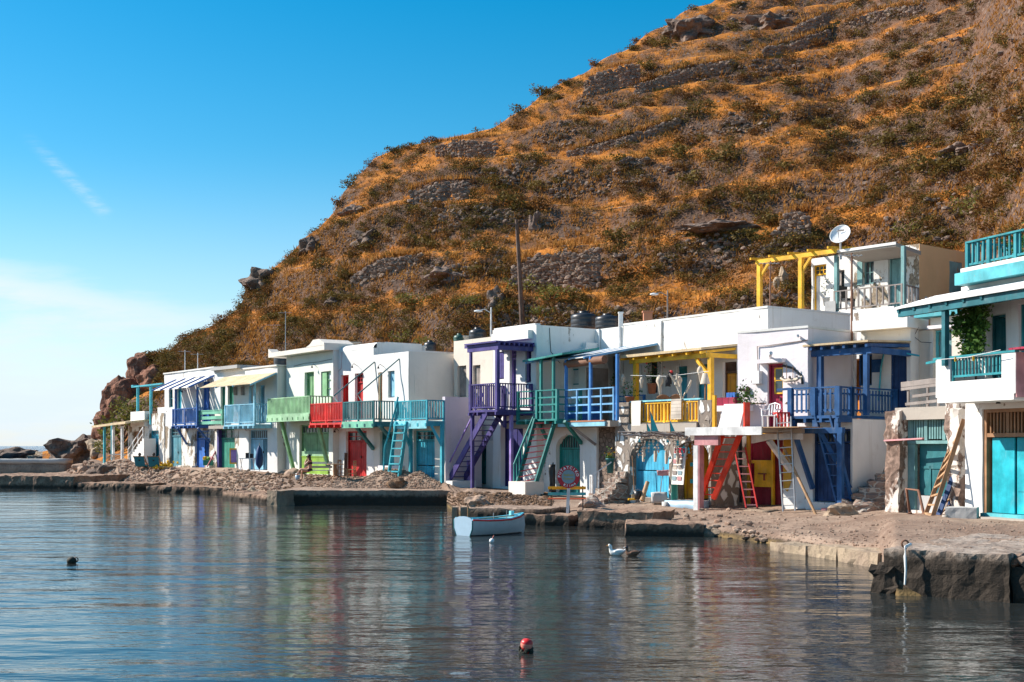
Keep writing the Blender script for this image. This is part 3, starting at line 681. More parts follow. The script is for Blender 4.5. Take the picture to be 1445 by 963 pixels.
# ---------------------------------------------------------------- the houses, from the far (left) end of the row to the near one
def arch_fill(h, rc, zs, mat, y0, y1, parent):
    x0, x1, z0, z1 = rc; m = MB(); n = 9; xm = (x0 + x1) / 2
    for sgn, xe in ((-1, x0), (1, x1)):
        pts = [(xe, z1 + .01)] + [(xm + sgn * (x1 - x0) / 2 * math.cos(a), zs + (z1 - zs) * math.sin(a)) for a in [i / n * math.pi / 2 for i in range(n + 1)]]
        m.prism(pts if sgn < 0 else pts[::-1], y0, y1)
    h.part('arch_surround', m, mat, parent)
def strips(h, name, xa, xb, za, zb, d, y, matr, mats, n, rw=.07, gap=.0, parent=None, over=.1, up=0.0):
    """sloping sun roof: n strips of cover between rafters, from the wall (y, za) out to (y-d, zb)"""
    sl = (za - zb) / d
    m = MB()
    for i in range(n):
        a = lerp(xa, xb, (i + gap / 2) / n); b = lerp(xa, xb, (i + 1 - gap / 2) / n)
        m.add([(a, y, za + .03), (b, y, za + .03), (b, y - d - over, zb + .03 - over * sl), (a, y - d - over, zb + .03 - over * sl),
               (a, y, za + .055), (b, y, za + .055), (b, y - d - over, zb + .055 - over * sl), (a, y - d - over, zb + .055 - over * sl)],
              [(3, 2, 1, 0), (4, 5, 6, 7), (0, 1, 5, 4), (1, 2, 6, 5), (2, 3, 7, 6), (3, 0, 4, 7)])
    o = h.part(name, m, mats, parent)
    for i in range(n + 1):
        xx = lerp(xa, xb, i / n); h.part('rafter', MB().bar((xx, y, za + up), (xx, y - d - over - .05, zb - (over + .05) * sl + up), rw, .09), matr, o)
    return o
def lamp_arm(h, px, py, d=.25):
    x, z = h.L(px, py); m = MB().tube([(x, 0, z), (x, -d * .7, z + .12), (x, -d, z + .02)], .015).lathe((x, -d, z - .05), [(.07, -.05), (.03, .06)], 8); h.part('wall_lamp', m, 'iron')
def cable(h, pts, mat='wire', r=.012, name='cable', y=-.02): h.part(name, MB().tube([(h.x(px), y, h.z(px, py)) for px, py in pts], r, 5), mat)

# --- A: low house with the roof terrace and porch at the far end
A = House('boat_house', 'lowest far house with turquoise roof pergola and white outside stair', 232, 20.6, -550, 1.50)
xa, xb = A.x(181), A.x(231.6); zt = A.z(231, 599); zp = A.z(231, 583)
o1 = A.R(211, 608, 224, 647); o2 = A.R(187, 609, 202, 631)
shell(A, 'whiteworn', xa, xb, -.6, zt, 4.2, [o1, o2], roof=True, roofmat='concrete')
door(A, o1, 'turqdoor', transom=.35, bars='panes', kick=.1); door(A, o2, 'wood', double=False, handle=False)
g = MB(); g.wallgrid(A.x(209), xb, zt + .004, zp, 0, .18, wob=.01); A.part('parapet', g, 'whiteworn')
g = MB(); g.wallgrid(A.x(189), A.x(208.7), zt - .1, A.z(200, 581), -.25, .1, wob=.01); A.part('parapet', g, 'white')
g = MB(); g.box(xa, A.x(191), 2.2, 2.4, zt, A.z(190, 574)); g.box(A.x(191) + .01, xb, 3.5, 3.7, zt, A.z(210, 574)); A.part('parapet', g, 'white2')
pg = A.part('pergola', MB().box(A.x(188), xb, -.15, -.03, A.z(210, 545), A.z(210, 543)).box(A.x(188), xb, 2.0, 2.1, A.z(210, 546), A.z(210, 544)).box(A.x(188), A.x(191), -.15, 2.1, A.z(200, 544.5), A.z(200, 542.5)), 'turq')
for px, y in ((194.5, 0), (198, 2), (213, 0), (216, 2)): post(A, pg, A.x(px), y, zt, A.z(210, 545), 'turq', .16)
# porch roof and its posts, in front of the left end
pr = A.part('porch_roof', MB().add([(xa - 3.4, -1.6, 2.55), (xb - 3.2, -1.6, 2.75), (xb - 2.6, 1.2, 3.1), (xa - 3.2, 1.2, 3.0), (xa - 3.4, -1.6, 2.7), (xb - 3.2, -1.6, 2.9), (xb - 2.6, 1.2, 3.22), (xa - 3.2, 1.2, 3.12)], [(3, 2, 1, 0), (4, 5, 6, 7), (0, 1, 5, 4), (1, 2, 6, 5), (2, 3, 7, 6), (3, 0, 4, 7)]), 'reed')
for px, mt in ((147.5, 'turq'), (160, 'whitewood'), (172.5, 'whitewood')): x_ = A.x(px, 1.3); post(A, pr, x_, -1.3, -.5, 2.6, mt, .16)
post(A, pr, A.x(158, -1), 1.0, -.5, 3.0, 'turq', .14)
g = MB()                                          # outside stair rising to the right
for i in range(9): a = lerp(A.x(180, .9), A.x(203, .9), i / 9); g.box(a, A.x(203, .9), -.9, -.05, -.5 if i == 0 else .19 * i - .02, .19 * (i + 1))
st_ = A.part('staircase', g, 'white')
g = MB(); a, b = A.x(180, .9), A.x(201, .9); g.bar((a, -.86, .95), (b, -.86, 2.5), .05).bar((a, -.86, .5), (b, -.86, 2.05), .04)
for k in range(4): xx = lerp(a, b, k / 3); g.bar((xx, -.86, lerp(0, 1.5, k / 3)), (xx, -.86, lerp(.95, 2.5, k / 3)), .04)
A.part('handrail', g, 'whitewood', st_)
g = MB().box(A.x(150, 1.6), A.x(180, 1.6), -1.9, .8, -.9, -.03); A.part('porch_floor', g, 'concrete')

# --- B: blue balcony and striped blue sun roof
Bh = House('boat_house', 'far white house with blue balcony and striped blue sun roof', 268, 21.5, -550, 1.36)
h = Bh; xa, xb = h.x(232), h.x(302.6); zf = h.z(268, 600.5); zt = h.z(268, 524)
o1 = h.R(239, 605, 256, 661); o2 = h.R(275, 608, 295.5, 661)
shell(h, 'whiteworn', xa, xb, -.6, zf, 6, [o1, o2], roof=False); backing(h, o2)
u1, u2, u3 = h.R(238, 550, 243.5, 575), h.R(249, 549, 256, 599), h.R(285, 539, 296, 599)
shell(h, 'white2', xa, xb, zf + .003, zt, 6, [u1, u2, u3], cop=.07, floor=True, roofmat='greywhite')
door(h, o1, 'tealold', transom=.55, bars='panes'); door(h, o2, 'bluedoor', transom=.55, bars='panes', ajar=1)
window(h, u1, 'teal', 0.12, 1, 2); door(h, u2, 'turqdoor', double=False); door(h, u3, 'bluedoor', double=True, ajar=1); backing(h, u3)
x1 = h.x(297); d = -h.S(278, 585, x1)[0]; x0 = h.L(242.5, 590, d)[0]
bo = balcony(h, x0, x1, d, zf, 1.05, 'blue', 'v', 'LR', mid=1, sp=.2, bw=.05)
for pa, pb in (((250, 602), (264, 627)), ((279, 602), (296, 624))): a = h.L(*pa, d); b = h.L(*pb, 0); brace(h, bo, (a[0], -d, a[1] - .1), (b[0], -.02, b[1]), 'blue', .1)
xl, xr = h.x(249), h.x(302); zfr = h.L(245, 549, 1.5)[1]; aw = strips(h, 'sun_roof', xl - .1, xr, h.z(300, 532), zfr, 1.5, 0, 'blue', 'canvas', 4, gap=.3, rw=.2, up=.07)
for px in (247, 277.5): x_ = h.L(px, 560, d)[0]; post(h, aw, x_, -d + .05, zf, zfr + .05, 'blue', .12)
lamp_arm(h, 262, 552); cable(h, [(303, 530), (290, 531), (275, 533)])
g = MB().box(h.x(252, .3), h.x(274, .3), -.45, -.01, -.6, h.z(262, 657)); g.box(h.x(296), xb, -.35, -.01, -.6, .32); h.part('plinth', g, 'whiteworn')

# --- C: pale green slat parapet and light blue balcony, reed awning
Ch = House('boat_house', 'white house with light blue balcony under a reed awning', 345, 23.6, -700, 1.18)
h = Ch; xa, xb = h.x(303), h.x(391); zf = h.z(345, 600); zt = h.z(391, 517)
o1 = h.R(307, 606, 331, 664); o2 = h.R(351, 607, 377.5, 664); dep = h.S(413, 560, xb)[0] + .4
shell(h, 'whiteworn', xa, h.x(337), -.7, zf, max(3, dep), [o1], roof=False); shell(h, 'white2', h.x(337) + .003, xb, -.7, zf, max(3, dep), [o2], roof=False); backing(h, o2)
u = [h.R(311, 546, 317.5, 598), h.R(321, 545, 329.5, 598), h.R(355.5, 546, 361.5, 572), h.R(365, 544, 373.5, 598)]
shell(h, 'white', xa, xb, zf + .003, zt, max(3, dep), u, cop=.08, floor=True, roofmat='greywhite')
g = MB().box(h.x(303), h.x(341), -.3, 2, zt + .1, zt + .3); h.part('cornice', g, 'greyconc')
door(h, o1, 'greendoor', transom=.6, bars='panes', split=.6, handle=False); g = MB().box(o1[0] - .02, o1[0] + .22, -.03, .2, -.2, o1[3]); h.part('jamb', g, 'purple')
door(h, o2, 'lightbluedoor', transom=.55, ajar=1, split=.62)
door(h, u[0], 'greendoor', double=False); door(h, u[1], 'greendoor', double=False); window(h, u[2], 'lightblue', .12, 1, 2, 'L'); door(h, u[3], 'lightblue', double=False, ajar=0); backing(h, u[3]); backing(h, u[0])
x1 = h.x(384); d = -h.S(359, 585, x1)[0]; x0 = h.L(316, 585, d)[0]
bo = balcony(h, x0, x1, d, zf, 1.15, 'lightblue', 'v', 'LR', mid=1, sp=.15, bw=.045, thick=.1)
g = rail_mb((h.x(281, .3), -.3, zf), (h.x(314, .3), -.3, zf), .95, 'b', post=.1, mid=0); h.part('slat_railing', g, 'slatgreen')
h.part('slab_edge', MB().box(xa, x0, -.42, -.003, zf - .2, zf - .01), 'concrete')
xl, xr = h.x(316), h.x(390); aw = strips(h, 'reed_awning', xl, xr, h.z(388, 527), h.L(306, 546, 1.5)[1], 1.5, 0, 'lightblue', 'reed', 3, rw=.06)
post(h, aw, h.L(358, 560, d)[0], -d + .06, zf, h.L(330, 543, 1.4)[1], 'lightblue', .11)
for px in (334, 344): x_, z_ = h.L(px, 552); h.part('meter_box', MB().box(x_ - .12, x_ + .12, -.14, -.01, z_ - .25, z_ + .25), 'greywood')
g = MB().bar((h.x(341, .5), -.5, zf - .12), (h.x(348), -.02, h.z(348, 608)), .06); h.part('brace', g, 'whitewood')

# --- D: green balcony house
Dh = House('boat_house', 'off white house with wide sage green balcony and lime garage door', 437, 25.5, -500, 1.16)
h = Dh; xa, xb = h.x(404), h.x(470); x1 = h.x(469); d = -h.S(437, 580, x1)[0]; zf = h.L(437, 584.5, d)[1]; zt = h.z(460, 496)
o1 = h.R(422.5, 600, 464, 670)
shell(h, 'greenwhite', xa, xb, -.7, zf - .05, 5, [o1], roof=False)
u1, u2 = h.R(430, 526, 443, 581), h.R(453, 525, 467, 560)
shell(h, 'greenwhite', xa, xb, zf - .047, zt, 5, [u1, u2], floor=True)
door(h, o1, 'greendoor2', transom=.5, kick=0, handle=False); x0_, x1_, z0_, z1_ = o1
h.part('door_panel', MB().box(x0_ + .08, x1_ - .08, .09, .14, z0_, z0_ + .95).box(x0_ + .05, x1_ - .05, .07, .09, z0_ + .93, z0_ + .98), 'lime')
h.part('door_rail', MB().box(x0_ + .08, x1_ - .08, .09, .15, z0_ + .985, z0_ + 1.25), 'palegreen')
door(h, u1, 'greendoor2', double=True, handle=False, frame='green'); window(h, u2, 'green', .1, 2, 3, 'l', pane='curtain')
g = MB().box(h.x(391), xb + .06, -.55, 5, zt + .003, zt + .26); cx_ = h.x(456)
g.prism([(h.x(391), zt + .262), (h.x(391) + .5, zt + .262), (h.x(391), zt + .5)][::-1], -.55, 0)
g.prism([(cx_ - 1.0, zt + .262), (xb + .06, zt + .262), (xb + .06, zt + .38), (cx_ + .6, zt + .62), (cx_ - .1, zt + .62), (cx_ - .5, zt + .4)][::-1], -.56, 1.2)
h.part('cornice', g, 'cream')
x0 = h.L(377, 590, d)[0]
bo = balcony(h, x0, x1, d, zf, h.L(437, 559, d)[1] - zf, 'palegreen', 'v', 'LR', sp=.17, bw=.07, low=.06, skirt=.35, skirtmat='palegreen', thick=.12, deckmat='green')
for pa, pb in (((397, 597), (415, 666)), ((447.5, 598), (463, 658))): a = h.L(*pa, d * .8); b = h.L(*pb, .25); brace(h, bo, (a[0], -d * .8, zf - .3), (b[0], -.25, b[1]), 'green', .17)
lamp_arm(h, 446, 517); cable(h, [(415, 517), (430, 513), (450, 511), (469, 507)])
h.part('plinth', MB().blob((h.x(414, .4), -.4, -.1), (.8, .5, .42), 2, .2, 4).blob((h.x(400, .6), -.5, -.2), (.9, .5, .4), 2, .2, 8), 'quay')

# --- E and F: red balcony house, then the teal one with the terrace
Eh = House('boat_house', 'white house with red balcony rail and double red doors', 520, 27.3, -670, 1.1)
h = Eh; xa, xb = h.x(470.5), h.x(527); x1 = h.x(566); d = -h.S(527, 585, x1)[0]; zf = h.L(527, 595, d)[1]; zt = h.z(500, 494)
o1 = h.R(488, 609, 517.5, 674)
shell(h, 'white', xa, xb, -.7, zf, 6, [o1], roof=False)
u1, u2 = h.R(481, 530, 492, 590), h.R(501, 527.5, 512.5, 592)
shell(h, 'white', xa, xb, zf + .003, zt, 6, [u1, u2], floor=True, roof=True)
g = MB(); n = 8                                   # rounded plaster roof edge
prof = [(.0 + .7 * (1 - math.cos(i / n * math.pi / 2)), .34 * math.sin(i / n * math.pi / 2)) for i in range(n + 1)]
for (ya, za), (yb, zb) in zip(prof, prof[1:]): g.add([(xa, ya, zt + za), (xb, ya, zt + za), (xb, yb, zt + zb), (xa, yb, zt + zb)], [(0, 1, 2, 3)], True)
g.box(xa, xb, .7, 3.0, zt + .0, zt + .338); g.prism([(xb - .001, zt), (xb, zt), (xb, zt + .3)], .2, .7); h.part('roof_edge', g, 'white')
door(h, o1, 'reddoor', transom=.55, bars='panes', split=.57)
door(h, u1, 'reddoor', double=False, ajar=0, frame='red'); backing(h, u1); door(h, u2, 'reddoor', double=False, transom=.5, bars='panes', panels=True)
x0 = h.L(437, 590, d)[0]; xm = h.L(483, 590, d)[0]; ht = h.L(527, 566, d)[1] - zf
bo = balcony(h, x0, xm - .01, d, zf, ht, 'red', 'v', 'L', sp=.16, bw=.06, mid=1, thick=.1)
lamp_arm(h, 478, 608); lamp_arm(h, 505, 517, .35); cable(h, [(483, 497), (482, 520), (472, 530), (471.5, 560)], 'pinkwood'); lamp_arm(h, 516, 610)
Fh = House('boat_house', 'teal balcony house with blank cream side wall and turquoise terrace balcony', 520, 27.3, -670, 1.1)
h = Fh; xf0, xf1, xf2 = h.x(527) + .004, h.x(577), h.x(628); zfF = h.z(600, 594); ztF = h.z(577, 496)
dep = h.S(636.5, 560, xf1)[0] + .3; dep2 = h.S(661, 620, xf2)[0] + .3
p1, p2 = h.R(536, 610, 556, 657), h.R(584, 608, 613.5, 674)
shell(h, 'cream', xf0, xf2, -.7, zfF, dep2 + .5, [p1, p2], roof=True, roofmat='concrete')
u1, u2 = h.R(534, 526, 540, 592), h.R(548.5, 524, 557.5, 561)
shell(h, 'cream', xf0, xf1, zfF + .003, ztF, dep, [u1, u2], floor=True, roofmat='greywhite')
h.part('white_front', MB().wallgrid(xf0, xf1, zfF + .01, ztF, -.02, -.004, [u1, u2]), 'white')
zp = h.z(628, 560); h.part('parapet', MB().box(xf2 - .22, xf2 - .002, .004, dep2 + .45, zfF + .003, zp), 'lilac')
sw = MB(); sw.wallgrid(.01, dep2 + .49, -.7, zfF, 0, .02, ()); sw.xform(lambda q: Vector((xf2 + .022 - q.y, q.x, q.z))); h.part('side_wash', sw, 'lilac')
door(h, p1, 'tealdoor', transom=.45, handle=False); h.part('plinth', MB().box(p1[0] - .05, p1[1] + .9, -.12, -.01, -.7, p1[2] - .02), 'pinkwhite')
door(h, p2, 'turqdoor', transom=.5, bars='panes', kick=.55, frame='turq', handle=False)
door(h, u1, 'yellowdoor', double=False, handle=False, ajar=0); backing(h, u1); h.part('bamboo_pole', MB().tube([(h.x(537), -.05, zfF), (h.x(538), -.04, h.z(538, 527))], .07, 8), 'reed')
window(h, u2, 'lightblue', .14, 1, 1, 'lr')
db = -Eh.S(527, 585, Eh.x(566))[0]; xr_ = h.x(566)
bo = balcony(h, xm + .01, xr_, db, zf, ht, 'darkteal', 'v', 'R', sp=.15, bw=.055, mid=1, skirt=.3, skirtmat='slatgreen', thick=.1)
for pa, pb in (((501, 599), (527, 634)), ((534, 600), (550, 617))): a = h.L(*pa, db * .9); b = h.L(*pb, .02); brace(h, bo, (a[0], -db * .9, zf - .15), (b[0], -.02, b[1]), 'darkteal', .15)
for pa, pb in (((471, 559), (529, 511)), ((504.5, 557), (564, 506.5))):
    a = h.L(*pa, db - .06); b = h.L(*pb, 0); q = h.L(pa[0] + 6, pa[1] + 7, db - .06); h.part('awning_pole', MB().tube([(q[0], -db + .06, zf + ht), (a[0], -db + .06, a[1]), (b[0], -.02, b[1])], .035, 6).tube([(b[0], -.02, b[1]), (b[0] + .35, -.02, b[1] - 1.6)], .012, 5), 'darkteal', bo)
x1 = h.x(627.5); d = -h.S(602.5, 590, x1)[0]; x0 = h.L(556, 590, d)[0]; zb = h.L(602, 594, d)[1]
bo = balcony(h, x0, x1, d, zb, h.L(602, 565, d)[1] - zb, 'turq', 'v', 'R', sp=.145, bw=.05, mid=1, skirt=.36, skirtmat='turqpale', thick=.1)
for px in (579.5, 624): q = h.L(px, 600, .35); post(h, bo, q[0], -.35, -.5, zb - .14, 'turq', .15)
for pa, pb in (((567, 604), (578.5, 630)), ((608, 604), (623, 628))): a = h.L(*pa, d * .8); b = h.L(*pb, .35); brace(h, bo, (a[0], -d * .8, zb - .2), (b[0], -.35, b[1]), 'turq', .12)
dl = 1.0; q0, q1 = h.L(547, 674, dl), h.L(559, 603, d + .05)
ladder(None, None, (q0[0], -dl, -.2), (q1[0] + .05, -d - .05, zb), (q0[0] + .95, -dl, -.2), (q1[0] + .95, -d - .05, zb), 8, 'turq', 'turq', .08, .16, .06, .2, parent=bo)
h.part('handrail', MB().tube([(q0[0] - .35, -dl - .05, -.2), (q0[0] - .1, -dl - .1, 1.5), (q1[0] - .02, -d - .05, zb + .7), (q1[0], -d + .06, zb + 1.2)], .05, 6), 'turq', bo)
lamp_arm(h, 542, 518, .35); lamp_arm(h, 545, 602)

# --- G: purple balcony house
Gh = House('boat_house', 'white house with purple balcony, purple roof and steep purple stair', 697, 29.5, -560, .74)
h = Gh; xa, xr0, xb = h.x(634.5), h.x(695.5), h.x(757); x1 = h.x(752); d = -h.S(701.5, 565, x1)[0]; zf = h.L(701.5, 578, d)[1]
ztl, ztr = h.z(680, 476), h.z(757, 458.5); dep = h.S(843, 470, xb)[0] + .4; dep = min(max(dep, 5), 9)
o1, o2 = h.R(667, 630, 680, 684), h.R(706, 594, 738, 688)
shell(h, 'cream', xa, xr0 - .003, -.6, zf - .2, 5, [o1], y=.25, roof=False); shell(h, 'white', xr0, xb, -.6, zf - .2, dep, [o2], roof=False)
u0, u4 = h.R(645, 517, 658, 560, -.25), h.R(667, 516, 678, 549, -.25)
shell(h, 'beige', xa, xr0 - .003, zf - .197, ztl, 5, [u0, u4], y=.25)
u1, u2, u3 = h.R(703, 497, 711, 535), h.R(719, 494, 728.5, 578), h.R(741, 492, 749.5, 540)
shell(h, 'white', xr0, xb, zf - .197, ztr, dep, [u1, u2, u3], roofmat='greywhite')
h.part('cornice', MB().box(h.x(700), h.x(752), -.28, -.003, ztr - .62, ztr - .22).box(h.x(697), xb - .1, .0, .3, ztr, ztr + .08), 'white')
for u in (u0, u4): window(h, u, 'greywood', .18, 1, 1, 'lr', y=.25)
door(h, o1, 'teal', double=False, y=.25, handle=True); door(h, o2, 'purpledoor', double=True, rec=.3, handle=False)
window(h, u1, 'purple', .1, 1, 1, 'lr'); door(h, u2, 'purple', double=True, transom=.45, bars='panes', ajar=1, frame='palepurple'); backing(h, u2); window(h, u3, 'purple', .1, 2, 1, 'l', pane='dark')
x0 = h.L(661.5, 575, d)[0]; ht = h.L(701.5, 541, d)[1] - zf
bo = balcony(h, x0, x1, d, zf, ht, 'purple', 'v', 'LR', sp=.15, bw=.05, post=.12, thick=.1, skirt=.0)
zr = h.L(701, 484, d)[1]
rf = h.part('porch_roof', MB().box(x0 - .15, x1 + .12, -d - .15, -.003, zr + .02, zr + .09), 'purple')
for i in range(8): yy = lerp(-d, -.1, i / 7); h.part('rafter', MB().box(x0 - .3, x1 + .2, yy - .04, yy + .04, zr - .1, zr + .015), 'purple', rf)
h.part('beam', MB().box(x0 - .1, x1 + .1, -d - .02, -d + .12, zr - .3, zr - .105), 'purple', rf); h.part('beam', MB().box(x1 - .1, x1 + .04, -d + .125, -.01, zr - .3, zr - .105), 'purple', rf)
for xx, w_ in ((x0 + .1, .11), (x1 - .05, .15)): post(h, rf, xx, -d + .05, zf, zr - .3, 'purple', w_)
post(h, bo, x0 + .12, -d + .12, -.6, zf - .1, 'purple', .14)
yq, _ = h.S(721.5, 620, x1 - .1); post(h, bo, x1 - .1, yq, -.6, zf - .1, 'palepurple', .14)
brace(h, bo, (x1 - 1.3, yq, zf - .2), (x1 - .6, yq, zf - .75), 'purple'); brace(h, bo, (x1 - .6, yq, zf - .1), (x1 - .6, yq, zf - .8), 'purple', .12)
do = d * .95; q0 = h.L(633, 679, do); q1 = h.L(688, 580, do)
ladder(None, None, (q0[0], -do, q0[1]), (q1[0], -do, zf), (q0[0], -do + .85, q0[1]), (q1[0], -do + .85, zf), 13, 'purple', 'purple', .07, .3, .04, .2, parent=bo)
h.part('handrail', MB().bar((q0[0] + .35, -do + .9, q0[1] - .4), (q0[0] + .35, -do + .9, q0[1] + 1.0), .12).bar((q0[0] + .1, -do, q0[1] + .9), (q1[0] - .3, -do, zf + .8), .06), 'palepurple', bo)
g = MB().box(q0[0] - .3, q0[0] + .7, -do - .25, -do + 1.1, -.6, q0[1] + .02); h.part('plinth', g, 'white')
h.part('meter_box', MB().box(h.x(687), h.x(694), .1, .24, h.z(690, 622), h.z(690, 611)), 'greyconc'); cable(h, [(695, 604), (684, 612), (678, 622), (677, 640), (680, 650)], y=.2)
h.part('drain_pipe', MB().tube([(h.x(692), .2, h.z(692, 550)), (h.x(692), .2, h.z(692, 478))], .05), 'greyconc')
xs_ = xb + .02
h.part('side_cable', MB().tube([(xs_, h.S(775, 470, xb)[0], ztr - .1), (xs_, h.S(777, 490, xb)[0], ztr - 1.2), (xs_, h.S(790, 497, xb)[0], ztr - 1.7)], .015, 5), 'wire')
# --- H: arched teal door, teal and blue railings
Hh = House('boat_house', 'white house with arched teal door below green and blue railings', 880, 34.0, -500, .55)
h = Hh; yw = .45; yO = h.loc(P(880, HY, F / 30.7)).y; yO = max(yO, 1.6)
xa, xb = h.x(742, -yw), h.x(866); zf = h.z(868, 594)
xm = h.x(842, -yw); oa = h.R(784.5, 614, 818.5, 697, -yw); zs_ = h.z(800, 634, -yw)
shell(h, 'white2', xa, xm, -.6, zf - .25, 5, [oa], y=yw, roof=False)
shell(h, 'rubble', xm + .003, xb, -.6, zf - .25, 2, [], y=yw + .1, roof=False)
do_ = door(h, oa, 'seagreendoor', transom=(oa[3] - zs_), split=.52, y=yw, rec=.22, handle=True); arch_fill(h, oa, zs_, 'white2', yw - .004, yw + .318, do_)
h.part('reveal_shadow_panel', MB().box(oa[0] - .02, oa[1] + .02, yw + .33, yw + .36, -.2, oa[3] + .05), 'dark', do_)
# upper storey: long back wall plane shared with the next house
xo0, xo1 = h.x(800, -yO), h.x(879, -yO); ztO = h.z(860, 463, -yO)
u1, u2 = h.R(858, 503, 871, 560, -yO), None
shell(h, 'white', xo0, xo1, zf - .247, ztO, 6, [u1], y=yO, floor=False, roofmat='greywhite'); backing(h, u1, yO + .7)
h.part('floor_slab', MB().box(xa - .3, xb + .3, yw - .9, yO - .003, zf - .245, zf), 'concrete')
h.part('slab_beam', MB().box(h.L(798, 600, .1)[0], h.x(867), yw - .98, yw - .905, zf - .22, zf - .03), 'lightblue'); h.part('slab_edge', MB().box(h.L(795, 600, .1)[0], h.x(867), yw - 1.0, yw - .9, zf - .027, zf + .03), 'terracotta')
yb = yO - 1.4; b0, b1 = h.x(799, -yb), h.x(826, -yb); ztb = h.z(825, 492, -yb); ub = h.R(806, 521, 816.5, 543, -yb)
shell(h, 'white', b0, b1, zf + .003, ztb, 1.35, [ub], y=yb, thick=.15, name='bathroom_wall'); window(h, ub, 'teal', .06, 1, 1, pane='curtain', y=yb)
h.part('side_panel', MB().box(b1 + .01, b1 + .05, yb + .05, yO - .08, zf + .01, h.z(826, 519, -yb)), 'greywood')
h.part('step_block', MB().box(h.x(812, -yO), h.x(846, -yO), yO - .8, yO - .005, ztb + .01, ztb + .35), 'white')
h.part('roof_pipe', MB().tube([(h.x(847, -yO), yO - .06, zf + 2), (h.x(847, -yO), yO - .06, ztO)], .05), 'whitewood'); h.part('roof_pipe', MB().tube([(h.x(876, -yO), yO - .06, zf + 2), (h.x(876, -yO), yO - .06, ztO)], .06), 'whitewood')
# teal corner balcony with its stair and roof
dt = 1.35; yt = yw - dt; x1 = h.L(786, 590, -yt)[0]; x0 = h.L(729, 590, -yt)[0]; zt_ = h.L(786, 591, -yt)[1]; ht = h.L(786, 550, -yt)[1] - zt_
bo = balcony(h, x0, x1, dt, zt_, ht, 'seagreen', 'h', 'R', y=yw, post=.13, thick=.08, mid=1)
q = h.L(738, 550, -yw)
rz = h.z(770, 505, -yt)
rf = h.part('porch_roof', MB().add([(x0 + .6, yt - .1, rz - .12), (x1 + .5, yt - .1, rz + .05), (x1 + .5, yw + .6, rz + .35), (x0 + .6, yw + .6, rz + .15), (x0 + .6, yt - .1, rz - .02), (x1 + .5, yt - .1, rz + .13), (x1 + .5, yw + .6, rz + .45), (x0 + .6, yw + .6, rz + .25)], [(3, 2, 1, 0), (4, 5, 6, 7), (0, 1, 5, 4), (1, 2, 6, 5), (2, 3, 7, 6), (3, 0, 4, 7)]), 'seagreen')
for px in (761, 778.5): post(h, rf, h.L(px, 530, -yt)[0], yt + .1, zt_, rz, 'seagreen', .11)
for pa, pb in (((757, 600), (774, 623)), ((794, 598), (821, 626))): a = h.L(*pa, -yt); b = h.L(*pb, -yw); brace(h, bo, (a[0], yt + .1, zt_ - .12), (b[0], yw - .02, b[1]), 'seagreen', .13)
a = h.L(808, 597, -(yw - .9)); b = h.L(842, 628, -yw); brace(h, bo, (a[0], yw - .9, zf - .25), (b[0], yw - .05, b[1]), 'greywood', .11)
q0, q1 = h.L(731, 688, -yt + .9), h.L(752, 598, -yt + .2)
ladder(None, None, (q0[0], yt - 1.0, q0[1]), (q1[0], yt - .05, zt_), (q0[0] + .95, yt - .6, q0[1] + .25), (q1[0] + .95, yt + .35, zt_), 11, 'seagreen', 'darkred', .07, .24, .035, .18, parent=bo)
g = MB()
a, b = Vector((q0[0] - .1, yt - 1.05, q0[1] + 1.0)), Vector((q1[0] - .1, yt - .1, zt_ + .1)); g.bar(a, b, .07)
for k in range(8): c_ = a.lerp(b, k / 7); g.bar(c_, c_ - Vector((0, 0, .95)), .045)
h.part('handrail', g, 'seagreen', bo); h.part('plinth', MB().box(q0[0] - .15, q0[0] + 1.1, yt - 1.3, yt - .3, -.6, q0[1] + .27), 'cream')
# blue railing along the slab, blue posts, striped roof, roll blind
yr = yw - .86; xs = [h.L(px, 590, -yr)[0] for px in (798, 866)]
bo = h.part('railing', rail_mb((xs[0], yr, zf + .03), (xs[1], yr, zf + .03), h.L(798, 552, -yr)[1] - zf, 'h', post=.07, mid=3, ends=(1, 1)), 'skyrail')
h.part('railing', rail_mb((h.x(872, -yO + .5), yO - .5, zf + .2), (h.x(909, -yO + .5), yO - .5, zf + .2), 1.0, 'h', post=.1, mid=1), 'strongblue')
zl = h.L(800, 508, -yr)[1]; zh_ = h.z(925, 487, -yO)
aw = strips(h, 'sun_roof', h.x(842, -yO), h.x(927, -yO), zh_, zl, yO - yr, yO, 'skyrail', 'canvas', 4, rw=.09, gap=.1, up=.035)
for px in (798.5, 833, 870.5): post(h, aw, h.L(px, 560, -yr)[0], yr + .02, zf, zl + .05, 'strongblue', .11)
xq = [h.L(px, 515, -yr)[0] for px in (796, 850)]; h.part('roll_blind', MB().tube([(xq[0], yr + .12, zl - .18), (xq[1], yr + .12, zl - .12)], .17, 10), 'bamboo')
h.part('bench_box', MB().box(h.x(812, -yb), h.x(848, -yb), yb - .5, yb - .03, zf + .01, zf + .75), 'bluedoor')

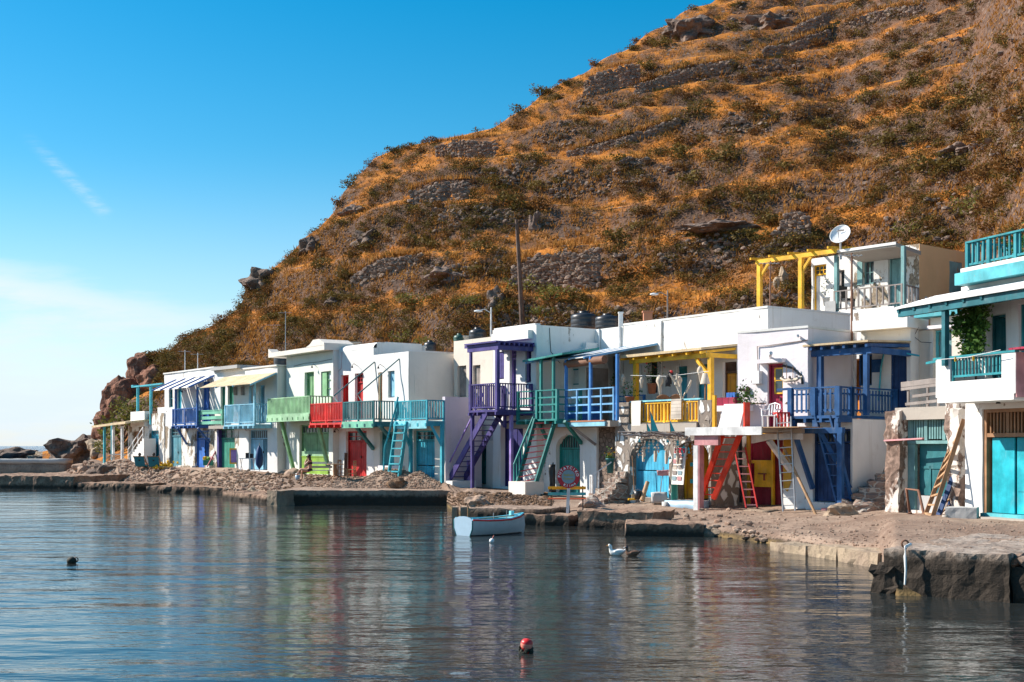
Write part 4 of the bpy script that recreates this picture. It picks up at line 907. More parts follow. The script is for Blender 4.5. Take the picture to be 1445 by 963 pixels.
# --- I: stone house with yellow railing and yellow porch
Ih = House('boat_house', 'grey stone house with painted white stones, yellow railing and yellow porch', 880, 34.0, -500, .47)
h = Ih; xa, xp, xq_, xb = h.x(868), h.x(888), h.x(985), h.x(1003.5); yO = Hh.loc(P(880, HY, F / 30.7)).y; yO = max(yO, 1.6)
zf = h.z(900, 598); zr_ = h.z(880, 568)
oa = h.R(889, 619, 944, 704); ob = h.R(953, 622, 1000, 707); zs_ = h.z(915, 650)
shell(h, 'whitestone', xa, xb, -.6, zf - .01, 1.9, [oa, ob], roof=True, roofmat='concrete', thick=.45)
do_ = door(h, oa, 'skydoor', transom=0, rec=.35, kick=(oa[3] - oa[2]) * .45, handle=False, split=.66); arch_fill(h, oa, zs_, 'greystone', -.003, .44, do_)
h.part('transom_panel', MB().box(oa[0], oa[1], .5, .54, zs_, oa[3]), 'rubble', do_)
d2 = door(h, ob, 'yellowdoor', rec=.5, frame='yellow', split=.42, ajar=1, handle=False); backing(h, ob, 1.5); arch_fill(h, ob, h.z(980, 645), 'greystone', -.003, .44, d2)
xx = lerp(ob[0], ob[1], .3); zc = h.z(975, 668); hgt = h.z(975, 653) - h.z(975, 683)
h.part('numeral', MB().box(xx - .05, xx + .09, .485, .525, zc - hgt / 2, zc + hgt / 2).box(xx - .24, xx - .05, .487, .525, zc + hgt / 2 - .16, zc + hgt / 2 - .003).box(xx - .24, xx - .05, .487, .525, zc - hgt / 2, zc - hgt / 2 + .16).box(xx + .09, xx + .28, .487, .525, zc - hgt / 2, zc - hgt / 2 + .16), 'tag', d2)
h.part('stone_pier', MB().wallgrid(xa, xp, zf - .007, zr_, 0, .5), 'whitestone'); h.part('stone_pier', MB().wallgrid(xq_, xb, zf - .007, h.z(990, 565), 0, .5), 'whitestone')
h.part('slab_edge', MB().box(xp, xq_, -.09, -.004, zf - .35, zf - .02).box(xp, xq_, -.05, .44, zf, zf + .012), 'concrete')
h.part('railing', rail_mb((xp + .05, .12, zf), (xq_ - .05, .12, zf), h.z(930, 568) - zf - .02, 'v', sp=.2, bw=.075, post=.1, mid=1, low=.07, tw=.12), 'yellow'); h.part('handrail', MB().box(xp, xq_ + .1, .02, .2, zr_ - .02, zr_ + .04), 'turqpale')
x0_ = h.x(880, -yO); x1_ = h.x(1083, -yO)
ops = [h.R(912.5, 505, 927.5, 556, -yO), h.R(954.5, 517.5, 969.5, 600, -yO), h.R(983, 515, 998.5, 600, -yO), h.R(1020, 511.5, 1039.5, 600, -yO)]
ztI = h.z(1040, 440, -yO); dep = h.S(1188, 460, x1_)[0] - yO; dep = min(max(5, dep), 11)
shell(h, 'white', x0_ + .003, x1_, zf - .008, ztI, dep, ops, y=yO, roofmat='greywhite', cop=.02)
backing(h, ops[0], yO + .8); window(h, (ops[0][0], ops[0][1], ops[0][2], ops[0][3]), 'white', .2, 1, 1, pane='dark', y=yO, sill='white')
for k, mt in ((1, 'turqdoor'), (2, 'turqdoor'), (3, 'yellowdoor')): door(h, ops[k], mt, double=False, transom=.45 if k != 2 else 0, y=yO, handle=False, frame='teal' if k < 3 else 'darkwood')
yp, _ = h.S(992, 493, x1p := h.x(1040.5, -yO)); zfr = h.L(992, 494, -yp)[1]; xl = h.L(871, 505, -yp)[0]
rf = h.part('porch_roof', MB().add([(xl, yp - .1, zfr - .05), (x1p, yp - .1, zfr), (x1p, yO - .01, zfr + .25), (xl + .4, yO - .01, zfr + .2), (xl, yp - .1, zfr + .07), (x1p, yp - .1, zfr + .1), (x1p, yO - .01, zfr + .34), (xl + .4, yO - .01, zfr + .28)], [(3, 2, 1, 0), (4, 5, 6, 7), (0, 1, 5, 4), (1, 2, 6, 5), (2, 3, 7, 6), (3, 0, 4, 7)]), 'reed')
for i in range(7): xx = lerp(xl + .3, x1p - .1, i / 6); h.part('rafter', MB().bar((xx, yp - .05, zfr - .1), (xx, yO - .02, zfr + .14), .09, .1), 'yellow', rf)
pxs = [h.L(px, 530, -(yp + .25))[0] for px in (897.5, 1003)]
h.part('beam', MB().box(pxs[0] - .35, x1p, yp + .16, yp + .34, zfr - .3, zfr - .12), 'yellow', rf)
for xx in pxs: post(h, rf, xx, yp + .25, zf, zfr - .3, 'yellow', .19)
brace(h, rf, (pxs[1] - .85, yp + .25, zfr - .3), (pxs[1] - .05, yp + .25, zfr - 1.05), 'yellow', .13)
h.part('beam', MB().box(x1p - .18, x1p, yp + .35, yO - .01, zfr - .28, zfr - .1), 'yellow', rf)
h.part('drain_pipe', MB().tube([(h.x(934, -yO), yO - .05, zf), (h.x(934, -yO), yO - .05, ztI)], .05, 6), 'whitewood')

# --- J: pinkish house with the concrete terrace and the red ladder
Jh = House('boat_house', 'pinkish white house with crimson upper door above a concrete terrace', 1095, 38.6, -900, .50)
h = Jh; xa, xm, xb = h.x(1041), h.x(1140), h.x(1140); zf = h.z(1095, 603); zt = h.z(1140, 463); dep = h.S(1203, 480, xb)[0] + .3
x00 = h.x(1004); ol = h.R(1057, 612, 1105, 716)
yj = 1.7; ol = h.R(1057, 612, 1105, 716, -yj); ol = (ol[0], ol[1], ol[2], ol[3] - .1); shell(h, 'ochre', h.x(1004), h.x(1120) - .0, -.7, zf - .2, 3, [ol], roof=False, y=yj); shell(h, 'white', h.x(1120) + .003, xb, -.7, zf - .2, 4, [], roof=False)
door(h, ol, 'darkred', rec=.12, handle=False, split=.72, frame='crimson', y=yj); h.part('door_post', MB().box(h.x(1089, -yj), h.x(1091.5, -yj), yj - .03, yj + .1, -.1, zf - .3), 'yellow')
sx = h.R(1064, 654, 1088, 684, -yj); g = MB().box(sx[0], sx[1], yj + .03, yj + .1, sx[2], sx[3]); sh_ = h.part('yellow_shutter', g, 'yellow')
h.part('shutter_trim', MB().box(sx[0] - .12, sx[1] + .12, yj + .0, yj + .07, sx[3], sx[3] + .12).box(sx[0] - .06, sx[1] + .12, yj + .0, yj + .07, sx[2] - .1, sx[2]).box(sx[0] + .1, sx[1] - .08, yj - .018, yj + .028, (sx[2] + sx[3]) / 2 - .015, (sx[2] + sx[3]) / 2 + .015).box((sx[0] + sx[1]) / 2 + .1, (sx[0] + sx[1]) / 2 + .16, yj - .016, yj + .028, sx[2] + .18, (sx[2] + sx[3]) / 2), 'yellow', sh_)
h.part('shutter_mark', MB().box((sx[0] + sx[1]) / 2 - .2, (sx[0] + sx[1]) / 2 + .2, yj - .03, yj + .016, (sx[2] + sx[3]) / 2 - .02, (sx[2] + sx[3]) / 2 + .02).box((sx[0] + sx[1]) / 2 + .06, (sx[0] + sx[1]) / 2 + .13, yj - .031, yj + .015, sx[2] + .15, (sx[2] + sx[3]) / 2), 'darkred', sh_)
ou = h.R(1083, 514, 1105, 604)
shell(h, 'pinkwhite', xa, xb, zf - .197, zt, max(dep, 3), [ou], cop=.025, floor=False, roofmat='greywhite')
od = door(h, ou, 'crimson', double=False, rec=.12, panels=False)
x0_, x1_, z0_, z1_ = ou; wz = lerp(z0_, z1_, .55); h.part('door_window', MB().box(lerp(x0_, x1_, .38), lerp(x0_, x1_, .9), .11, .145, wz, z1_ - .2), 'glass', od)
g = MB(); a, b = lerp(x0_, x1_, .34), lerp(x0_, x1_, .94); g.box(a, a + .05, .1, .14, wz - .04, z1_ - .16).box(b - .05, b, .1, .14, wz - .04, z1_ - .16).box(a, b, .1, .139, z1_ - .2, z1_ - .15).box(a, b, .1, .139, wz - .05, wz).box(a, b, .1, .139, (wz + z1_) / 2 - .1, (wz + z1_) / 2 - .07); h.part('door_window_frame', g, 'yellow', od)
h.part('lintel', MB().box(x0_ - .35, x1_ + .12, -.25, -.004, z1_ + .02, z1_ + .17), 'pinkwhite')
h.part('skirting', MB().box(h.x(1060), x0_ - .05, -.012, .02, h.z(1065, 572), h.z(1065, 569)).box(h.x(1105.5), h.x(1112), -.012, .02, h.z(1065, 572), h.z(1065, 569)), 'darkwood')
h.part('meter_box', MB().box(h.x(1066), h.x(1076), -.22, -.005, h.z(1070, 542), h.z(1070, 524)), 'whitemetal'); cable(h, [(1070, 524), (1069, 489), (1085, 488), (1140, 480)], 'greywood', .02); cable(h, [(1105, 516), (1120, 520), (1131, 530), (1133, 542)], 'wire', .045)
h.part('flood_lamp', MB().tube([(h.x(1086), -.02, h.z(1088, 505)), (h.x(1088, .5), -.5, h.z(1090, 500))], .07).tube([(h.x(1127), -.02, h.z(1127, 475)), (h.x(1126, .3), -.3, h.z(1126, 475))], .05), 'whitemetal')
# terrace slab with its timber edge
dt = 2.3; s0, s1 = h.L(968, 607, dt)[0], h.L(1076, 607, dt)[0]; zs_ = h.L(1020, 604, dt)[1]
te = h.part('terrace_slab', MB().box(s0 + .05, s1, -dt + .004, -.004, zs_ - .16, zs_ - .02).box(s1 + .003, h.L(1130, 610, 1.1)[0], -1.1, -.005, zs_ - .2, zs_ - .03), 'concrete')
h.part('terrace_edge', MB().box(s0, s1, -dt - .06, -dt, zs_ - .26, zs_ + .03), 'whitewood', te); h.part('terrace_edge', MB().box(s0, s1 + 1.5, -dt - .03, -.9, zs_ - .018, zs_ + .012), 'rawwood', te)
h.part('beam', MB().box(s0 + .35, h.L(1012, 617, dt)[0], -dt + .05, -dt + .2, zs_ - .62, zs_ - .265), 'pinkwood', te); q = h.L(983, 640, dt); q0 = h.L(983, 721, dt)
post(h, te, q[0], -dt + .12, q0[1] - .3, zs_ - .63, 'pinkwood', .27)
h.part('lit_post_face', MB().box(q[0] - .13, q[0] + .07, -dt - .03, -dt - .018, q0[1] - .3, zs_ - .63), 'whitewood', te)  # white strip paints the sunlit left and front of the pink post
g = MB().prism([(h.L(1060, 620, 1.1)[0], zs_ - .21), (h.L(1130, 610, 1.1)[0], zs_ - .21), (h.L(1130, 610, 1.1)[0], zs_ - .42), (h.L(1085, 610, 1.1)[0], zs_ - .42), (h.L(1060, 610, 1.1)[0], zs_ - .55)], -1.1, -.95); h.part('edge_beam', g, 'whitewood', te)
brace(h, te, (h.L(1085, 620, 1.0)[0], -1.0, zs_ - .45), (h.L(1115, 665, .1)[0], -.05, h.L(1115, 665, .1)[1]), 'whitewood', .17)
h.part('stone_patch', MB().wallgrid(h.x(1004, -1), h.x(1014, -1), -.4, zf - .5, 1.1, 1.6), 'whitestone'); h.part('cheek_wall', MB().wallgrid(h.x(1105), h.x(1120), -.7, zf - .2, 0, 1.69), 'white'); h.part('painted_patch', MB().prism([(h.x(1106), h.z(1106, 620)), (h.x(1106), h.z(1106, 690)), (h.x(1112), h.z(1112, 694)), (h.x(1117), h.z(1117, 680)), (h.x(1119), h.z(1119, 620))], -.028, -.024), 'ochre')
h.part('pink_wall', MB().box(h.x(1041), h.x(1082), -.03, -.022, zf, h.z(1060, 571)), 'lilac'); h.part('shelf', MB().box(h.x(1028), h.x(1064), -.75, -.035, h.z(1045, 581), h.z(1045, 573)), 'pinkwhite')

# --- K: ultramarine balcony house
Kh = House('boat_house', 'white house with ultramarine picket balcony, porch and door', 1170, 40.1, -900, .66)
h = Kh; x0_, xr_ = h.x(1140) + .004, h.x(1203); yK = Jh.S(1203, 480, Jh.xb if hasattr(Jh, 'xb') else Jh.x(1140))[0]
x1 = h.L(1265, 550, -yK)[0]; d = -h.S(1184, 570, x1)[0]; zf = h.L(1184, 586, d)[1]; ht = h.L(1184, 546, d)[1] - zf
ol = h.R(1147, 606, 1200, 710); ysd = h.S(1262, 600, xr_)[0]
shell(h, 'white', x0_, xr_, -.8, zf - .12, max(ysd, 2.5), [ol], roof=True, roofmat='concrete')
door(h, ol, 'kdoor', transom=.5, bars='bars', rec=.14, handle=False); h.part('plinth', MB().box(h.x(1145), h.x(1202), -.35, -.006, -.8, ol[2] - .005), 'white2'); h.part('red_box', MB().box(h.x(1161, .5), h.x(1178, .5), -.6, -.36, -.35, -.12), 'pinkwood')
ua, ub, = h.R(1211, 501, 1230.5, 544, -yK), h.R(1257, 497, 1279.5, 590, -yK); xu0, xu1 = Jh.x(1140) - 0, h.x(1285, -yK); xu0 = h.x(1140) + .35
ztK = h.z(1240, 467, -yK); shell(h, 'white', h.x(1140) + .35, xu1, zf - .117, ztK, 5, [ua, ub], y=yK, roofmat='greywhite')
h.part('roof_ledge', MB().box(h.x(1203, -yK) + .3, xu1 + .15, yK - .5, yK + 1, ztK + .003, ztK + .38), 'white')
window(h, ua, 'kblue', .06, 2, 1, None, 'dark', y=yK); a, b = h.L(1230.5, 526, -yK + .05), h.L(1244, 507, -yK + .05); h.part('open_shutter', MB().box(a[0] + .02, b[0], yK - .09, yK - .04, a[1], b[1]), 'kblue')
door(h, ub, 'kdoor', double=True, y=yK, rec=.05, handle=False)
h.part('drain_pipe', MB().tube([(h.x(1203, -yK) + .12, yK - .07, zf), (h.x(1203, -yK) + .12, yK - .07, ztK)], .05), 'whitewood')
x0 = h.L(1113, 586, d)[0]
bo = balcony(h, x0, x1, d, zf, ht, 'kblue', 'p', 'R', y0=0, sp=.2, bw=.04, post=.17, mid=1, thick=.1, low=.18)
h.part('deck', MB().box(xr_ + .01, x1, .002, yK - .004, zf - .1, zf), 'kblue', bo); h.part('railing', rail_mb((x1 - .05, 0, zf), (x1 - .05, yK - .05, zf), ht, 'p', sp=.2, bw=.04, post=.17, low=.18, ends=(1, 1)), 'kblue', bo)
h.part('handrail', MB().bar((h.L(1096, 548, d)[0], -d + .05, zf + ht - .02), (x0, -d + .05, zf + ht), .08), 'kblue', bo)
h.part('beam', MB().box(x0 - .1, x1 * .0 + h.L(1188, 600, d)[0], -d + .02, -d + .2, zf - .62, zf - .42), 'kblue', bo)
for k in range(3): xx = lerp(x0 + .15, h.L(1183, 600, d)[0] - .1, k / 2); h.part('post', MB().box(xx - .08, xx + .08, -d + .03, -d + .19, zf - .42, zf - .14), 'kblue', bo)
q = h.L(1184.5, 723, d); post(h, bo, h.L(1184, 650, d)[0], -d + .1, q[1] - .4, zf - .6, 'kblue', .18)
for pa, pb, dd in (((1119, 606), (1148, 690), .05), ((1156, 606), (1183, 690), d)): a = h.L(*pa, d); b = h.L(*pb, dd); brace(h, bo, (a[0], -d + .1, zf - .6), (b[0], -dd + .12 if dd > 1 else -.1, b[1]), 'kblue', .15)
q0, q1 = h.L(1207, 712, .35), h.L(1182, 606, .35)
ladder(None, None, (q0[0] - .6, -.35, -.3), (q1[0] - .6, -.8, zf), (q0[0], -.35, -.3), (q1[0], -.8, zf), 9, 'kblue', 'kblue', .07, .14, .04, .12, parent=bo)
xp1 = h.x(1286, -yK); yp = h.S(1229, 483, xp1)[0]; zr = h.L(1229, 483, -yp)[1]; xl = h.L(1137, 488, -yp)[0]
rf = h.part('porch_roof', MB().add([(xl, yp - .2, zr - .02), (xp1, yp - .2, zr), (xp1, yK - .01, zr + .14), (xl + .2, yK - .01, zr + .12), (xl, yp - .2, zr + .05), (xp1, yp - .2, zr + .07), (xp1, yK - .01, zr + .2), (xl + .2, yK - .01, zr + .18)], [(3, 2, 1, 0), (4, 5, 6, 7), (0, 1, 5, 4), (1, 2, 6, 5), (2, 3, 7, 6), (3, 0, 4, 7)]), 'reed')
for i in range(6): xx = lerp(xl + .3, xp1 - .1, i / 5); h.part('rafter', MB().bar((xx, yp - .15, zr - .1), (xx, yK - .02, zr + .03), .1, .12), 'kblue', rf)
h.part('beam', MB().box(xl + .1, xp1, yp + .02, yp + .2, zr - .38, zr - .16), 'kblue', rf); h.part('beam', MB().box(xp1 - .16, xp1, yp + .205, yK - .01, zr - .36, zr - .15), 'kblue', rf)
for px, wd in ((1157.5, .19), (1222.5, .16)): xx = h.L(px, 520, -(yp + .1))[0]; post(h, rf, xx, yp + .1, zf, zr - .38, 'kblue', wd)
h.part('hose', MB().tube([(h.x(1242, -yK), yK - .1, zf + .6), (h.x(1245, -yK), yK - .1, h.z(1246, 520, -yK)), (h.x(1249, -yK), yK - .1, h.z(1249, 500, -yK)), (h.x(1270, -yK), yK - .3, h.z(1270, 496, -yK)), (h.x(1287, -yK), yK - .3, h.z(1287, 500, -yK)), (h.x(1303, -yK), yK - .3, h.z(1300, 503, -yK))], .035), 'turq')
# worn stone steps against the side wall
t = Thing('stone_steps', 'worn broken stone steps climbing beside the ultramarine door', 'steps', P(1222, 716, 42.2), math.atan2(h.t.y, h.t.x) * .35)
for i in range(6): t.part('step', MB().rough(-.75 + .27 * i, 1.0, -.25 + .18 * i, 1.3, (-.4 if i == 0 else .22 * i), .22 * (i + 1), .15, .10, 80 + i, 2.4, False), 'stairstone')
# --- L: ruined garage between, with a beige house behind it
Lh = House('boat_house', 'ruined stone boat garage with barred faded teal door', 1310, 45.5, -150, .66)
h = Lh; xa, xb = h.x(1263), h.x(1368); zl = h.z(1310, 578); ol = h.R(1277, 593, 1351, 724)
shell(h, 'ruin', xa, xb, -.7, zl, 4.5, [ol], roof=True, roofmat='concrete', thick=.5); backing(h, ol, 1.4)
h.part('lintel', MB().wallgrid(h.x(1266), h.x(1362), h.z(1315, 592), zl + .08, -.1, -.01, wob=.05, step=.2), 'concrete')
ow = (ol[0] + .02, ol[1] - .02, ol[2], ol[3])
f = MB(); zt_ = h.z(1300, 622)
for a in (ow[0], lerp(ow[0], ow[1], .33), lerp(ow[0], ow[1], .68), ow[1] - .12): f.box(a, a + .12, .1, .22, zt_ + .01, ow[3])
for i in range(18): xx = lerp(ow[0] + .1, ow[1] - .1, (i + .5) / 18); f.box(xx - .03, xx + .03, .13, .18, zt_ + .05, ow[3])
f.box(ow[0], ow[1], .08, .26, zt_ - .1, zt_); do_ = h.part('door_grille', f, 'paleteal')
h.part('door_frame', MB().box(ow[0], ow[0] + .3, .1, .22, ow[2], zt_ - .11).box(ow[1] - .42, ow[1], .1, .22, ow[2], zt_ - .11), 'paleteal', do_)
h.part('door_leaf', MB().box(ow[0] + .31, lerp(ow[0], ow[1], .7), .3, .35, h.z(1310, 700), zt_ - .11).box(ow[0] + .4, lerp(ow[0], ow[1], .66), .27, .298, h.z(1310, 662), h.z(1310, 658)).box(lerp(ow[0], ow[1], .35), lerp(ow[0], ow[1], .38), .27, .298, h.z(1310, 695), h.z(1310, 658)), 'darkteal', do_); h.part('sill_board', MB().box(ow[0] + .3, lerp(ow[0], ow[1], .8), .2, .26, -.2, h.z(1310, 700) - .01), 'greyconc', do_)  # door leaf's darker teal puts the doorway's shadow into its colour
h.part('pillar', MB().rough(h.x(1263) - .15, h.x(1277), -.28, .3, -.7, zl - .02, .16, .09, 3, 2.6, False), 'ruindark')
h.part('pillar', MB().rough(h.x(1352), h.x(1366), -.5, .3, -.7, zl + .25, .16, .10, 5, 2.4, False).rough(h.x(1366), h.x(1380), -.75, .1, -.7, zl - .1, .16, .12, 9, 2.2, False), 'ruin')
# old plank fence and rails on its roof
yy = .3; f = MB()
for z_, (p0, p1_) in ((h.z(1300, 567), (1268, 1352)), (h.z(1300, 556), (1278, 1352)), (h.z(1300, 545), (1262, 1340)), (h.z(1300, 538.5), (1262, 1345))): f.bar((h.x(p0), yy, z_ - .05), (h.x(p1_), yy + .1, z_ + .08), .05, .17 if z_ > zl + .75 else .09)
for px in (1270, 1297, 1312, 1330, 1348): f.bar((h.x(px), yy + .06, zl), (h.x(px), yy + .06, zl + .95), .06)
h.part('plank_fence', f, 'greywood'); h.part('loose_plank', MB().bar((h.x(1250, .3), -.35, h.z(1250, 622, .3)), (h.x(1303, .3), -.3, h.z(1303, 619, .3)), .09, .05), 'pinkwood')
Qh = House('house', 'small beige house behind the ruined garage with open teal window', 1310, 39.5, -500, 1.0, cat='house', group='houses above the row')
h = Qh; xa, xb = h.x(1287), h.x(1358); zt = h.z(1300, 466); uo = h.R(1317, 466.5, 1343, 545)
shell(h, 'beige', xa, h.x(1312.5), -.5, zt, 3, roof=True, y=.25); shell(h, 'beige', h.x(1312.5) + .003, xb, -.5, h.z(1335, 447), 3.2, [uo], roof=True)
door(h, uo, 'paleteal', transom=.0, ajar=0, handle=False, frame='mpale'); backing(h, uo); h.part('cornice', MB().box(h.x(1297), xb, -.3, .5, h.z(1335, 446), h.z(1335, 440)), 'mpale')
h.part('ledge', MB().box(h.x(1312.5), xb, -.16, -.004, uo[3] + .04, uo[3] + .16), 'pinkwhite'); cable(h, [(1297, 462), (1290, 475), (1300, 483), (1315, 484)])

# --- M: the near house on the right
Mh = House('boat_house', 'near white house with petrol porch, vine and flat turquoise garage doors', 1400, 50.0, 100, .68)
h = Mh; xa, xb = h.x(1362), h.x(1560); zf = h.z(1400, 556); ol = h.R(1386, 578, 1478, 731)
shell(h, 'white2', xa, xb, -.9, zf - .22, 6, [ol], roof=False); backing(h, ol, 1.0)
x0_, x1_, z0_, z1_ = ol; zt_ = h.z(1400, 616)
dm = MB(); xs = [h.x(p) for p in (1394, 1425, 1427.5, 1470)]
dm.box(xs[0], xs[1], .16, .22, z0_ + .03, zt_ - .04); dm.box(xs[2], xs[3], .19, .24, z0_ + .03, zt_ - .04)
dm.box(xs[2] + .03, xs[3], .17, .186, z0_ + (zt_ - z0_) * .3, z0_ + (zt_ - z0_) * .32); do_ = h.part('door', dm, 'mturq', None, 'flat turquoise garage door leaves')
h.part('door_frame', MB().box(x0_ + .003, x0_ + .12, .05, .3, z0_, z1_ - .003).box(x0_ + .121, x1_, .06, .3, zt_ - .02, zt_ + .09).box(x0_ + .121, x1_, .06, .3, z1_ - .1, z1_ - .003), 'wood', do_)
g = MB()
for k in range(17): xx = lerp(x0_ + .2, x1_, k / 17); w_ = .06 if k % 6 == 5 else .025; g.box(xx - w_, xx + w_, .12, .17, zt_ + .095, z1_ - .1)
h.part('transom_bars', g, 'wood', do_); h.part('threshold', MB().box(h.x(1388), x1_, -.12, .15, z0_ - .12, z0_ + .015), 'mpale', do_); h.part('step', MB().box(h.x(1392, .3), x1_, -.5, -.125, -.9, z0_ - .07), 'concrete')
yd = 1.25; b0, b1 = h.L(1320.5, 540, yd)[0], h.L(1433, 540, yd)[0]; zb0, zb1 = h.L(1400, 557, yd)[1], h.L(1433, 497, yd)[1]
ra, rb = h.L(1340.5, 530, yd)[0], h.L(1413.5, 530, yd)[0]; rz0 = h.L(1380, 536, yd)[1]
bm2 = MB().wallgrid(b0, b1, zb0, zb1, -yd, -yd + .18, [(ra, rb, rz0, zb1 - .02)], wob=.012); bm2.box(b0 + .003, b0 + .18, -yd + .182, -.004, zb0, zb1); bm2.box(b1 - .18, b1 - .003, -yd + .182, -.004, zb0, zb1); bm2.box(b0, b1, -yd + .185, -.003, zb0 - .0, zb0 + .18)
bo = h.part('balcony', bm2, 'white2'); h.part('balcony_lip', MB().box(b0 + .1, b1 - .05, -yd - .02, -.003, zb0 - .16, zb0 - .003), 'white', bo)
h.part('railing', rail_mb((ra + .02, -yd + .09, rz0), (rb - .02, -yd + .09, rz0), zb1 - rz0, 'v', sp=.13, bw=.045, low=.14, ends=(1, 1)), 'teal', bo)
h.part('handrail', MB().bar((b0 - .1, -yd + .05, zb1 + .03), (b1, -yd + .05, zb1 + .03), .14, .06).bar((b0 - .65, -yd + .2, zb1 - .05), (b0 + .3, -yd + .1, zb1 + .0), .07), 'teal', bo); h.part('pink_side', MB().box(b1 + .003, b1 + .02, -yd + .02, -.01, zb0 - .1, zb1), 'pinkwood', bo); h.part('red_ledge', MB().box(h.L(1424, 494, yd)[0], b1 + 2.2, -yd - .02, -.3, zb1 + .065, zb1 + .12), 'crimson', bo)
xw = h.x(1357); up = h.R(1391, 446, 1420, 560); u2 = h.R(1437, 430, 1470, 560); zc = h.z(1400, 398)
shell(h, 'white', xw, xb, zf - .217, zc, 6, [up, u2], roof=False); door(h, up, 'mteal', double=True, rec=.25, panels=True); backing(h, u2, .6); window(h, (u2[0], u2[1], u2[2], u2[3]), 'teal', .1, 2, 2)
h.part('cornice', MB().box(h.L(1347, 392, .45)[0], xb + .1, -.45, 6, zc + .002, zc + .34), 'mpale'); zc2 = h.z(1380, 376); tr = h.part('roof_parapet', MB().wallgrid(h.x(1360), xb, zc + .345, zc2, -.12, .2, wob=.012), 'white2')
h.part('roof', MB().box(h.x(1357) + .3, xb, .25, 5.9, zc + .35, zc + .42), 'concrete')
rx0, rxm = h.x(1365), h.x(1395); zr0 = zc2 - .02; ht = h.z(1395, 336) - zr0
h.part('railing', rail_mb((rx0, .02, zr0), (rxm, .02, zr0), ht, 'v', sp=.22, bw=.07, post=.11, tw=.16), 'teal', tr); h.part('railing', rail_mb((rxm + .02, .02, zr0), (xb, .02, zr0), ht, 'v', sp=.2, bw=.05, post=.1, tw=.16, mid=3), 'teal', tr); h.part('railing', rail_mb((rx0, .1, zr0), (rx0, 3.0, zr0), ht, 'v', sp=.22, bw=.06, post=.1, ends=(0, 1)), 'teal', tr)
# long petrol porch with pale corrugated roof
yd2 = 1.35; pa = h.L(1268, 440, yd2); pb = h.L(1445, 404, yd2); xe = h.L(1268, 440, yd2)[0]; zr = h.L(1400, 414, yd2)[1]
rf = MB(); n = 30
for i in range(n):
    a, b = lerp(-yd2 - .15, .0, i / n), lerp(-yd2 - .15, .0, (i + 1) / n); za, zb_ = lerp(zr, zr + .42, i / n), lerp(zr, zr + .42, (i + 1) / n); bmp = .03 if i % 3 == 1 else 0
    rf.add([(xe, a, za + bmp), (xb, a, za + bmp), (xb, b, zb_ + bmp), (xe, b, zb_ + bmp), (xe, a, za - .03), (xb, a, za - .03), (xb, b, zb_ - .03), (xe, b, zb_ - .03)], [(3, 2, 1, 0), (4, 5, 6, 7), (0, 1, 5, 4), (2, 3, 7, 6), (3, 0, 4, 7), (1, 2, 6, 5)])
ro = h.part('porch_roof', rf, 'whitewood')
h.part('beam', MB().box(xe + .05, xb, -yd2 - .06, -yd2 + .1, zr - .26, zr - .04), 'mteal', ro); xp_ = h.L(1331.5, 470, yd2)[0]; post(h, ro, xp_, -yd2 + .06, zb1 - .2, zr - .26, 'mteal', .15)
for i in range(6): xx = lerp(xe + .1, h.x(1445), i / 5); h.part('rafter', MB().bar((xx, -yd2 - .1, zr - .09), (xx, -.01, zr + .3), .09, .1), 'mteal', ro)
# --- N: the house on the slope above with the dish
Nh = House('house', 'weathered house on the slope with peeling orange gable wall and wooden railing', 1200, 29.2, -740, 9.05, cat='house', group='houses above the row')
h = Nh; xa, xs_, xb = h.x(1145), h.x(1199), h.x(1297); zt = h.z(1297, 344); dep = h.S(1362, 360, xb)[0] + .3
o = [h.R(1147, 375, 1166, 438), h.R(1182, 382, 1191.5, 409)]; o2 = [h.R(1218, 369, 1233, 400), h.R(1253, 364, 1273, 436)]
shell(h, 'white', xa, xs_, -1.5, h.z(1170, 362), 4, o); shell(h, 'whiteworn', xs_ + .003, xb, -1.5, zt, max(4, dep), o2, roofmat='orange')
door(h, o[0], 'whitewood', double=False, transom=.5, bars='panes', frame='yellow', handle=False); window(h, o[1], 'greywood', .1, 1, 1, 'l'); window(h, o2[0], 'paleteal', .12, 2, 2, 'L'); door(h, o2[1], 'paleteal', double=True, handle=False)
so_ = MB(); ya, za = h.S(1339, 368, xb); yb_, zb_ = h.S(1357, 416, xb)
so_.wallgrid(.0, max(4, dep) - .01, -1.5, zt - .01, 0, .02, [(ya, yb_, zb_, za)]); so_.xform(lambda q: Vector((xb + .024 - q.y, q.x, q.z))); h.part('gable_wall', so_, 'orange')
h.part('side_shutter', MB().box(xb + .006, xb + .02, ya + .03, yb_ - .03, zb_ + .03, za - .03), 'paleteal')
d = 2.0; c0, c1 = h.L(1183, 355, d)[0], xb + .1; zc_ = h.L(1283, 342, d)[1]
ca = h.part('porch_roof', MB().add([(c0, -d, zc_ - .1), (c1, -d, zc_ - .1), (c1, -.004, zc_ - .3), (c0, -.004, zc_ - .3), (c0, -d, zc_ + .06), (c1, -d, zc_ + .06), (c1, -.004, zc_ - .12), (c0, -.004, zc_ - .12)], [(3, 2, 1, 0), (4, 5, 6, 7), (0, 1, 5, 4), (1, 2, 6, 5), (2, 3, 7, 6), (3, 0, 4, 7)]), 'concrete')
h.part('roof_edge', MB().box(c0 - .05, c1, -d - .05, -d - .003, zc_ - .02, zc_ + .1), 'white', ca)
for px in (1180.5, 1275): post(h, ca, h.L(px, 390, d - .1)[0], -d + .1, -.6, zc_ - .12, 'paleteal', .17)
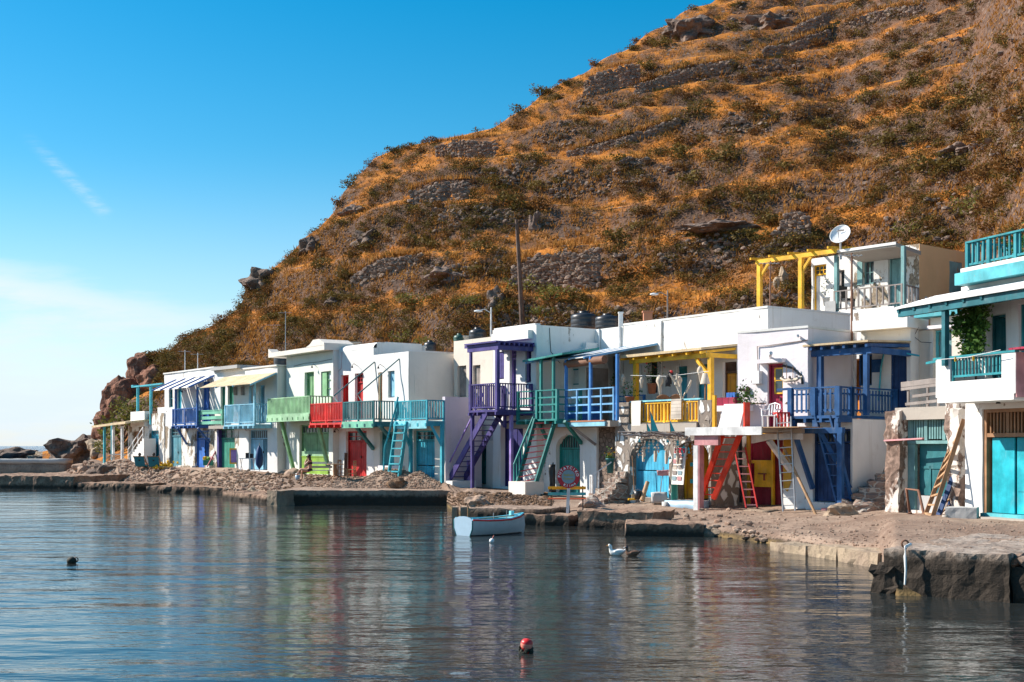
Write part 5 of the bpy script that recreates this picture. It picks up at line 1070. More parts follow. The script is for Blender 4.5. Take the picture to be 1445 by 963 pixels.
r0, r1 = h.L(1177, 420, d)[0], h.L(1272, 420, d)[0]; h.part('railing', rail_mb((r0, -d + .05, -.05), (r1, -d + .05, -.05), .95, 'v', sp=.34, bw=.075, post=.09, ends=(1, 1)), 'greywood'); h.part('railing', rail_mb((r1, -d + .1, -.05), (xb, -.1, -.05), .95, 'v', sp=.4, bw=.07, ends=(0, 1)), 'greywood')
h.part('terrace', MB().box(h.L(1163, 430, d)[0], xb, -d - .06, -.004, -1.7, -.06), 'white2')
h.part('steps', MB().box(h.L(1186, 440, d + .8)[0], h.L(1243, 440, d + .8)[0], -d - .9, -d - .07, -2.4, -.8).box(h.L(1243, 440, d + .6)[0], h.L(1284, 440, d + .6)[0], -d - .6, -d - .07, -2.4, -.2), 'white')
h.part('grey_panel', MB().box(h.L(1166, 430, d)[0], h.L(1181, 430, d)[0], -d - .12, -d - .065, -.4, .45), 'greyconc'); h.part('roof_block', MB().box(h.x(1188), h.x(1240), .8, 2.8, zt - .3, zt + .35), 'white')
yp = -2.2; p0, p1_ = h.L(1072, 400, 2.2)[0], h.L(1130.5, 400, 2.2)[0]; zp = h.L(1130, 357, 2.2)[1]
pg = h.part('pergola', MB().box(p0 - .2, c0 + .0, yp - .08, yp + .08, zp - .25, zp - .05), 'yellow')
for i in range(5): xx = lerp(p0 - .3, c0 - .2, i / 4); h.part('rafter', MB().bar((xx, yp - .35, zp + .0), (xx + .2, .3, zp + .22), .09, .11), 'yellow', pg)
h.part('slat', MB().box(p0, c0, -1.2, -1.08, zp + .1, zp + .14), 'yellow', pg)
for xx in (p0, p1_): post(h, pg, xx, yp, -1.2, zp - .25, 'yellow', .21); h.part('brace', MB().bar((xx + .05, yp, zp - .9), (xx + .6, yp, zp - .25), .12), 'yellow', pg)
h.part('terrace', MB().box(p0 - .4, h.L(1163, 430, d)[0] - .02, -d - .3, -.02, -1.7, -.35), 'concrete')
# ---------------------------------------------------------------- hillside: scrub, grass, terrace walls, rocks
R_ = random.Random(11)
t_roof = tab([(60, 655), (131, 640), (160, 605), (232, 545), (303, 532), (390, 512), (470, 500), (577, 505), (640, 490), (700, 470), (760, 466), (860, 468), (1040, 448), (1085, 440), (1140, 425), (1210, 400), (1365, 390), (1400, 350), (1445, 335), (1500, 320), (1680, 300)])
def scrubby(x, y): return .7 * fb(x, y, .09, 3, 21.) + .8 * fb(x, y, .45, 2, 4.)
def shrub_mesh(seed, n=300, leaf=.17):
    r = random.Random(seed); m = MB(); cl = [(r.uniform(-.55, .55), r.uniform(-.55, .55), r.uniform(.15, .62), r.uniform(.26, .48)) for _ in range(9)]; pts = []
    while len(pts) < n:
        c = r.choice(cl); d = Vector((r.gauss(0, 1), r.gauss(0, 1), r.gauss(.25, .9))).normalized() * c[3] * r.uniform(.62, 1.05); p = Vector((c[0], c[1], c[2])) + d * 1.0
        if p.z > -.05: pts.append(p)
    return m.leaves(pts, leaf, r)
SM = []
for k in range(9):
    me = shrub_mesh(100 + k, [300, 240, 340][k % 3], [.17, .2, .15][k % 3]).mesh('foliage'); me.materials.append(M[['sh_green', 'sh_brown', 'sh_green', 'sh_brown', 'sh_green', 'sh_brown', 'sh_green', 'sh_brown', 'sh_fresh'][k]]); SM.append(me)
stem = MB()
for k in range(5): a = k * 1.3; stem.tube([(0, 0, -.2), (.18 * math.cos(a), .18 * math.sin(a), .25), (.4 * math.cos(a), .4 * math.sin(a), .55)], [.04, .03, .012], 5)
stem_me = stem.mesh('stem'); stem_me.materials.append(M['twig'])
GR = 'shrubs on the hillside'
def shrub(p, s, k, label, group=GR):
    o = bpy.data.objects.new('shrub', None); C.objects.link(o); o.empty_display_size = .2; o.location = p; o.rotation_euler = (0, 0, R_.uniform(0, 6.3)); o.scale = (s * R_.uniform(.9, 1.3), s, s * R_.uniform(.65, .95)); tag(o, label, 'shrub', group)
    f = bpy.data.objects.new('foliage', SM[k]); C.objects.link(f); f.parent = o
    t = bpy.data.objects.new('stem', stem_me); C.objects.link(t); t.parent = o
cand = []
while len(cand) < 13000:
    px = R_.uniform(100, 1640); top = float(t_sil(px)); bot = float(t_roof(px)) + 14
    top = max(top, -25)
    if bot <= top: continue
    py = R_.uniform(top, bot)
    cand.append((px, py))
pts = []
for px, py in cand:
    p = hill_point(px, py)
    if p is not None: pts.append((px, py, p, scrubby(p.x, p.y)))
def clear(px, py, walls):
    return not any(w_[0] < px < w_[1] and w_[2] < py < w_[3] for w_ in walls)
WALLBOX = [(722, 848, 340, 408), (582, 662, 250, 290), (500, 600, 362, 410), (618, 700, 190, 222), (824, 906, 85, 135), (1095, 1142, 296, 340), (950, 1070, 306, 330)]
big = [q for q in pts if q[3] > -.13 and q[0] > 214 and clear(q[0], q[1], WALLBOX)]
nind, used = 0, []
small = []
for q in big:
    sz = R_.uniform(.62, 1.28) * (1 + .25 * (q[0] > 700))
    if nind < 285 and all((q[2] - u).length_squared > 2.0 for u in used):
        g_ = q[1] > float(t_roof(q[0])) - 90; k = 8 if g_ and R_.random() < .35 and q[0] > 480 else R_.choice([0, 1, 2, 3, 4, 5, 6, 7])
        shrub(q[2] - Vector((0, 0, .12)), sz, k, 'dry olive brown shrub among golden grass on the steep hillside'); used.append(q[2]); nind += 1
    else: small.append(q)
SV = [(np.array([v.co[:] for v in me.vertices]), [tuple(p.vertices) for p in me.polygons]) for me in SM]
def merged(items, ks, name, mat):
    V, Fc, b = [], [], 0
    for p, s in items:
        v, f = SV[R_.choice(ks)]; a = R_.uniform(0, 6.3); c_, s_ = math.cos(a), math.sin(a); n = len(f)
        sel = R_.sample(range(n), min(n, 90)); w_ = v * np.array([s * 1.15, s, s * R_.uniform(.6, .9)])
        w_ = np.stack([w_[:, 0] * c_ - w_[:, 1] * s_, w_[:, 0] * s_ + w_[:, 1] * c_, w_[:, 2]], 1) + np.array(p)
        for i in sel: V.extend(w_[list(f[i])].tolist()); Fc.append((b, b + 1, b + 2, b + 3)); b += 4
    m = MB(); m.v, m.f, m.sm = V, Fc, [False] * len(Fc)
    return struct(m.build(name, mat), 'stuff')
sc_a = [(q[2] - Vector((0, 0, .1)), R_.uniform(.32, .88)) for q in small]
R_.shuffle(sc_a); third = len(sc_a) // 5
merged(sc_a[:third * 3], [0, 2, 4], 'olive_scrub', 'sh_green'); merged(sc_a[third * 3:], [1, 3, 5], 'brown_scrub', 'sh_brown')
# shrubs that stand against the sky along the ridge
for k in range(34):
    px = R_.uniform(150, 985); p = hill_point(px, float(t_sil(px)) + R_.uniform(2, 7))
    if p is not None and abs(p.y - ridge_Y(px)) < 14: shrub(p - Vector((0, 0, .1)), R_.uniform(.5, 1.15), R_.choice([0, 1, 3]), 'dry shrub standing against the sky along the hill ridge', 'shrubs along the ridge')
WALLS = (
    ([(724, 409, 34), (760, 410, 56), (800, 412, 66), (846, 408, 62)], 0, 'tall dry stone wall on the slope behind the wooden utility pole'),
    ([(497, 409, 20), (530, 393, 24), (558, 385, 24), (600, 372, 14)], 0, 'ragged stone terrace wall low on the left slope'),
    ([(580, 290, 22), (620, 284, 28), (662, 280, 26)], 0, 'dark stone terrace wall with a grassy top halfway up the left slope'),
    ([(617, 222, 20), (650, 222, 24), (700, 222, 28)], 0, 'stone terrace wall just under the left ridge'),
    ([(826, 136, 24), (860, 130, 34), (904, 118, 30)], 0, 'steep stone terrace wall below the middle of the ridge'),
    ([(898, 133, 12), (960, 118, 20), (1038, 98, 16)], 0, 'long stone terrace wall with pale grass along its top'),
    ([(1078, 80, 10), (1120, 74, 16), (1172, 52, 10)], 0, 'short dark stone wall among bushes near the top'),
    ([(1120, 52, 14), (1172, 34, 18)], 0, 'small steep stone wall beside the grey crag'),
    ([(1203, 38, 12), (1250, 28, 16), (1300, 20, 12)], 0, 'highest stone terrace wall at the upper edge of the slope'),
    ([(803, 222, 8), (880, 206, 12), (960, 178, 12)], 0, 'long low stone row running up across the middle slope'),
    ([(1094, 344, 22), (1118, 344, 48), (1144, 340, 40)], 0, 'heaped stone wall end above the yellow pergola'),
    ([(880, 235, 8), (915, 232, 10)], 0, 'short broken stone row between two bushes on the middle slope'),
    ([(1330, 225, 8), (1395, 208, 12)], 0, 'pale broken stone row on the right slope'))
# golden grass
g = MB(); cnt = 0
while cnt < 30000:
    px = R_.uniform(110, 1640); top = max(float(t_sil(px)), -20); bot = float(t_roof(px)) + 14
    if bot <= top: continue
    p = hill_point(px, R_.uniform(top, bot)) if cnt % 3 == 0 else Vector((p.x + R_.gauss(0, .5), p.y + R_.gauss(0, .4), 0))
    if p is None or (p.x / p.y * F + CX) < 208: p = Vector((0, 90, 0)); continue
    pxx = p.x / p.y * F + CX
    if cnt % 3: p.z = hill(pxx, p.y)
    cnt += 1
    if scrubby(p.x, p.y) > .05 and R_.random() < .8: continue
    s_ = R_.uniform(.14, .42)
    for k in range(4):
        a = R_.uniform(0, 6.3); d = Vector((math.cos(a), math.sin(a), 0)); t_ = p + Vector((R_.gauss(0, .16), R_.gauss(0, .16), -.05)); side = Vector((-d.y, d.x, 0)) * .05
        g.add([t_ - side, t_ + side, t_ + d * s_ * R_.uniform(.2, 1.0) + Vector((0, 0, s_))], [(0, 1, 2)])
for poly, hp, lb in WALLS:                        # thick grass on the ledge above each wall
    hp_ = tab(poly, 2); yb_t = tab(poly, 1); px = poly[0][0]
    while px < poly[-1][0]:
        p = hill_point(px, float(yb_t(px)) - float(hp_(px)) - 2); px += 1.1
        if p is None: continue
        for k in range(7):
            a = R_.uniform(0, 6.3); d = Vector((math.cos(a), math.sin(a), 0)); t_ = p + Vector((R_.gauss(0, .25), R_.gauss(.1, .4), -.1)); s_ = R_.uniform(.25, .55)
            g.add([t_ - Vector((-d.y, d.x, 0)) * .05, t_ + Vector((-d.y, d.x, 0)) * .05, t_ + d * s_ * .3 + Vector((0, 0, s_))], [(0, 1, 2)])
struct(g.build('golden_grass', 'grass'), 'stuff')
# loose stones and crumbled walls showing on the steep risers between the terraces
m = MB(); k = 0; tries = 0
while k < 1700 and tries < 16000:
    tries += 1; px = R_.uniform(230, 1640); top = max(float(t_sil(px)), -20); bot = float(t_roof(px))
    if bot <= top: continue
    p = hill_point(px, R_.uniform(top, bot))
    if p is None or p.y > ridge_Y(px) - 3: continue
    sl_ = hill(px, p.y + .35) - hill(px, p.y - .35)
    if sl_ < .78 or fb(p.x, p.y, .05, 2, 33.) < -.12 or (px > 1130 and R_.random() < .7): continue
    for j in range(R_.choice((1, 2, 4))):
        s_ = R_.choice((.08, .11, .16, .25)) * R_.uniform(.8, 1.2); m.blob((p.x + R_.gauss(0, .3), p.y + R_.gauss(0, .1), p.z + R_.uniform(-.1, .15)), (s_, s_ * .8, s_ * .65), 1, .6, R_.random() * 99, freq=1.1)
    k += 1
struct(m.build('rubble', 'wallrock'), 'stuff')
# dry-stone terrace walls, each built of its own stones against the slope
def terrace_wall(poly, hpx, label, size=.26, dens=1.0):
    m = MB(); xs = [p[0] for p in poly]; yb = tab(poly, 1); hp = tab(poly, 2) if len(poly[0]) > 2 else (lambda v: hpx); px = xs[0]; i = 0; base = None
    rr = random.Random(int(xs[0] * 7 + poly[0][1])); th = {}
    while px < xs[-1]:
        b = hill_point(px, float(yb(px)))
        if b is None: px += 3; continue
        hgt = float(hp(px)) / F * b.y * (.95 + .4 * noise.noise(Vector((px * .03, poly[0][1], 0)))); z = -.15
        base = base or b
        while z < hgt * rr.uniform(.9, 1.0):
            s = size * rr.choice((.55, .75, .9, 1.1, 1.5)) * rr.uniform(.85, 1.15); m.blob((b.x + rr.uniform(-.08, .08) - base.x, b.y + rr.uniform(-.05, .05) + .1 * z - base.y, b.z + z - base.z), (s * .78, s * .45, s * .5), 1, .6, rr.random() * 90, freq=1.1); z += s * .62
        px += size * 1.02 / b.y * F / dens
    o = m.build('stone_wall', 'wallrock', loc=base); tag(o, label, 'stone wall', 'dry stone terrace walls'); return o
for poly, hp, lb in WALLS: terrace_wall(poly, hp, lb)
def crag(px, py, w_, hh, mat, label, seed, Y=None, name='rock_outcrop', dz=0, sub=4, amp=.6):
    p = hill_point(px, py) if Y is None else P(px, py, Y)
    if p is None: return
    s = p.y / F; m = MB().blob((0, 0, 0), (w_ * s / 2, w_ * s * .45, hh * s / 2), sub, .32 if mat == 'redrock' else amp, seed, True, 1.7); bl = m
    for i, q in enumerate(bl.v):
        k = 1 + (.10 if mat == 'redrock' else .16) * noise.fractal(Vector(q) * 1.9 + Vector((seed, 0, 0)), .8, 2.0, 5); bl.v[i] = (q[0] * k, q[1] * k, q[2] * k)
    bl.sm = [False] * len(bl.sm)
    o = bl.build(name, mat, loc=(p.x, p.y + w_ * s * .12, p.z + dz)); tag(o, label, 'rock', 'rock outcrops on the hill')
for a in ((372, 398, 54, 34, 'rock', 'dark crag jutting out over the left edge of the slope', 1), (438, 352, 34, 30, 'rock', 'grey crag on the ridge right of the dark crag', 2), (520, 338, 44, 26, 'rock', 'dark boulder outcrop in the middle of the left slope', 3),
          (975, 46, 70, 44, 'rock', 'big grey crag at the top of the ridge', 4), (1085, 38, 66, 36, 'rock', 'grey rock slab beside the small steep wall', 5), (200, 528, 46, 58, 'redrock', 'red brown crag standing above the far houses', 6), (172, 566, 58, 66, 'redrock', 'red cliff face falling to the shore below the red crag', 7), (152, 602, 44, 56, 'redrock', 'lower red cliff edge beside the far porch', 8), (216, 540, 48, 50, 'redrock', 'red rock shoulder right of the red crag', 9),
          (756, 322, 22, 38, 'wallrock', 'pale upright rock beside the dark hollow above the tall wall', 10), (1106, 404, 20, 44, 'tanrock', 'pale upright rock under the yellow pergola', 11), (1362, 214, 54, 20, 'wallrock', 'pale boulder on the right slope', 12), (630, 392, 48, 24, 'wallrock', 'grey eroded bank left of the tall wall', 13), (1020, 322, 100, 20, 'wallrock', 'long grey scree bank below the golden ledge', 14), (888, 230, 30, 14, 'rock', 'dark boulder in the middle of the slope', 15), (500, 300, 40, 18, 'wallrock', 'grey rock face below the left ridge', 16), (470, 430, 24, 16, 'rock', 'dark boulder low on the left slope', 17), (700, 430, 26, 40, 'rock', 'dark rocks beside the street lamp pole', 18)):
    crag(*a)
crag(106, 640, 72, 44, 'rock', 'large grey brown headland rock at the water beyond the breakwater', 31, 108); crag(148, 640, 50, 46, 'tanrock', 'pale rounded rock between the headland and the porch', 33, 106)
crag(24, 645, 64, 22, 'rock', 'dark low rock in the sea behind the breakwater', 35, 150); crag(66, 645, 40, 12, 'tanrock', 'small reddish rock in the sea behind the breakwater end', 37, 140)
for px, py, s in ((172, 600, 2.6), (182, 585, 2.2), (158, 630, 1.6), (190, 570, 1.8)):
    p = P(px, py, 99.5); shrub(p - Vector((0, 0, s * .4)), s, 8, 'tall green bush behind the far porch', 'green bushes behind the porch')
# ---------------------------------------------------------------- shore: quays, slabs, stones
def G(px, py): return shore_point(px, py)
def slab(name, label, pts, depth, mat, cat='quay', top=None, seed=0, amp=.07, step=.3, group=None):
    """cast or rough stone slab: pts = [(column, waterline row)] of its foot, z from top row at the first point, running back by depth"""
    ws = [P(px, pyw, H * F / (pyw - HY)) for px, pyw in pts]; z1 = H - (top - HY) / F * ws[0].y; t = Thing(name, label, cat, (ws[0].x, ws[0].y, 0), 0, group); m = MB()
    for a, b in zip(ws, ws[1:]):
        d = Vector((b.x - a.x, b.y - a.y, 0)); L_ = d.length; an = math.atan2(d.y, d.x); mm = MB().rough(0, L_, 0, depth, -.7, z1, min(step, .2), amp * .7, seed, 2.2, False)
        ca, sa = math.cos(an), math.sin(an); mm.xform(lambda q: Vector((a.x - ws[0].x + q.x * ca - q.y * sa, a.y - ws[0].y + q.x * sa + q.y * ca, q.z))); m.add(mm.v, mm.f); m.sm[-len(mm.f):] = mm.sm
    t.part('slab', m, mat); return t, z1
slab('quay', 'long dark concrete quay in front of the green and red houses', [(392, 713), (642, 714)], 4.5, 'quay', top=692, seed=1, amp=.06); slab('quay_end_block', 'pale block forming the left end of the long quay', [(377, 714), (391, 714.5)], 1.2, 'tanrock', top=693, seed=2, amp=.09)
slab('quay', 'low quay slab with two tan end posts behind the rowing boat', [(660, 738), (765, 741)], 2.6, 'quay', top=717, seed=3); slab('quay_post', 'tan square post at the end of the low quay', [(638, 737), (646, 737)], .6, 'tanrock', top=716, seed=4, amp=.03, step=.2, group='tan quay posts'); slab('quay_post', 'tan square post between the end post and the low quay', [(650, 737.5), (659, 737.5)], .6, 'tanrock', top=716, seed=5, amp=.03, step=.2, group='tan quay posts')
slab('quay', 'broken low ledge running from the rowing boat to the sign', [(722, 741), (802, 743)], 1.2, 'ledge', top=726, seed=6, amp=.12)
slab('rock_slab', 'thick rock slab with a dark front edge under the sign', [(815, 745), (921, 748)], 2.4, 'ledge', top=722, seed=7, amp=.11); slab('rock_slab', 'nearer long flat rock slab left of the pink post', [(882, 757), (992, 758)], 1.8, 'ledge', top=739, seed=8, amp=.10)
for k, (a, b, c, d, tp) in enumerate(((1086, 777, 1138, 784, 765), (1141, 785, 1180, 791, 769), (1182, 792, 1240, 803, 772))): slab('kerb_stone', ['left tan edge stone of the three along the water', 'middle tan edge stone of the three along the water', 'tan edge stone next to the near pier'][k], [(a, b), (c, d)], .8, 'tanrock', 'edge stone', tp, 20 + k, .08, .25, 'tan edge stones along the water')
slab('rock_slab', 'dark ledge slab in front of the far deck chairs', [(207, 695), (318, 698)], 2.5, 'ledge', top=686, seed=11, amp=.12); slab('rock_slab', 'short dark ledge left of the deck chairs', [(108, 690), (190, 692)], 3, 'ledge', top=681.5, seed=12, amp=.12); slab('rock_slab', 'dark ledge stones in front of the light blue house', [(314, 704), (378, 711)], 2, 'ledge', top=694, seed=13, amp=.16)
slab('rock_slab', 'long dark quay edge below the breakwater', [(-60, 688), (104, 690)], 6, 'ledge', top=671, seed=14, amp=.1, step=.6)
t = Thing('breakwater', 'grey concrete breakwater wall with a pale top at the far left', 'breakwater', P(92, 665, 97))
b_ = t.o.location.copy(); m = MB(); x0 = (-330 - 92) / F * 97; zt = H - (648 - HY) / F * 97 - b_.z
t.part('wall', m.rough(x0, 0, 0, 1.6, -2.5, zt - .35, .6, .07, 3), 'quay'); t.part('capping', MB().rough(x0, .04, -.06, 1.66, zt - .345, zt, .6, .04, 9), 'greyconc')
# near pier with its stained, shade-painted front, mooring rope and the red stones
c0, c1 = P(1246, 838, 22.75), P(1424, 838, 21.3); z1 = H - (774 - HY) / F * 22.75
t = Thing('pier', 'near concrete pier with a stained and shade-painted dark front and broken left end', 'pier', (c0.x, c0.y, 0)); d = Vector((c1.x - c0.x, c1.y - c0.y, 0)); an = math.atan2(d.y, d.x)
t.o.rotation_euler = (0, 0, an); t.part('slab', MB().rough(.0, d.length, 0, 5, -.8, z1, .1, .045, 31, 3.0, False), 'pierm'); t.part('broken_end', MB().rough(-.14, .24, -.1, 2.4, -.6, z1 - .3, .1, .13, 33, 3.0, False).rough(-.05, .2, -.05, .7, -.6, z1 - .62, .1, .12, 36, 3, False), 'pierm'); t.part('lower_ledge', MB().rough(d.length + .01, d.length + 5, .1, 4, -.8, z1 - .24, .12, .05, 35, 2.6, False), 'pierm')
rp = Vector((c0.x, c0.y, 0)) + d.normalized() * .47; nrm = Vector((d.y, -d.x, 0)).normalized()
t = Thing('mooring_rope', 'pale rope hanging over the front of the near pier from a rusty ring', 'rope', rp + Vector((0, 0, z1)))
t.part('rope', MB().tube([nrm * -.12 + Vector((0, 0, .09)), nrm * .10 + Vector((0, 0, .06)), nrm * .16 + Vector((.01, 0, -.1)), nrm * .17 + Vector((.03, 0, -.35)), nrm * .16 + Vector((.01, 0, -.62))], [.03, .03, .025, .022, .018], 8), 'whitemetal'); t.part('ring', MB().lathe((-.02, .1, .1), [(.06 + .02 * math.cos(a), .02 * math.sin(a)) for a in [i * math.pi / 4 for i in range(9)]], 12, 1), 'rust')
rr = random.Random(5); ed = Vector((c0.x, c0.y, 0)) + d.normalized() * (d.length + .05)
for k in range(9):
    q = ed + d.normalized() * (.0 + .17 * (k % 5)) + nrm * (-.15 - .22 * (k // 5)) + Vector((0, 0, z1 - .12 + .02 * (k % 3)))
    o = MB().blob((0, 0, 0), (.13, .11, .095), 2, .5, k + 3, False, 1.3).build('loose_stone', 'wallrock' if k % 3 else 'redrock', loc=q); tag(o, 'loose reddish stone lying on the step of the near pier', 'stone', 'loose stones on the pier step')
# pebbles and dried seaweed
def scatter(name, mat, n, box, lo, hi, seed, cl=0, dens=None):
    r = random.Random(seed); m = MB(); k = 0
    while k < n:
        px = r.uniform(box[0], box[1]); py = r.uniform(box[2], box[3])
        if dens and fb(px / 9, py / 4, 1.0, 2, seed) < dens: k += .2; continue
        q = shore_point(px, py)
        if q.z < -.1 or q.y > float(t_Zh(px)) + .2: k += .3; continue
        s = r.uniform(lo, hi); v, f = ICO[1] if s > .11 else ICO[1]
        m.blob((q.x, q.y, q.z + s * .2), (s, s * r.uniform(.7, 1), s * r.uniform(.5, .8)), 1, .5, r.random() * 99, False, 1.2); k += 1
    return struct(m.build(name, mat), 'stuff')
scatter('pebbles', 'pebble', 1300, (95, 240, 652, 684), .05, .2, 1, dens=-.2); scatter('pebbles', 'pebble', 900, (240, 400, 664, 704), .03, .14, 2, dens=-.1); scatter('pebbles', 'pebble', 3200, (430, 622, 664, 692), .02, .07, 3, dens=-.25)
scatter('seaweed', 'seaweed', 2200, (215, 470, 668, 694), .025, .085, 4, dens=.08); scatter('seaweed', 'seaweed', 2400, (632, 780, 696, 716), .02, .075, 5, dens=-.15); scatter('pebbles', 'pebble', 900, (840, 1240, 704, 775), .012, .05, 6, dens=.05); scatter('pebbles', 'pebble', 900, (1040, 1440, 735, 790), .008, .03, 7); scatter('pebbles', 'pebble', 260, (640, 1090, 720, 768), .04, .15, 8, dens=.15); scatter('pebbles', 'pebble', 400, (120, 390, 682, 712), .06, .2, 9, dens=.1)
def boulder(px, py, s, mat, label, seed, group='boulders on the shore'):
    q = G(px, py); o = MB().blob((0, 0, 0), (s, s * .8, s * .62), 3, .6, seed, False, 1.5).build('boulder', mat, loc=(q.x, q.y, q.z + s * .1)); tag(o, label, 'boulder', group)
for a in ((145, 668, .9, 'rock', 'dark square boulder left of the deck chairs', 1), (116, 666, .8, 'pebble', 'brown boulder on the rubble beach near the breakwater', 2), (672, 712, .45, 'pebble', 'round brown boulder in the seaweed above the rowing boat', 4), (1188, 727, .5, 'tanrock', 'flat tan stone at the foot of the ultramarine post', 6), (1220, 722, .5, 'stairstone', 'brown stone at the foot of the worn steps', 7), (960, 711, .34, 'rock', 'dark rock under the left foot of the red ladder', 9), (1012, 706, .4, 'wallrock', 'pale rock beneath the red ladder', 10), (1036, 709, .34, 'rock', 'dark rock right of the red ladder foot', 11), (770, 738, .5, 'tanrock', 'wet tan stone at the water left of the sign', 12), (836, 716, .5, 'stairstone', 'reddish stone at the foot of the stone stair', 13), (245, 668, .5, 'pebble', 'brown boulder below the far blue balcony', 14), (560, 687, .5, 'seaweed', 'dark heap of weed in the pebble mound', 15), (1005, 757, .35, 'tanrock', 'small tan rock at the water before the pink post', 16), (358, 699, .45, 'tanrock', 'tan rock on the ledge below the light blue house', 17)): boulder(*a)

# ---------------------------------------------------------------- on the water
# rowing boat: stations from the transom (x=0) to the stem
def boat():
    wl = H * F / (757 - HY); a, b = P(668, 757, wl), P(745, 751.5, H * F / (751.5 - HY)); ax = Vector((b.x - a.x, b.y - a.y, 0)); rot = RAD(36)
    Lb = 2.35; t = Thing('rowing_boat', 'small white rowing boat with pale blue transom and red rim, moored by the low quay', 'boat', (P(655, 757, wl).x - .02, wl + .3, 0), rot, None, .95)
    st = [(0, .52, .50, .36), (.5, .58, .47, .34), (1.0, .58, .46, .31), (1.5, .50, .47, .24), (2.0, .30, .53, .12), (Lb, .03, .60, .02)]
    def ring(x, w_, hgt, wb, k=0): return [(x, w_ - k, hgt), (x, (w_ + wb) / 2 + .07 - k, hgt * .45), (x, wb - k, -.02), (x, wb * .6, -.14), (x, -wb * .6, -.14), (x, -wb + k, -.02), (x, -(w_ + wb) / 2 - .07 + k, hgt * .45), (x, -w_ + k, hgt)]
    m = MB(); rs = [ring(*s) for s in st]; n = 8
    vs = [p for r in rs for p in r]; m.add(vs, [(i * n + k, (i + 1) * n + k, (i + 1) * n + k + 1, i * n + k + 1) for i in range(len(st) - 1) for k in range(n - 1)], True)
    hull = t.part('hull', m, 'boatwhite')
    m = MB(); rs = [[(p[0] * .98 + .02, p[1] * (1 - .05 / max(.2, abs(p[1]))) if abs(p[1]) > .08 else p[1] * .4, max(p[2] - .0, .0)) for p in ring(*s)] for s in st]
    vs = [p for r in rs for p in r]; m.add(vs, [(i * n + k, i * n + k + 1, (i + 1) * n + k + 1, (i + 1) * n + k) for i in range(len(st) - 1) for k in range(n - 1)], True); t.part('inner_hull', m, 'boatblue')
    tr = [(.52, .5), (.42, .55), (.2, .60), (0, .61), (-.2, .60), (-.42, .55), (-.52, .5), (-.5, .22), (-.36, -.02), (-.2, -.14), (.2, -.14), (.36, -.02), (.5, .22)]
    m = MB(); k = len(tr); m.add([(-.035, y, z) for y, z in tr] + [(.01, y, z) for y, z in tr], [tuple(range(k)), tuple(range(2 * k - 1, k - 1, -1))] + [(i, i + k, (i + 1) % k + k, (i + 1) % k) for i in range(k)]); tp = t.part('transom', m, 'boatblue2')
    for s_ in (1, -1): t.part('transom_edge', MB().tube([(-.03, s_ * .53, .50), (-.03, s_ * .515, .22), (-.03, s_ * .37, -.03)], .022, 6), 'darkteal', tp)
    for s_ in (1, -1): t.part('gunwale', MB().tube([(s[0], s_ * s[1], s[2] + .01) for s in st], .026, 6), 'red'); t.part('rub_rail', MB().tube([(s[0], s_ * max(.0, s[1] - .04), s[2] + .03) for s in st], .035, 6), 'boatblue')
    t.part('fore_deck', MB().add([(1.55, .47, .49), (2.0, .28, .55), (Lb - .03, .0, .61), (2.0, -.28, .55), (1.55, -.47, .49), (1.55, 0, .52)], [(0, 5, 2, 1), (5, 4, 3, 2)]), 'turqpale')
    for x in (.28, .95): t.part('thwart', MB().box(x, x + .22, -.53, .53, .36, .40), 'boatblue')
    t.part('bow_post', MB().box(1.88, 2.0, .04, .16, .5, .72), 'turqpale'); t.part('mooring_post', MB().tube([(.5, .5, .3), (.5, .5, .86)], .03), 'wood')
    for q, z in (((.75, -.57), .72), ((1.3, -.52), .78)): t.part('oarlock', MB().tube([(q[0], q[1], .45), (q[0], q[1], z)], .014), 'steel')
    t.part('oar', MB().tube([(.2, .3, .46), (1.9, -.1, .58)], .02).box(.1, .24, .22, .36, .44, .46), 'wood'); t.part('waterline_band', MB().tube([(s[0], -(s[3] + .02), .015) for s in st[:-1]] + [(Lb - .03, 0, .02)], .028, 6), 'iron', hull)
boat()
def buoy():
    y = H * F / (921 - HY); q = P(742, 921, y); s = 17 / F * y / 2
    t = Thing('mooring_buoy', 'red topped mooring buoy with weed on its base in the foreground water', 'buoy', (q.x, q.y, 0), RAD(20)); t.o.rotation_euler = (RAD(8), RAD(6), 0)
    t.part('float', MB().lathe((0, 0, 0), [(.0001, s * 2.35), (s * .7, s * 2.2), (s, s * 1.8), (s, s * 1.25), (s * .92, s * .9), (s * .82, s * .4), (s * .7, -.12), (.001, -.14)], 22), 'buoyred'); t.part('label_band', MB().lathe((0, 0, 0), [(s * .965, s * .95), (s * 1.012, s * 1.28), (s * 1.012, s * 1.62), (s * 1.0, s * 1.64)], 22), 'buoypink')
    m = MB(); r = random.Random(2)
    for k in range(46): a = r.uniform(0, 6.28); z = r.uniform(-.02, s * .85); m.blob((math.cos(a) * s * .95, math.sin(a) * s * .95, z), r.uniform(.018, .035), 1, .5, k)
    t.part('weed', m, 'weed')
buoy()
y = H * F / (795 - HY); q = P(101, 795, y); t = Thing('buoy', 'small dark round buoy floating alone on the left water', 'buoy', (q.x, q.y, 0)); t.part('float', MB().blob((0, 0, .05), (.11, .11, .1), 3, .05, 4, True), 'weed'); t.part('ring', MB().lathe((.1, 0, .08), [(.05 + .014 * math.cos(a), .014 * math.sin(a)) for a in [i * math.pi / 4 for i in range(9)]], 10, 1), 'rust')
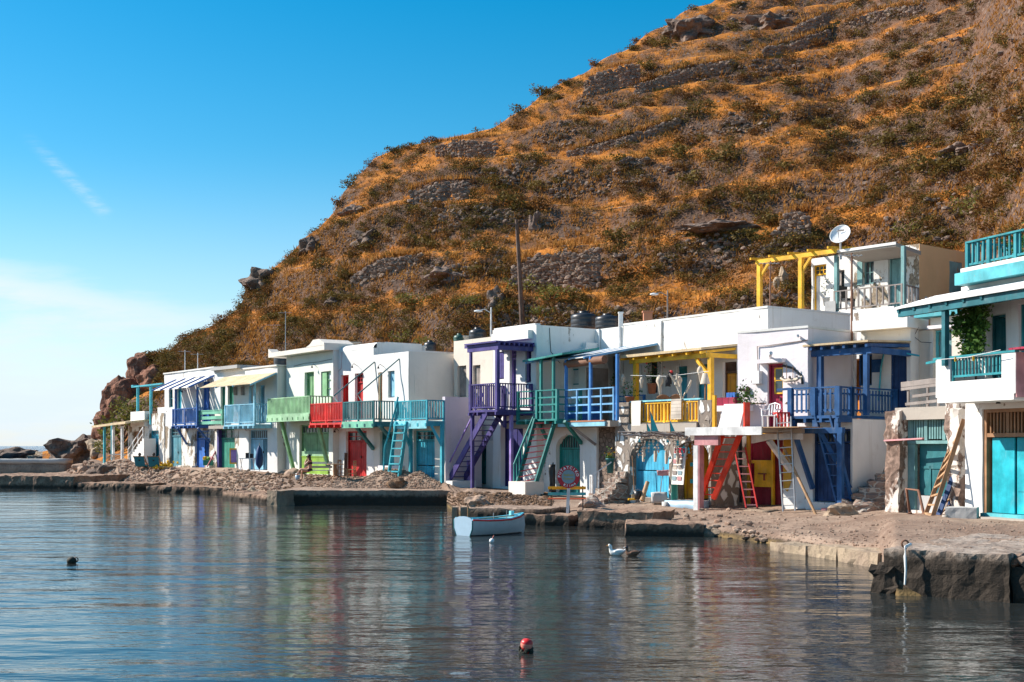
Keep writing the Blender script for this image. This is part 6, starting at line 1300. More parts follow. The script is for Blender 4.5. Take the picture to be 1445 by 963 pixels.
def duck(px, py, sc_, mats, label, head=1):
    y = H * F / (py - HY); q = P(px, py, y); t = Thing('duck', label, 'duck', (q.x, q.y, 0), RAD(174), None, sc_)
    sec = [(-.27, .16, .012, .012), (-.22, .13, .05, .035), (-.12, .09, .095, .085), (0, .075, .115, .11), (.10, .08, .105, .11), (.17, .105, .075, .085), (.195, .15, .05, .06), (.20, .21, .036, .042), (.205, .255, .04, .044), (.22, .30, .046, .05), (.235, .33, .03, .03), (.238, .345, .005, .005)]
    def ring(x, z, a, b, tilt): return [(x + b * math.sin(g_) * -tilt, a * math.cos(g_), z + b * math.sin(g_) * (1 - abs(tilt) * .4)) for g_ in [i * math.pi / 6 for i in range(12)]]
    rs = [ring(x, z, a, b, max(0, min(1, (i - 3) / 4)) if i < 8 else .9 - .25 * (i - 8)) for i, (x, z, a, b) in enumerate(sec)]
    # neck rings lean upward: rebuild as horizontal slices above the breast
    for i in range(7, len(sec)): x, z, a, b = sec[i]; rs[i] = [(x + b * 1.1 * math.cos(g_ + math.pi / 2), a * math.cos(g_), z + .2 * b * math.sin(g_)) if False else (x - b * 1.15 * math.sin(g_), a * math.cos(g_), z) for g_ in [k * math.pi / 6 for k in range(12)]]
    body = MB().loft(rs); o = t.part('body', body, mats[0]); t.part('beak', MB().loft([[(.262, .02 * math.cos(a), .30 + .016 * math.sin(a)) for a in [k * math.pi / 3 for k in range(6)]], [(.33, .022 * math.cos(a), .285 + .006 * math.sin(a)) for a in [k * math.pi / 3 for k in range(6)]]]), mats[3])
    for s_ in (1, -1):
        t.part('wing', MB().blob((-.06, s_ * .098, .125), (.17, .03, .065), 2, .12, 2, True), mats[1]); t.part('eye', MB().blob((.238, s_ * .038, .312), .009, 1, 0), 'iron')
    t.part('tail', MB().loft([[(-.2, .05 * math.cos(a), .15 + .03 * math.sin(a)) for a in [k * math.pi / 3 for k in range(6)]], [(-.31, .03 * math.cos(a), .22 + .012 * math.sin(a)) for a in [k * math.pi / 3 for k in range(6)]]]), mats[2])
    return t
duck(871, 784, .82, ('duckwhite', 'duckwhite', 'duckwhite', 'beak'), 'white duck with an orange beak swimming left'); dk = duck(893, 785, .72, ('duckbrown', 'duckbrown', 'duckdark', 'whitemetal'), 'brown duck with a dark head swimming behind the white duck')
dk.part('dark_head', MB().blob((.215, 0, .295), (.06, .05, .055), 2, .05, 1, True), 'duckdark')
q = P(694, 766, H * F / (766 - HY)); t = Thing('float', 'tiny pinkish white float bobbing in front of the rowing boat', 'float', (q.x, q.y, 0)); t.part('ball', MB().blob((0, 0, .05), .075, 2, .1, 1, True), 'plasticwhite'); t.part('stick', MB().tube([(0, 0, .08), (.06, 0, .2)], .012), 'buoypink')

# ---------------------------------------------------------------- people
def skin_body(name, verts, edges, mat, parent, sub=1):
    me = bpy.data.meshes.new(name); me.from_pydata([v[0] for v in verts], edges, []); me.materials.append(M[mat]); o = bpy.data.objects.new(name, me); C.objects.link(o); o.parent = parent
    md = o.modifiers.new('skin', 'SKIN'); md.use_smooth_shade = True
    for i, v in enumerate(verts):
        sv = me.skin_vertices[0].data[i]; r = v[1]; sv.radius = (r, r) if not isinstance(r, tuple) else r; sv.use_root = (i == 0)
    s = o.modifiers.new('sub', 'SUBSURF'); s.levels = sub; s.render_levels = sub; return o
def person(label, loc, rot, pose, sc_=1.0, extras=()):
    t = Thing('person', label, 'person', loc, rot, None, sc_); J = pose; V, E, ix = [], [], {}
    rad = dict(pelvis=(.15, .12), waist=(.12, .10), chest=(.145, .11), neck=.05, head=.085, crown=.08, hipL=.1, hipR=.1, kneeL=.066, kneeR=.066, ankL=.042, ankR=.042, toeL=.034, toeR=.034, shL=.06, shR=.06, elL=.04, elR=.04, wrL=.03, wrR=.03, paL=.034, paR=.034)
    for k in J: ix[k] = len(V); V.append((J[k], rad[k]))
    for a, b in (('pelvis', 'waist'), ('waist', 'chest'), ('chest', 'neck'), ('neck', 'head'), ('head', 'crown'), ('pelvis', 'hipL'), ('hipL', 'kneeL'), ('kneeL', 'ankL'), ('ankL', 'toeL'), ('pelvis', 'hipR'), ('hipR', 'kneeR'), ('kneeR', 'ankR'), ('ankR', 'toeR'), ('chest', 'shL'), ('shL', 'elL'), ('elL', 'wrL'), ('wrL', 'paL'), ('chest', 'shR'), ('shR', 'elR'), ('elR', 'wrR'), ('wrR', 'paR')): E.append((ix[a], ix[b]))
    for sd in 'LR':                              # five fingers rooted in the palm
        w_, p_ = Vector(J['wr' + sd]), Vector(J['pa' + sd]); d = (p_ - w_).normalized(); sx = d.cross(Vector((.2, .3, 1))).normalized()
        for k, (o_, ln) in enumerate(((-1.6, .045), (-.7, .075), (0, .082), (.7, .077), (1.3, .06))):
            a = len(V); V.append((tuple(p_ + sx * o_ * .018 + d * (.03 if k else .0)), .009)); V.append((tuple(p_ + sx * o_ * (.022 if k else .036) + d * (ln) + Vector((0, 0, -.008))), .008)); E += [(ix['pa' + sd], a), (a, a + 1)]
    skin_body('body', V, E, 'skin', t.o)
    hd, cr, nk = Vector(J['head']), Vector(J['crown']), Vector(J['neck']); up = (cr - hd).normalized(); fw = Vector(extras[0]) if extras else Vector((-1, 0, 0)); sd_ = up.cross(fw).normalized()
    t.part('hair', MB().blob(hd + up * .075 - fw * .035, (.105, .1, .115), 2, .12, 3, True).blob(hd - fw * .085 - up * .06, (.06, .075, .15), 2, .15, 5, True), 'hair')
    t.part('face', MB().blob(hd + fw * .092 + up * .03, (.018, .014, .024), 1, 0, 1, True).blob(hd + fw * .088 - up * .022, (.012, .025, .008), 1, 0, 1, True), 'skin'); t.part('sunglasses', MB().bar(hd + fw * .085 + up * .06 - sd_ * .07, hd + fw * .085 + up * .06 + sd_ * .07, .02, .04), 'iron')
    ch, wa, pe = (Vector(J[k]) for k in ('chest', 'waist', 'pelvis')); ax = (ch - wa).normalized()
    def band(c, r, h_): return [[tuple(c + up_ * ax + Vector((0, math.cos(a) * r[0], 0)) + (ax.cross(Vector((0, 1, 0)))).normalized() * math.sin(a) * r[1]) for a in [i * math.pi / 8 for i in range(16)]] for up_ in (-h_, 0, h_)]
    t.part('bikini_top', MB().loft(band(ch - ax * .03, (.165, .135), .05), False), 'cloth'); t.part('bikini_bottom', MB().loft(band(pe + ax * .02, (.185, .15), .06), False), 'cloth'); return t
q = G(437, 678.5); sit = dict(pelvis=(0, 0, .53), waist=(.03, 0, .72), chest=(0, 0, .93), neck=(-.03, 0, 1.09), head=(-.07, 0, 1.19), crown=(-.075, 0, 1.29), hipL=(-.06, -.11, .53), kneeL=(-.46, -.10, .60), ankL=(-.66, -.06, .30), toeL=(-.78, -.06, .23), hipR=(-.06, .11, .52), kneeR=(-.45, .08, .50), ankR=(-.42, .05, .09), toeR=(-.57, .05, .04), shL=(.01, -.18, 1.02), elL=(-.20, -.24, .80), wrL=(-.19, -.12, 1.0), paL=(-.17, -.08, 1.07), shR=(.02, .18, 1.02), elR=(-.06, .25, .78), wrR=(-.26, .15, .66), paR=(-.33, .12, .64))
person('person in black bikini seated cross legged on slatted bench, hand raised to face', q, RAD(-8), sit)
def bench(loc, rot, mats, label, L_=1.5, sc_=1.0):
    t = Thing('bench', label, 'bench', loc, rot, None, sc_)
    for k, (y, z) in enumerate(((-.42, .45), (-.28, .45), (-.14, .45))): t.part('seat_slat', MB().box(-L_ / 2, L_ / 2, y - .055, y + .055, z - .02, z + .02), mats[k])
    for k, z in enumerate((.62, .84)): t.part('back_slat', MB().box(-L_ / 2, L_ / 2, -.02 + .06 * k, .02 + .06 * k, z - .055, z + .055), mats[3 + k])
    for s_ in (-1, 1):
        x = s_ * (L_ / 2 - .12); m = MB().tube([(x, .08, .92), (x, .04, .7), (x, -.03, .45), (x, -.03, .42)], .028, 6).tube([(x, -.03, .43), (x, -.48, .43)], .024, 6)
        for yy in (-.40, -.1): m.tube([(x, yy, .43), (x, yy - .05, .3), (x, yy + .05, .2), (x, yy - .03, .1), (x, yy - .09, .0)], .022, 6).tube([(x, yy, .42), (x, yy + .09, .33), (x, yy - .06, .2), (x, yy + .05, .08)], .014, 5)
        m.tube([(x, -.42, .12), (x, -.1, .12)], .016, 5); t.part('leg', m, 'iron')
    return t
bench(G(444, 676.5) + Vector((.15, .25, 0)), RAD(-4), ['greenwhite', 'greywood', 'greenwhite', 'greywood', 'greenwhite'], 'weathered pale slatted bench with black iron ends by the lime garage door')
q = G(800, 721); bench(q, RAD(-2), ['red', 'red', 'yellow', 'turq', 'yellow'], 'painted bench with yellow and blue back slats and iron legs behind the round sign', 1.42)
def chair(loc, rot, mat, label, arm=False, hgt=.9, sc_=1.0, seatmat=None):
    t = Thing('chair', label, 'chair', loc, rot, None, sc_); t.part('seat', MB().box(-.2, .2, -.2, .2, .43, .465), seatmat or mat)
    for x in (-.18, .18):
        for y in (-.18, .18): t.part('leg', MB().bar((x, y, 0), (x, y * 1.0, .43 if y < 0 else hgt), .04), mat)
    t.part('backrest', MB().bar((-.18, .18, hgt - .04), (.18, .18, hgt - .04), .03, .09).bar((-.18, .18, hgt - .22), (.18, .18, hgt - .22), .025, .06).bar((-.18, .18, hgt - .36), (.18, .18, hgt - .36), .025, .05), mat)
    t.part('stretcher', MB().bar((-.18, -.18, .2), (.18, -.18, .2), .025).bar((-.18, .18, .2), (.18, .18, .2), .025).bar((-.18, -.18, .25), (-.18, .18, .25), .025).bar((.18, -.18, .25), (.18, .18, .25), .025), mat); return t
q = G(473, 676.5); t = Thing('bistro_table', 'small brown pedestal table beside the slatted bench', 'table', q); t.part('tabletop', MB().lathe((0, 0, .72), [(.001, .035), (.42, .035), (.42, 0), (.001, 0)], 24, smooth=False), 'rawwood'); t.part('pedestal', MB().lathe((0, 0, 0), [(.09, .18), (.12, .4), (.07, .6), (.1, .72)], 10), 'wood')
for k in range(3): a = k * 2.1 + .4; t.part('foot', MB().tube([(0, 0, .2), (.25 * math.cos(a), .25 * math.sin(a), .12), (.36 * math.cos(a), .36 * math.sin(a), .02)], .035, 6), 'wood')
chair(G(480, 675.5) + Vector((.12, .1, 0)), RAD(75), 'wood', 'brown ladder back chair tucked behind the small pedestal table'); chair(G(496, 675.5), RAD(-100), 'rawwood', 'light brown chair turned sideways before the red doors'); q = G(488, 676); t = Thing('board', 'dark narrow board standing beside the red doors', 'board', Eh.W(487, 674, .12)); t.part('plank', MB().bar((0, 0, -.1), (.04, .05, 1.3), .16, .04), 'darkwood'); t.part('batten', MB().bar((-.05, -.05, .7), (.1, -.05, .72), .03), 'darkwood')
q = G(420, 678); t = Thing('water_bucket', 'small pale bucket on the ground beside the seated bather', 'bucket', q); t.part('pail', MB().lathe((0, 0, 0), [(.001, 0), (.1, 0), (.13, .26), (.115, .26), (.09, .03)], 14), 'boatblue2'); t.part('handle', MB().tube([(.13, 0, .25), (.1, 0, .34), (0, 0, .38), (-.1, 0, .34), (-.13, 0, .25)], .01, 5), 'steel')
# two deck chairs at the far end, sitters seen from behind
for k, (px, lb, lp) in enumerate(((200, 'left of two teal canvas deck chairs on the far rocks', 'person with dark hair in the left teal deck chair, seen from behind'), (219, 'right of two teal canvas deck chairs on the far rocks', 'person with dark hair in the right teal deck chair, seen from behind'))):
    q = G(px, 667); q = Vector((q.x, q.y, q.z)); t = Thing('deck_chair', lb, 'deck chair', q, RAD(-10 + 8 * k), 'teal deck chairs on the rocks')
    t.part('canvas', MB().loft([[(x, y, z) for x in (-.36, .36)] + [(x, y + .02, z + .02) for x in (.36, -.36)] for y, z in ((-.42, 1.05), (-.34, .75), (-.22, .42), (.1, .34), (.45, .46))], True, False), 'tealcloth')
    for x in (-.38, .38): t.part('frame', MB().bar((x, -.46, 1.1), (x, .5, .02), .045).bar((x, .5, .5), (x, -.4, .0), .045), 'wood')
    t.part('crossbar', MB().bar((-.4, -.45, 1.06), (.4, -.45, 1.06), .045), 'wood')
    ps = dict(pelvis=(0, .02, .45), waist=(0, -.14, .62), chest=(0, -.22, .82), neck=(0, -.26, 1.02), head=(0, -.27, 1.13), crown=(0, -.28, 1.23), hipL=(-.1, .08, .46), kneeL=(-.13, .48, .58), ankL=(-.15, .72, .12), toeL=(-.16, .86, .06), hipR=(.1, .08, .46), kneeR=(.14, .48, .58), ankR=(.15, .7, .12), toeR=(.16, .84, .06), shL=(-.18, -.2, .92), elL=(-.34, .0, .62), wrL=(-.34, .24, .58), paL=(-.34, .3, .57), shR=(.18, -.2, .92), elR=(.34, .0, .62), wrR=(.34, .24, .58), paR=(.34, .3, .57))
    person(lp, q, RAD(-10 + 8 * k), ps, 1.0, ((0, 1, 0),))
# ---------------------------------------------------------------- small things along the row
q = G(233, 663.5); t = Thing('fishing_net', 'heap of yellow fishing net beside the weathered teal door', 'fishing net', Bh.W(233, 661, .9)); m = MB(); r = random.Random(3)
for k in range(60): m.blob((r.gauss(0, .34), r.gauss(0, .25), abs(r.gauss(.08, .14))), r.uniform(.06, .13), 1, .6, k)
t.part('net', m, 'net'); t.part('float_line', MB().tube([(-.5, -.3, .06), (-.2, -.42, .1), (.2, -.36, .08), (.6, -.2, .04)], .03), 'reed')
t = Thing('crate', 'green and yellow crate with junk by the blue far door', 'crate', Bh.W(294, 657, .5)); t.part('box', MB().box(-.28, .28, -.2, .2, .0, .3), 'greendoor'); t.part('rim', MB().box(-.3, .3, -.22, .22, .301, .34), 'slatgreen')
for k, mt in enumerate(('yellow', 'lime', 'pinkwood')): t.part('contents', MB().blob((-.2 + .2 * k, 0, .42), .15, 2, .4, k), mt)
t = Thing('leaning_plank', 'dark red plank leaning by the junk crate', 'plank', Bh.W(299, 659, .6)); t.part('plank', MB().bar((-.3, 0, 0), (.25, .35, 1.15), .14, .05), 'darkred'); t.part('end_band', MB().bar((.2, .3, 1.0), (.25, .34, 1.12), .15, .06), 'pinkwood')
t = Thing('picture_frame', 'small yellow and purple shutter leaning on the emerald door', 'shutter', Ch.W(330, 655, .12)); t.part('frame', MB().box(-.26, -.19, 0, .05, 0, .95).box(.19, .26, 0, .05, 0, .95).box(-.189, .189, 0, .05, 0, .09).box(-.189, .189, 0, .05, .86, .95), 'yellow'); t.part('panel', MB().box(-.189, .189, .015, .04, .091, .859), 'palepurple')
t = Thing('folding_table', 'small white folding table in front of the light blue door', 'table', Ch.W(350, 664, 1.4)); t.part('tabletop', MB().box(-.45, .4, -.3, .3, .66, .7), 'plasticwhite')
for s_ in (-.38, .33): t.part('leg', MB().bar((s_, -.26, 0), (s_, .26, .66), .035).bar((s_, .26, 0), (s_, -.26, .66), .035), 'whitemetal')
t.part('table_cloth', MB().box(-.1, .05, -.2, .0, .701, 1.0).box(.15, .3, -.2, .0, .701, .95), 'cloth')
t = Thing('closed_parasol', 'closed navy parasol standing beside the white folding table', 'parasol', Ch.W(366, 665, 1.2)); t.part('canopy', MB().lathe((0, 0, 0), [(.02, .1), (.2, .35), (.23, .75), (.16, 1.2), (.03, 1.45)], 12), 'kdoor'); t.part('pole', MB().tube([(0, 0, 0), (0, 0, 1.6)], .02), 'steel')
t = Thing('boat_trestle', 'white painted trestle table on the far porch', 'table', A.W(166, 652, 1.2)); t.part('tabletop', MB().box(-.5, .5, -.3, .3, .5, .56), 'whitewood')
for s_ in (-.4, .4): t.part('leg', MB().bar((s_, -.2, 0), (s_, .2, .5), .05).bar((s_, .2, 0), (s_, -.2, .5), .05), 'whitewood')

# round enamel sign on its white post
ps = G(801, 735); yS = ps.y; s_ = yS / F; t = Thing('round_sign', 'round red ring sign with white lettering on a white post by the water', 'sign', ps, RAD(-3))
zc = H - (673 - HY) * s_ - ps.z; rO = 16 * s_
t.part('post', MB().bar((-.03, .03, -.4), (.05, .03, zc), .11), 'whitewood'); t.part('ring', MB().lathe((0.03, -.04, zc), [(rO * .62, .01), (rO * .62, -.02), (rO, -.02), (rO, .01), (rO * .62, .01)], 40, 1, False), 'signred'); t.part('disc', MB().lathe((.03, -.04, zc), [(.001, -.008), (rO * .615, -.008), (rO * .615, .01), (.001, .01)], 40, 1, False), 'signgrey')
def letters(t, txt, size, pos, rot_y, mat, name='lettering'):
    cu = bpy.data.curves.new(name, 'FONT'); cu.body = txt; cu.size = size; cu.align_x = 'CENTER'; cu.align_y = 'CENTER'; cu.extrude = .004; cu.offset = .004; cu.materials.append(M[mat])
    o = bpy.data.objects.new(name, cu); C.objects.link(o); o.parent = t.o; o.location = pos; o.rotation_euler = (RAD(90), rot_y, 0); return o
def arc_text(t, txt, rad, a0, a1, flip, size, mat):
    """letters along the ring joined into one mesh"""
    ms = MB(); n = len(txt)
    for i, ch in enumerate(txt):
        a = lerp(a0, a1, i / (n - 1)); cu = bpy.data.curves.new('glyph', 'FONT'); cu.body = ch; cu.size = size; cu.align_x = 'CENTER'; cu.align_y = 'CENTER'; cu.extrude = .003; cu.offset = size * .03
        o = bpy.data.objects.new('glyph', cu); C.objects.link(o); dg = bpy.context.evaluated_depsgraph_get(); me = o.evaluated_get(dg).to_mesh()
        th = RAD(a); up = Vector((math.cos(th), 0, math.sin(th))) * (-1 if flip else 1); rt = Vector((up.z, 0, -up.x)); c = Vector((.03 + rad * math.cos(th), -.066, zc + rad * math.sin(th)))
        ms.add([c + rt * v.co.x + up * v.co.y - Vector((0, v.co.z, 0)) for v in me.vertices], [tuple(p.vertices) for p in me.polygons]); o.to_mesh_clear() if hasattr(o, 'to_mesh_clear') else None; bpy.data.objects.remove(o); bpy.data.curves.remove(cu)
    t.part('lettering', ms, mat)
arc_text(t, 'PUTATCIKO', rO * .80, 178, 12, False, rO * .33, 'lettering'); arc_text(t, 'Klima', rO * .80, 245, 312, True, rO * .31, 'lettering')
def flat_text(t, txt, size, c, mat):
    ms = MB(); cu = bpy.data.curves.new('glyph', 'FONT'); cu.body = txt; cu.size = size; cu.align_x = 'CENTER'; cu.align_y = 'CENTER'; cu.extrude = .002; cu.offset = size * .015; o = bpy.data.objects.new('glyph', cu); C.objects.link(o)
    me = o.evaluated_get(bpy.context.evaluated_depsgraph_get()).to_mesh(); ms.add([Vector(c) + Vector((v.co.x, -v.co.z, v.co.y)) for v in me.vertices], [tuple(p.vertices) for p in me.polygons]); bpy.data.objects.remove(o); bpy.data.curves.remove(cu); t.part('lettering', ms, mat)
flat_text(t, 'Seafood', rO * .27, (.03, -.053, zc + rO * .16), 'gold'); flat_text(t, 'Taverna', rO * .27, (.03, -.053, zc - rO * .16), 'gold')

# stone stair up to the blue railing
h = Hh; g0 = -.9; t = Thing('stone_stair', 'rough reddish stone stair with a white rail beside the arched teal door', 'stair', h.W(857, 712, .6), math.atan2(h.t.y, h.t.x))
bz = t.o.location.z
for i in range(6): t.part('step', MB().rough(-.75 + .13 * i, .62, -.75 + .24 * i, .9, (.22 * i if i else -.4), .22 * (i + 1), .14, .07, 50 + i, 2.6, False), 'stairstone')
t.part('handrail', MB().bar((-.62, -.3, .3), (-.62, -.3, 1.2), .06).bar((-.62, -.3, 1.2), (-.1, .3, 1.75), .05).bar((-.45, -.1, .5), (-.45, -.1, 1.35), .045).bar((-.62, -.3, 1.18), (-1.0, -.1, 1.18), .05).bar((-1.0, -.1, .2), (-1.0, -.1, 1.2), .05), 'whitewood')
def pot(px, py, hs, d, mat, label, hgt=.4, rad=.16, plant='potleaf', n=60, spread=.25, flower=None, up=.2):
    t = Thing('flower_pot', label, 'flower pot', hs.W(px, py, d)); t.part('pot', MB().lathe((0, 0, 0), [(.001, 0), (rad * .72, 0), (rad, hgt), (rad * 1.1, hgt), (rad * 1.1, hgt * .92), (rad * .9, hgt * .9), (.001, hgt * .88)], 14), mat); r = random.Random(int(px))
    t.part('leaves', MB().leaves([(r.gauss(0, spread * .5), r.gauss(0, spread * .5), hgt + abs(r.gauss(up, spread * .6))) for _ in range(n)], .11, r), plant)
    if flower: t.part('flowers', MB().add([], []).leaves([(r.gauss(0, spread * .5), r.gauss(0, spread * .5), hgt + up + abs(r.gauss(.1, spread * .5))) for _ in range(14)], .09, r), flower)
    return t
pot(861, 668, Hh, .1, 'darkteal', 'tall petrol blue pot with orange flowers on the stone stair', .62, .17, flower='yellow', up=.1)
t = Thing('rubbish_sack', 'black plastic block standing left of the arched teal door', 'sack', Hh.W(780, 694, .1)); t.part('sack', MB().rough(-.14, .14, -.1, .1, -.1, 1.2, .15, .06, 5), 'black'); t.part('tie', MB().tube([(0, 0, 1.2), (.02, 0, 1.3)], .03), 'black')
# props of the stone house
t = Thing('broom', 'broom leaning on the sky blue door', 'broom', Ih.W(895.5, 704, .25)); t.part('handle', MB().tube([(0, 0, .15), (-.08, .12, 1.75)], .022), 'wood'); t.part('bristles', MB().box(-.12, .12, -.04, .04, -.05, .17), 'reed'); 
t = Thing('bucket', 'black bucket at the foot of the sky blue door', 'bucket', Ih.W(900, 705, .5)); t.part('pail', MB().lathe((0, 0, 0), [(.001, 0), (.13, 0), (.17, .34), (.15, .34), (.12, .04)], 14), 'black'); t.part('handle', MB().tube([(.17, 0, .33), (0, -.1, .42), (-.17, 0, .33)], .01, 5), 'steel')
t = Thing('dustpan', 'yellow dustpan beside the black bucket', 'dustpan', Ih.W(892, 706, .6)); t.part('pan', MB().box(-.16, .14, -.12, .12, 0, .07), 'yellow'); t.part('handle', MB().bar((.14, 0, .04), (.36, 0, .1), .03), 'yellow')
t = Thing('log', 'driftwood log leaning on the sky blue door', 'log', Ih.W(906, 706, .5)); t.part('trunk', MB().tube([(0, 0, -.02), (.12, .15, .35), (.26, .32, .72)], [.1, .09, .085], 8), 'rawwood'); t.part('knot', MB().blob((.1, .05, .3), .05, 1, .3, 1), 'wood')
t = Thing('stone_block', 'grey stone block right of the sky blue door', 'block', Ih.W(930, 706, .35)); t.part('block', MB().rough(-.3, .3, -.2, .2, -.1, .3, .12, .05, 3), 'greyconc'); t.part('rod', MB().tube([(.05, 0, .3), (.2, .2, 1.3)], .015), 'wood')
t = Thing('pink_cloth', 'faded pink cloth hanging on the middle of the sky blue door', 'cloth', Ih.W(936, 668, .12)); t.part('cloth', MB().rough(-.25, .25, -.05, .04, -.1, .13, .07, .06, 4), 'pinkwood'); t.part('peg', MB().tube([(0, .0, .1), (0, .2, .12)], .012), 'iron')
# driftwood shelf with strings of shells, little boats on top
t = Thing('driftwood_mobile', 'driftwood bundle hung with shells and turquoise bits under the yellow railing', 'ornament', Ih.W(938, 614, .75)); rt_ = t.o.location.copy(); r = random.Random(9)
m = MB()
for k in range(26): a = r.uniform(-1.15, 1.15); m.tube([(a - r.uniform(.2, .7), r.uniform(-.25, .3), r.uniform(-.1, .12)), (a, r.uniform(-.2, .2), r.uniform(-.06, .14)), (a + r.uniform(.2, .6), r.uniform(-.2, .3), r.uniform(-.14, .1))], r.uniform(.015, .035), 5)
t.part('driftwood', m, 'greywood')
for k in range(17):
    x = -1.2 + 2.4 * k / 16 + r.uniform(-.05, .05); y = r.uniform(-.2, .2); ln = r.uniform(.3, 1.15); m = MB().tube([(x, y, 0), (x, y, -ln)], .007, 4)
    for j in range(int(ln / .13)): m.blob((x + r.uniform(-.03, .03), y, -.12 - .13 * j), (r.uniform(.03, .06), .035, r.uniform(.03, .07)), 1, .5, k + j)
    t.part('shell_string', m, 'shell')
m = MB()
for k in range(16): x, z = r.uniform(-1.2, 1.2), r.uniform(-.9, -.2); m.prism([(x - .06, z - .05), (x + .06, z - .05), (x, z + .09)], -.24, -.225)
t.part('turquoise_charm', m, 'tag')
for k, (px, py, s) in enumerate(((920, 612, .5), (914.5, 611, .24), (947, 611, .3))):
    t = Thing('toy_sailboat', ['largest turquoise sailed toy boat on the driftwood under the yellow railing', 'smallest toy boat left of the largest toy sailboat', 'toy sailboat at the right end of the driftwood'][k], 'toy boat', Ih.W(px, py, .85)); t.part('hull', MB().loft([[(-s * .6, 0, .03 * s), (-s * .6, .01, .03 * s), (-s * .55, 0, .09 * s)], [(0, -.1 * s, 0), (0, .1 * s, 0), (0, 0, .14 * s)], [(s * .7, 0, .12 * s), (s * .7, .01, .12 * s), (s * .72, 0, .14 * s)]]), 'rawwood'); t.part('sail', MB().prism([(-.02, .15 * s), (.5 * s, .2 * s), (-.05, 1.7 * s)], -.01, .01), 'tag'); t.part('mast', MB().tube([(-.03, 0, .1 * s), (-.06, 0, 1.75 * s)], .012), 'wood')
for k, (px, py) in enumerate(((908, 642), (924.5, 642), (940, 645), (956, 645))):
    t = Thing('driftwood_figure', ['first driftwood figure from the left hanging before the sky blue door', 'second driftwood figure hanging before the sky blue door', 'driftwood figure hanging on the stone pier between the arched doors', 'driftwood figure hanging above the poster board'][k], 'ornament', Ih.W(px, py, .45), 0, 'hanging driftwood figures'); t.part('body', MB().tube([(0, 0, -.28), (.02, 0, 0), (0, 0, .2)], [.05, .075, .05], 8).blob((0, 0, .26), .06, 2, .2, k), 'shell'); t.part('string', MB().tube([(0, 0, .3), (0, -.1, 1.0)], .006, 4), 'wire')
t = Thing('poster_board', 'white poster board with rows of cards leaning between the arched doors', 'poster board', Ih.W(957, 684, .35), math.atan2(Ih.t.y, Ih.t.x)); w_, hh_ = .34, 1.45
t.part('board', MB().add([(-w_, -.05, 0), (w_, -.05, 0), (w_, .1, hh_), (-w_, .1, hh_), (-w_, -.02, 0), (w_, -.02, 0), (w_, .13, hh_), (-w_, .13, hh_)], [(0, 1, 2, 3), (7, 6, 5, 4), (0, 4, 5, 1), (1, 5, 6, 2), (2, 6, 7, 3), (3, 7, 4, 0)]), 'canvas')
for i in range(2):
    for j in range(5): z = .16 + .22 * j; x = -.2 + .3 * i; yy = -.055 + .15 * z / hh_; t.part('card', MB().box(x - .1, x + .12, yy - .012, yy - .002, z, z + .16), ['signgrey', 'greywood', 'rug', 'pinkwood'][(i * 3 + j) % 4])
t.part('header', MB().box(-.3, .3, .075, .085, 1.22, 1.42), 'signred')
t = Thing('green_plank', 'narrow green board standing below the poster board', 'plank', Ih.W(951, 707, .2)); t.part('plank', MB().box(-.1, .1, -.03, .03, -.2, .95), 'greendoor'); t.part('edge', MB().box(.105, .14, -.03, .03, -.2, .9), 'slatgreen'); t = Thing('step_slab', 'pale blue painted kerb slab under the yellow arched door', 'step', Ih.W(968, 711, .3), math.atan2(Ih.t.y, Ih.t.x)); t.part('slab', MB().rough(-.9, 1.0, -.3, .25, -.3, .12, .2, .04, 3), 'boatblue2'); t.part('edge', MB().rough(-.95, -.7, -.4, .2, -.3, .05, .15, .05, 8), 'greyconc')
for k, (px0, px1, py, lb) in enumerate(((893.5, 906, 598, 'plain cream rug hanging over the left end of the yellow railing'), (949, 963.5, 585, 'striped woven rug hanging over the right part of the yellow railing'))):
    a, b = Ih.x(px0), Ih.x(px1); zt_ = Ih.zg + Ih.z(930, 568) + .03; t = Thing('rug', lb, 'rug', Ih.world((a + b) / 2, -.02, zt_ - Ih.zg), math.atan2(Ih.t.y, Ih.t.x)); w_ = (b - a) / 2; ln = (.95, .68)[k]
    t.part('rug', MB().wallgrid(-w_, w_, -ln, .06, -.07, -.045, step=.15, wob=.05, seed=k).box(-w_, w_, -.045, .28, .045, .065), ('canvas', 'rug')[k]); t.part('fringe', MB().box(-w_, w_, -.068, -.05, -ln - .05, -ln), 'shell')
for k, (px, py) in enumerate(((939, 600), (958, 600))):
    t = Thing('wicker_chair', ['left of two round wicker chair backs behind the yellow railing', 'wicker chair back behind the striped rug'][k], 'chair', Ih.W(px, 598, -.9), RAD(20), 'wicker chairs'); t.part('backrest', MB().lathe((0, .2, .75), [(.001, -.03), (.42, -.03), (.45, .0), (.42, .03), (.001, .03)], 20, 1), 'wood'); t.part('seat', MB().cyl((0, -.1), .38, .38, .46), 'rawwood')
    for a in (.8, 2.3, 3.9, 5.5): t.part('leg', MB().bar((.3 * math.cos(a), -.1 + .3 * math.sin(a), 0), (.25 * math.cos(a), -.1 + .25 * math.sin(a), .4), .04), 'wood')
t = Thing('driftwood_branch', 'bare driftwood branch standing on the yellow railed terrace', 'branch', Ih.W(964, 590, -.4)); m = MB()
for a, b in (((0, 0, 0), (-.12, 0, 1.0)), ((-.12, 0, 1.0), (-.55, 0, 1.75)), ((-.08, 0, .7), (.25, .1, 1.3)), ((-.1, 0, .9), (-.2, .1, 1.6)), ((0, 0, .3), (.45, 0, .9)), ((-.3, 0, 1.3), (-.25, 0, 1.75)), ((.1, .0, 1.0), (.32, 0, 1.5))): m.tube([a, [(a[i] + b[i]) / 2 + .04 for i in range(3)], b], [.06, .05, .03], 6)
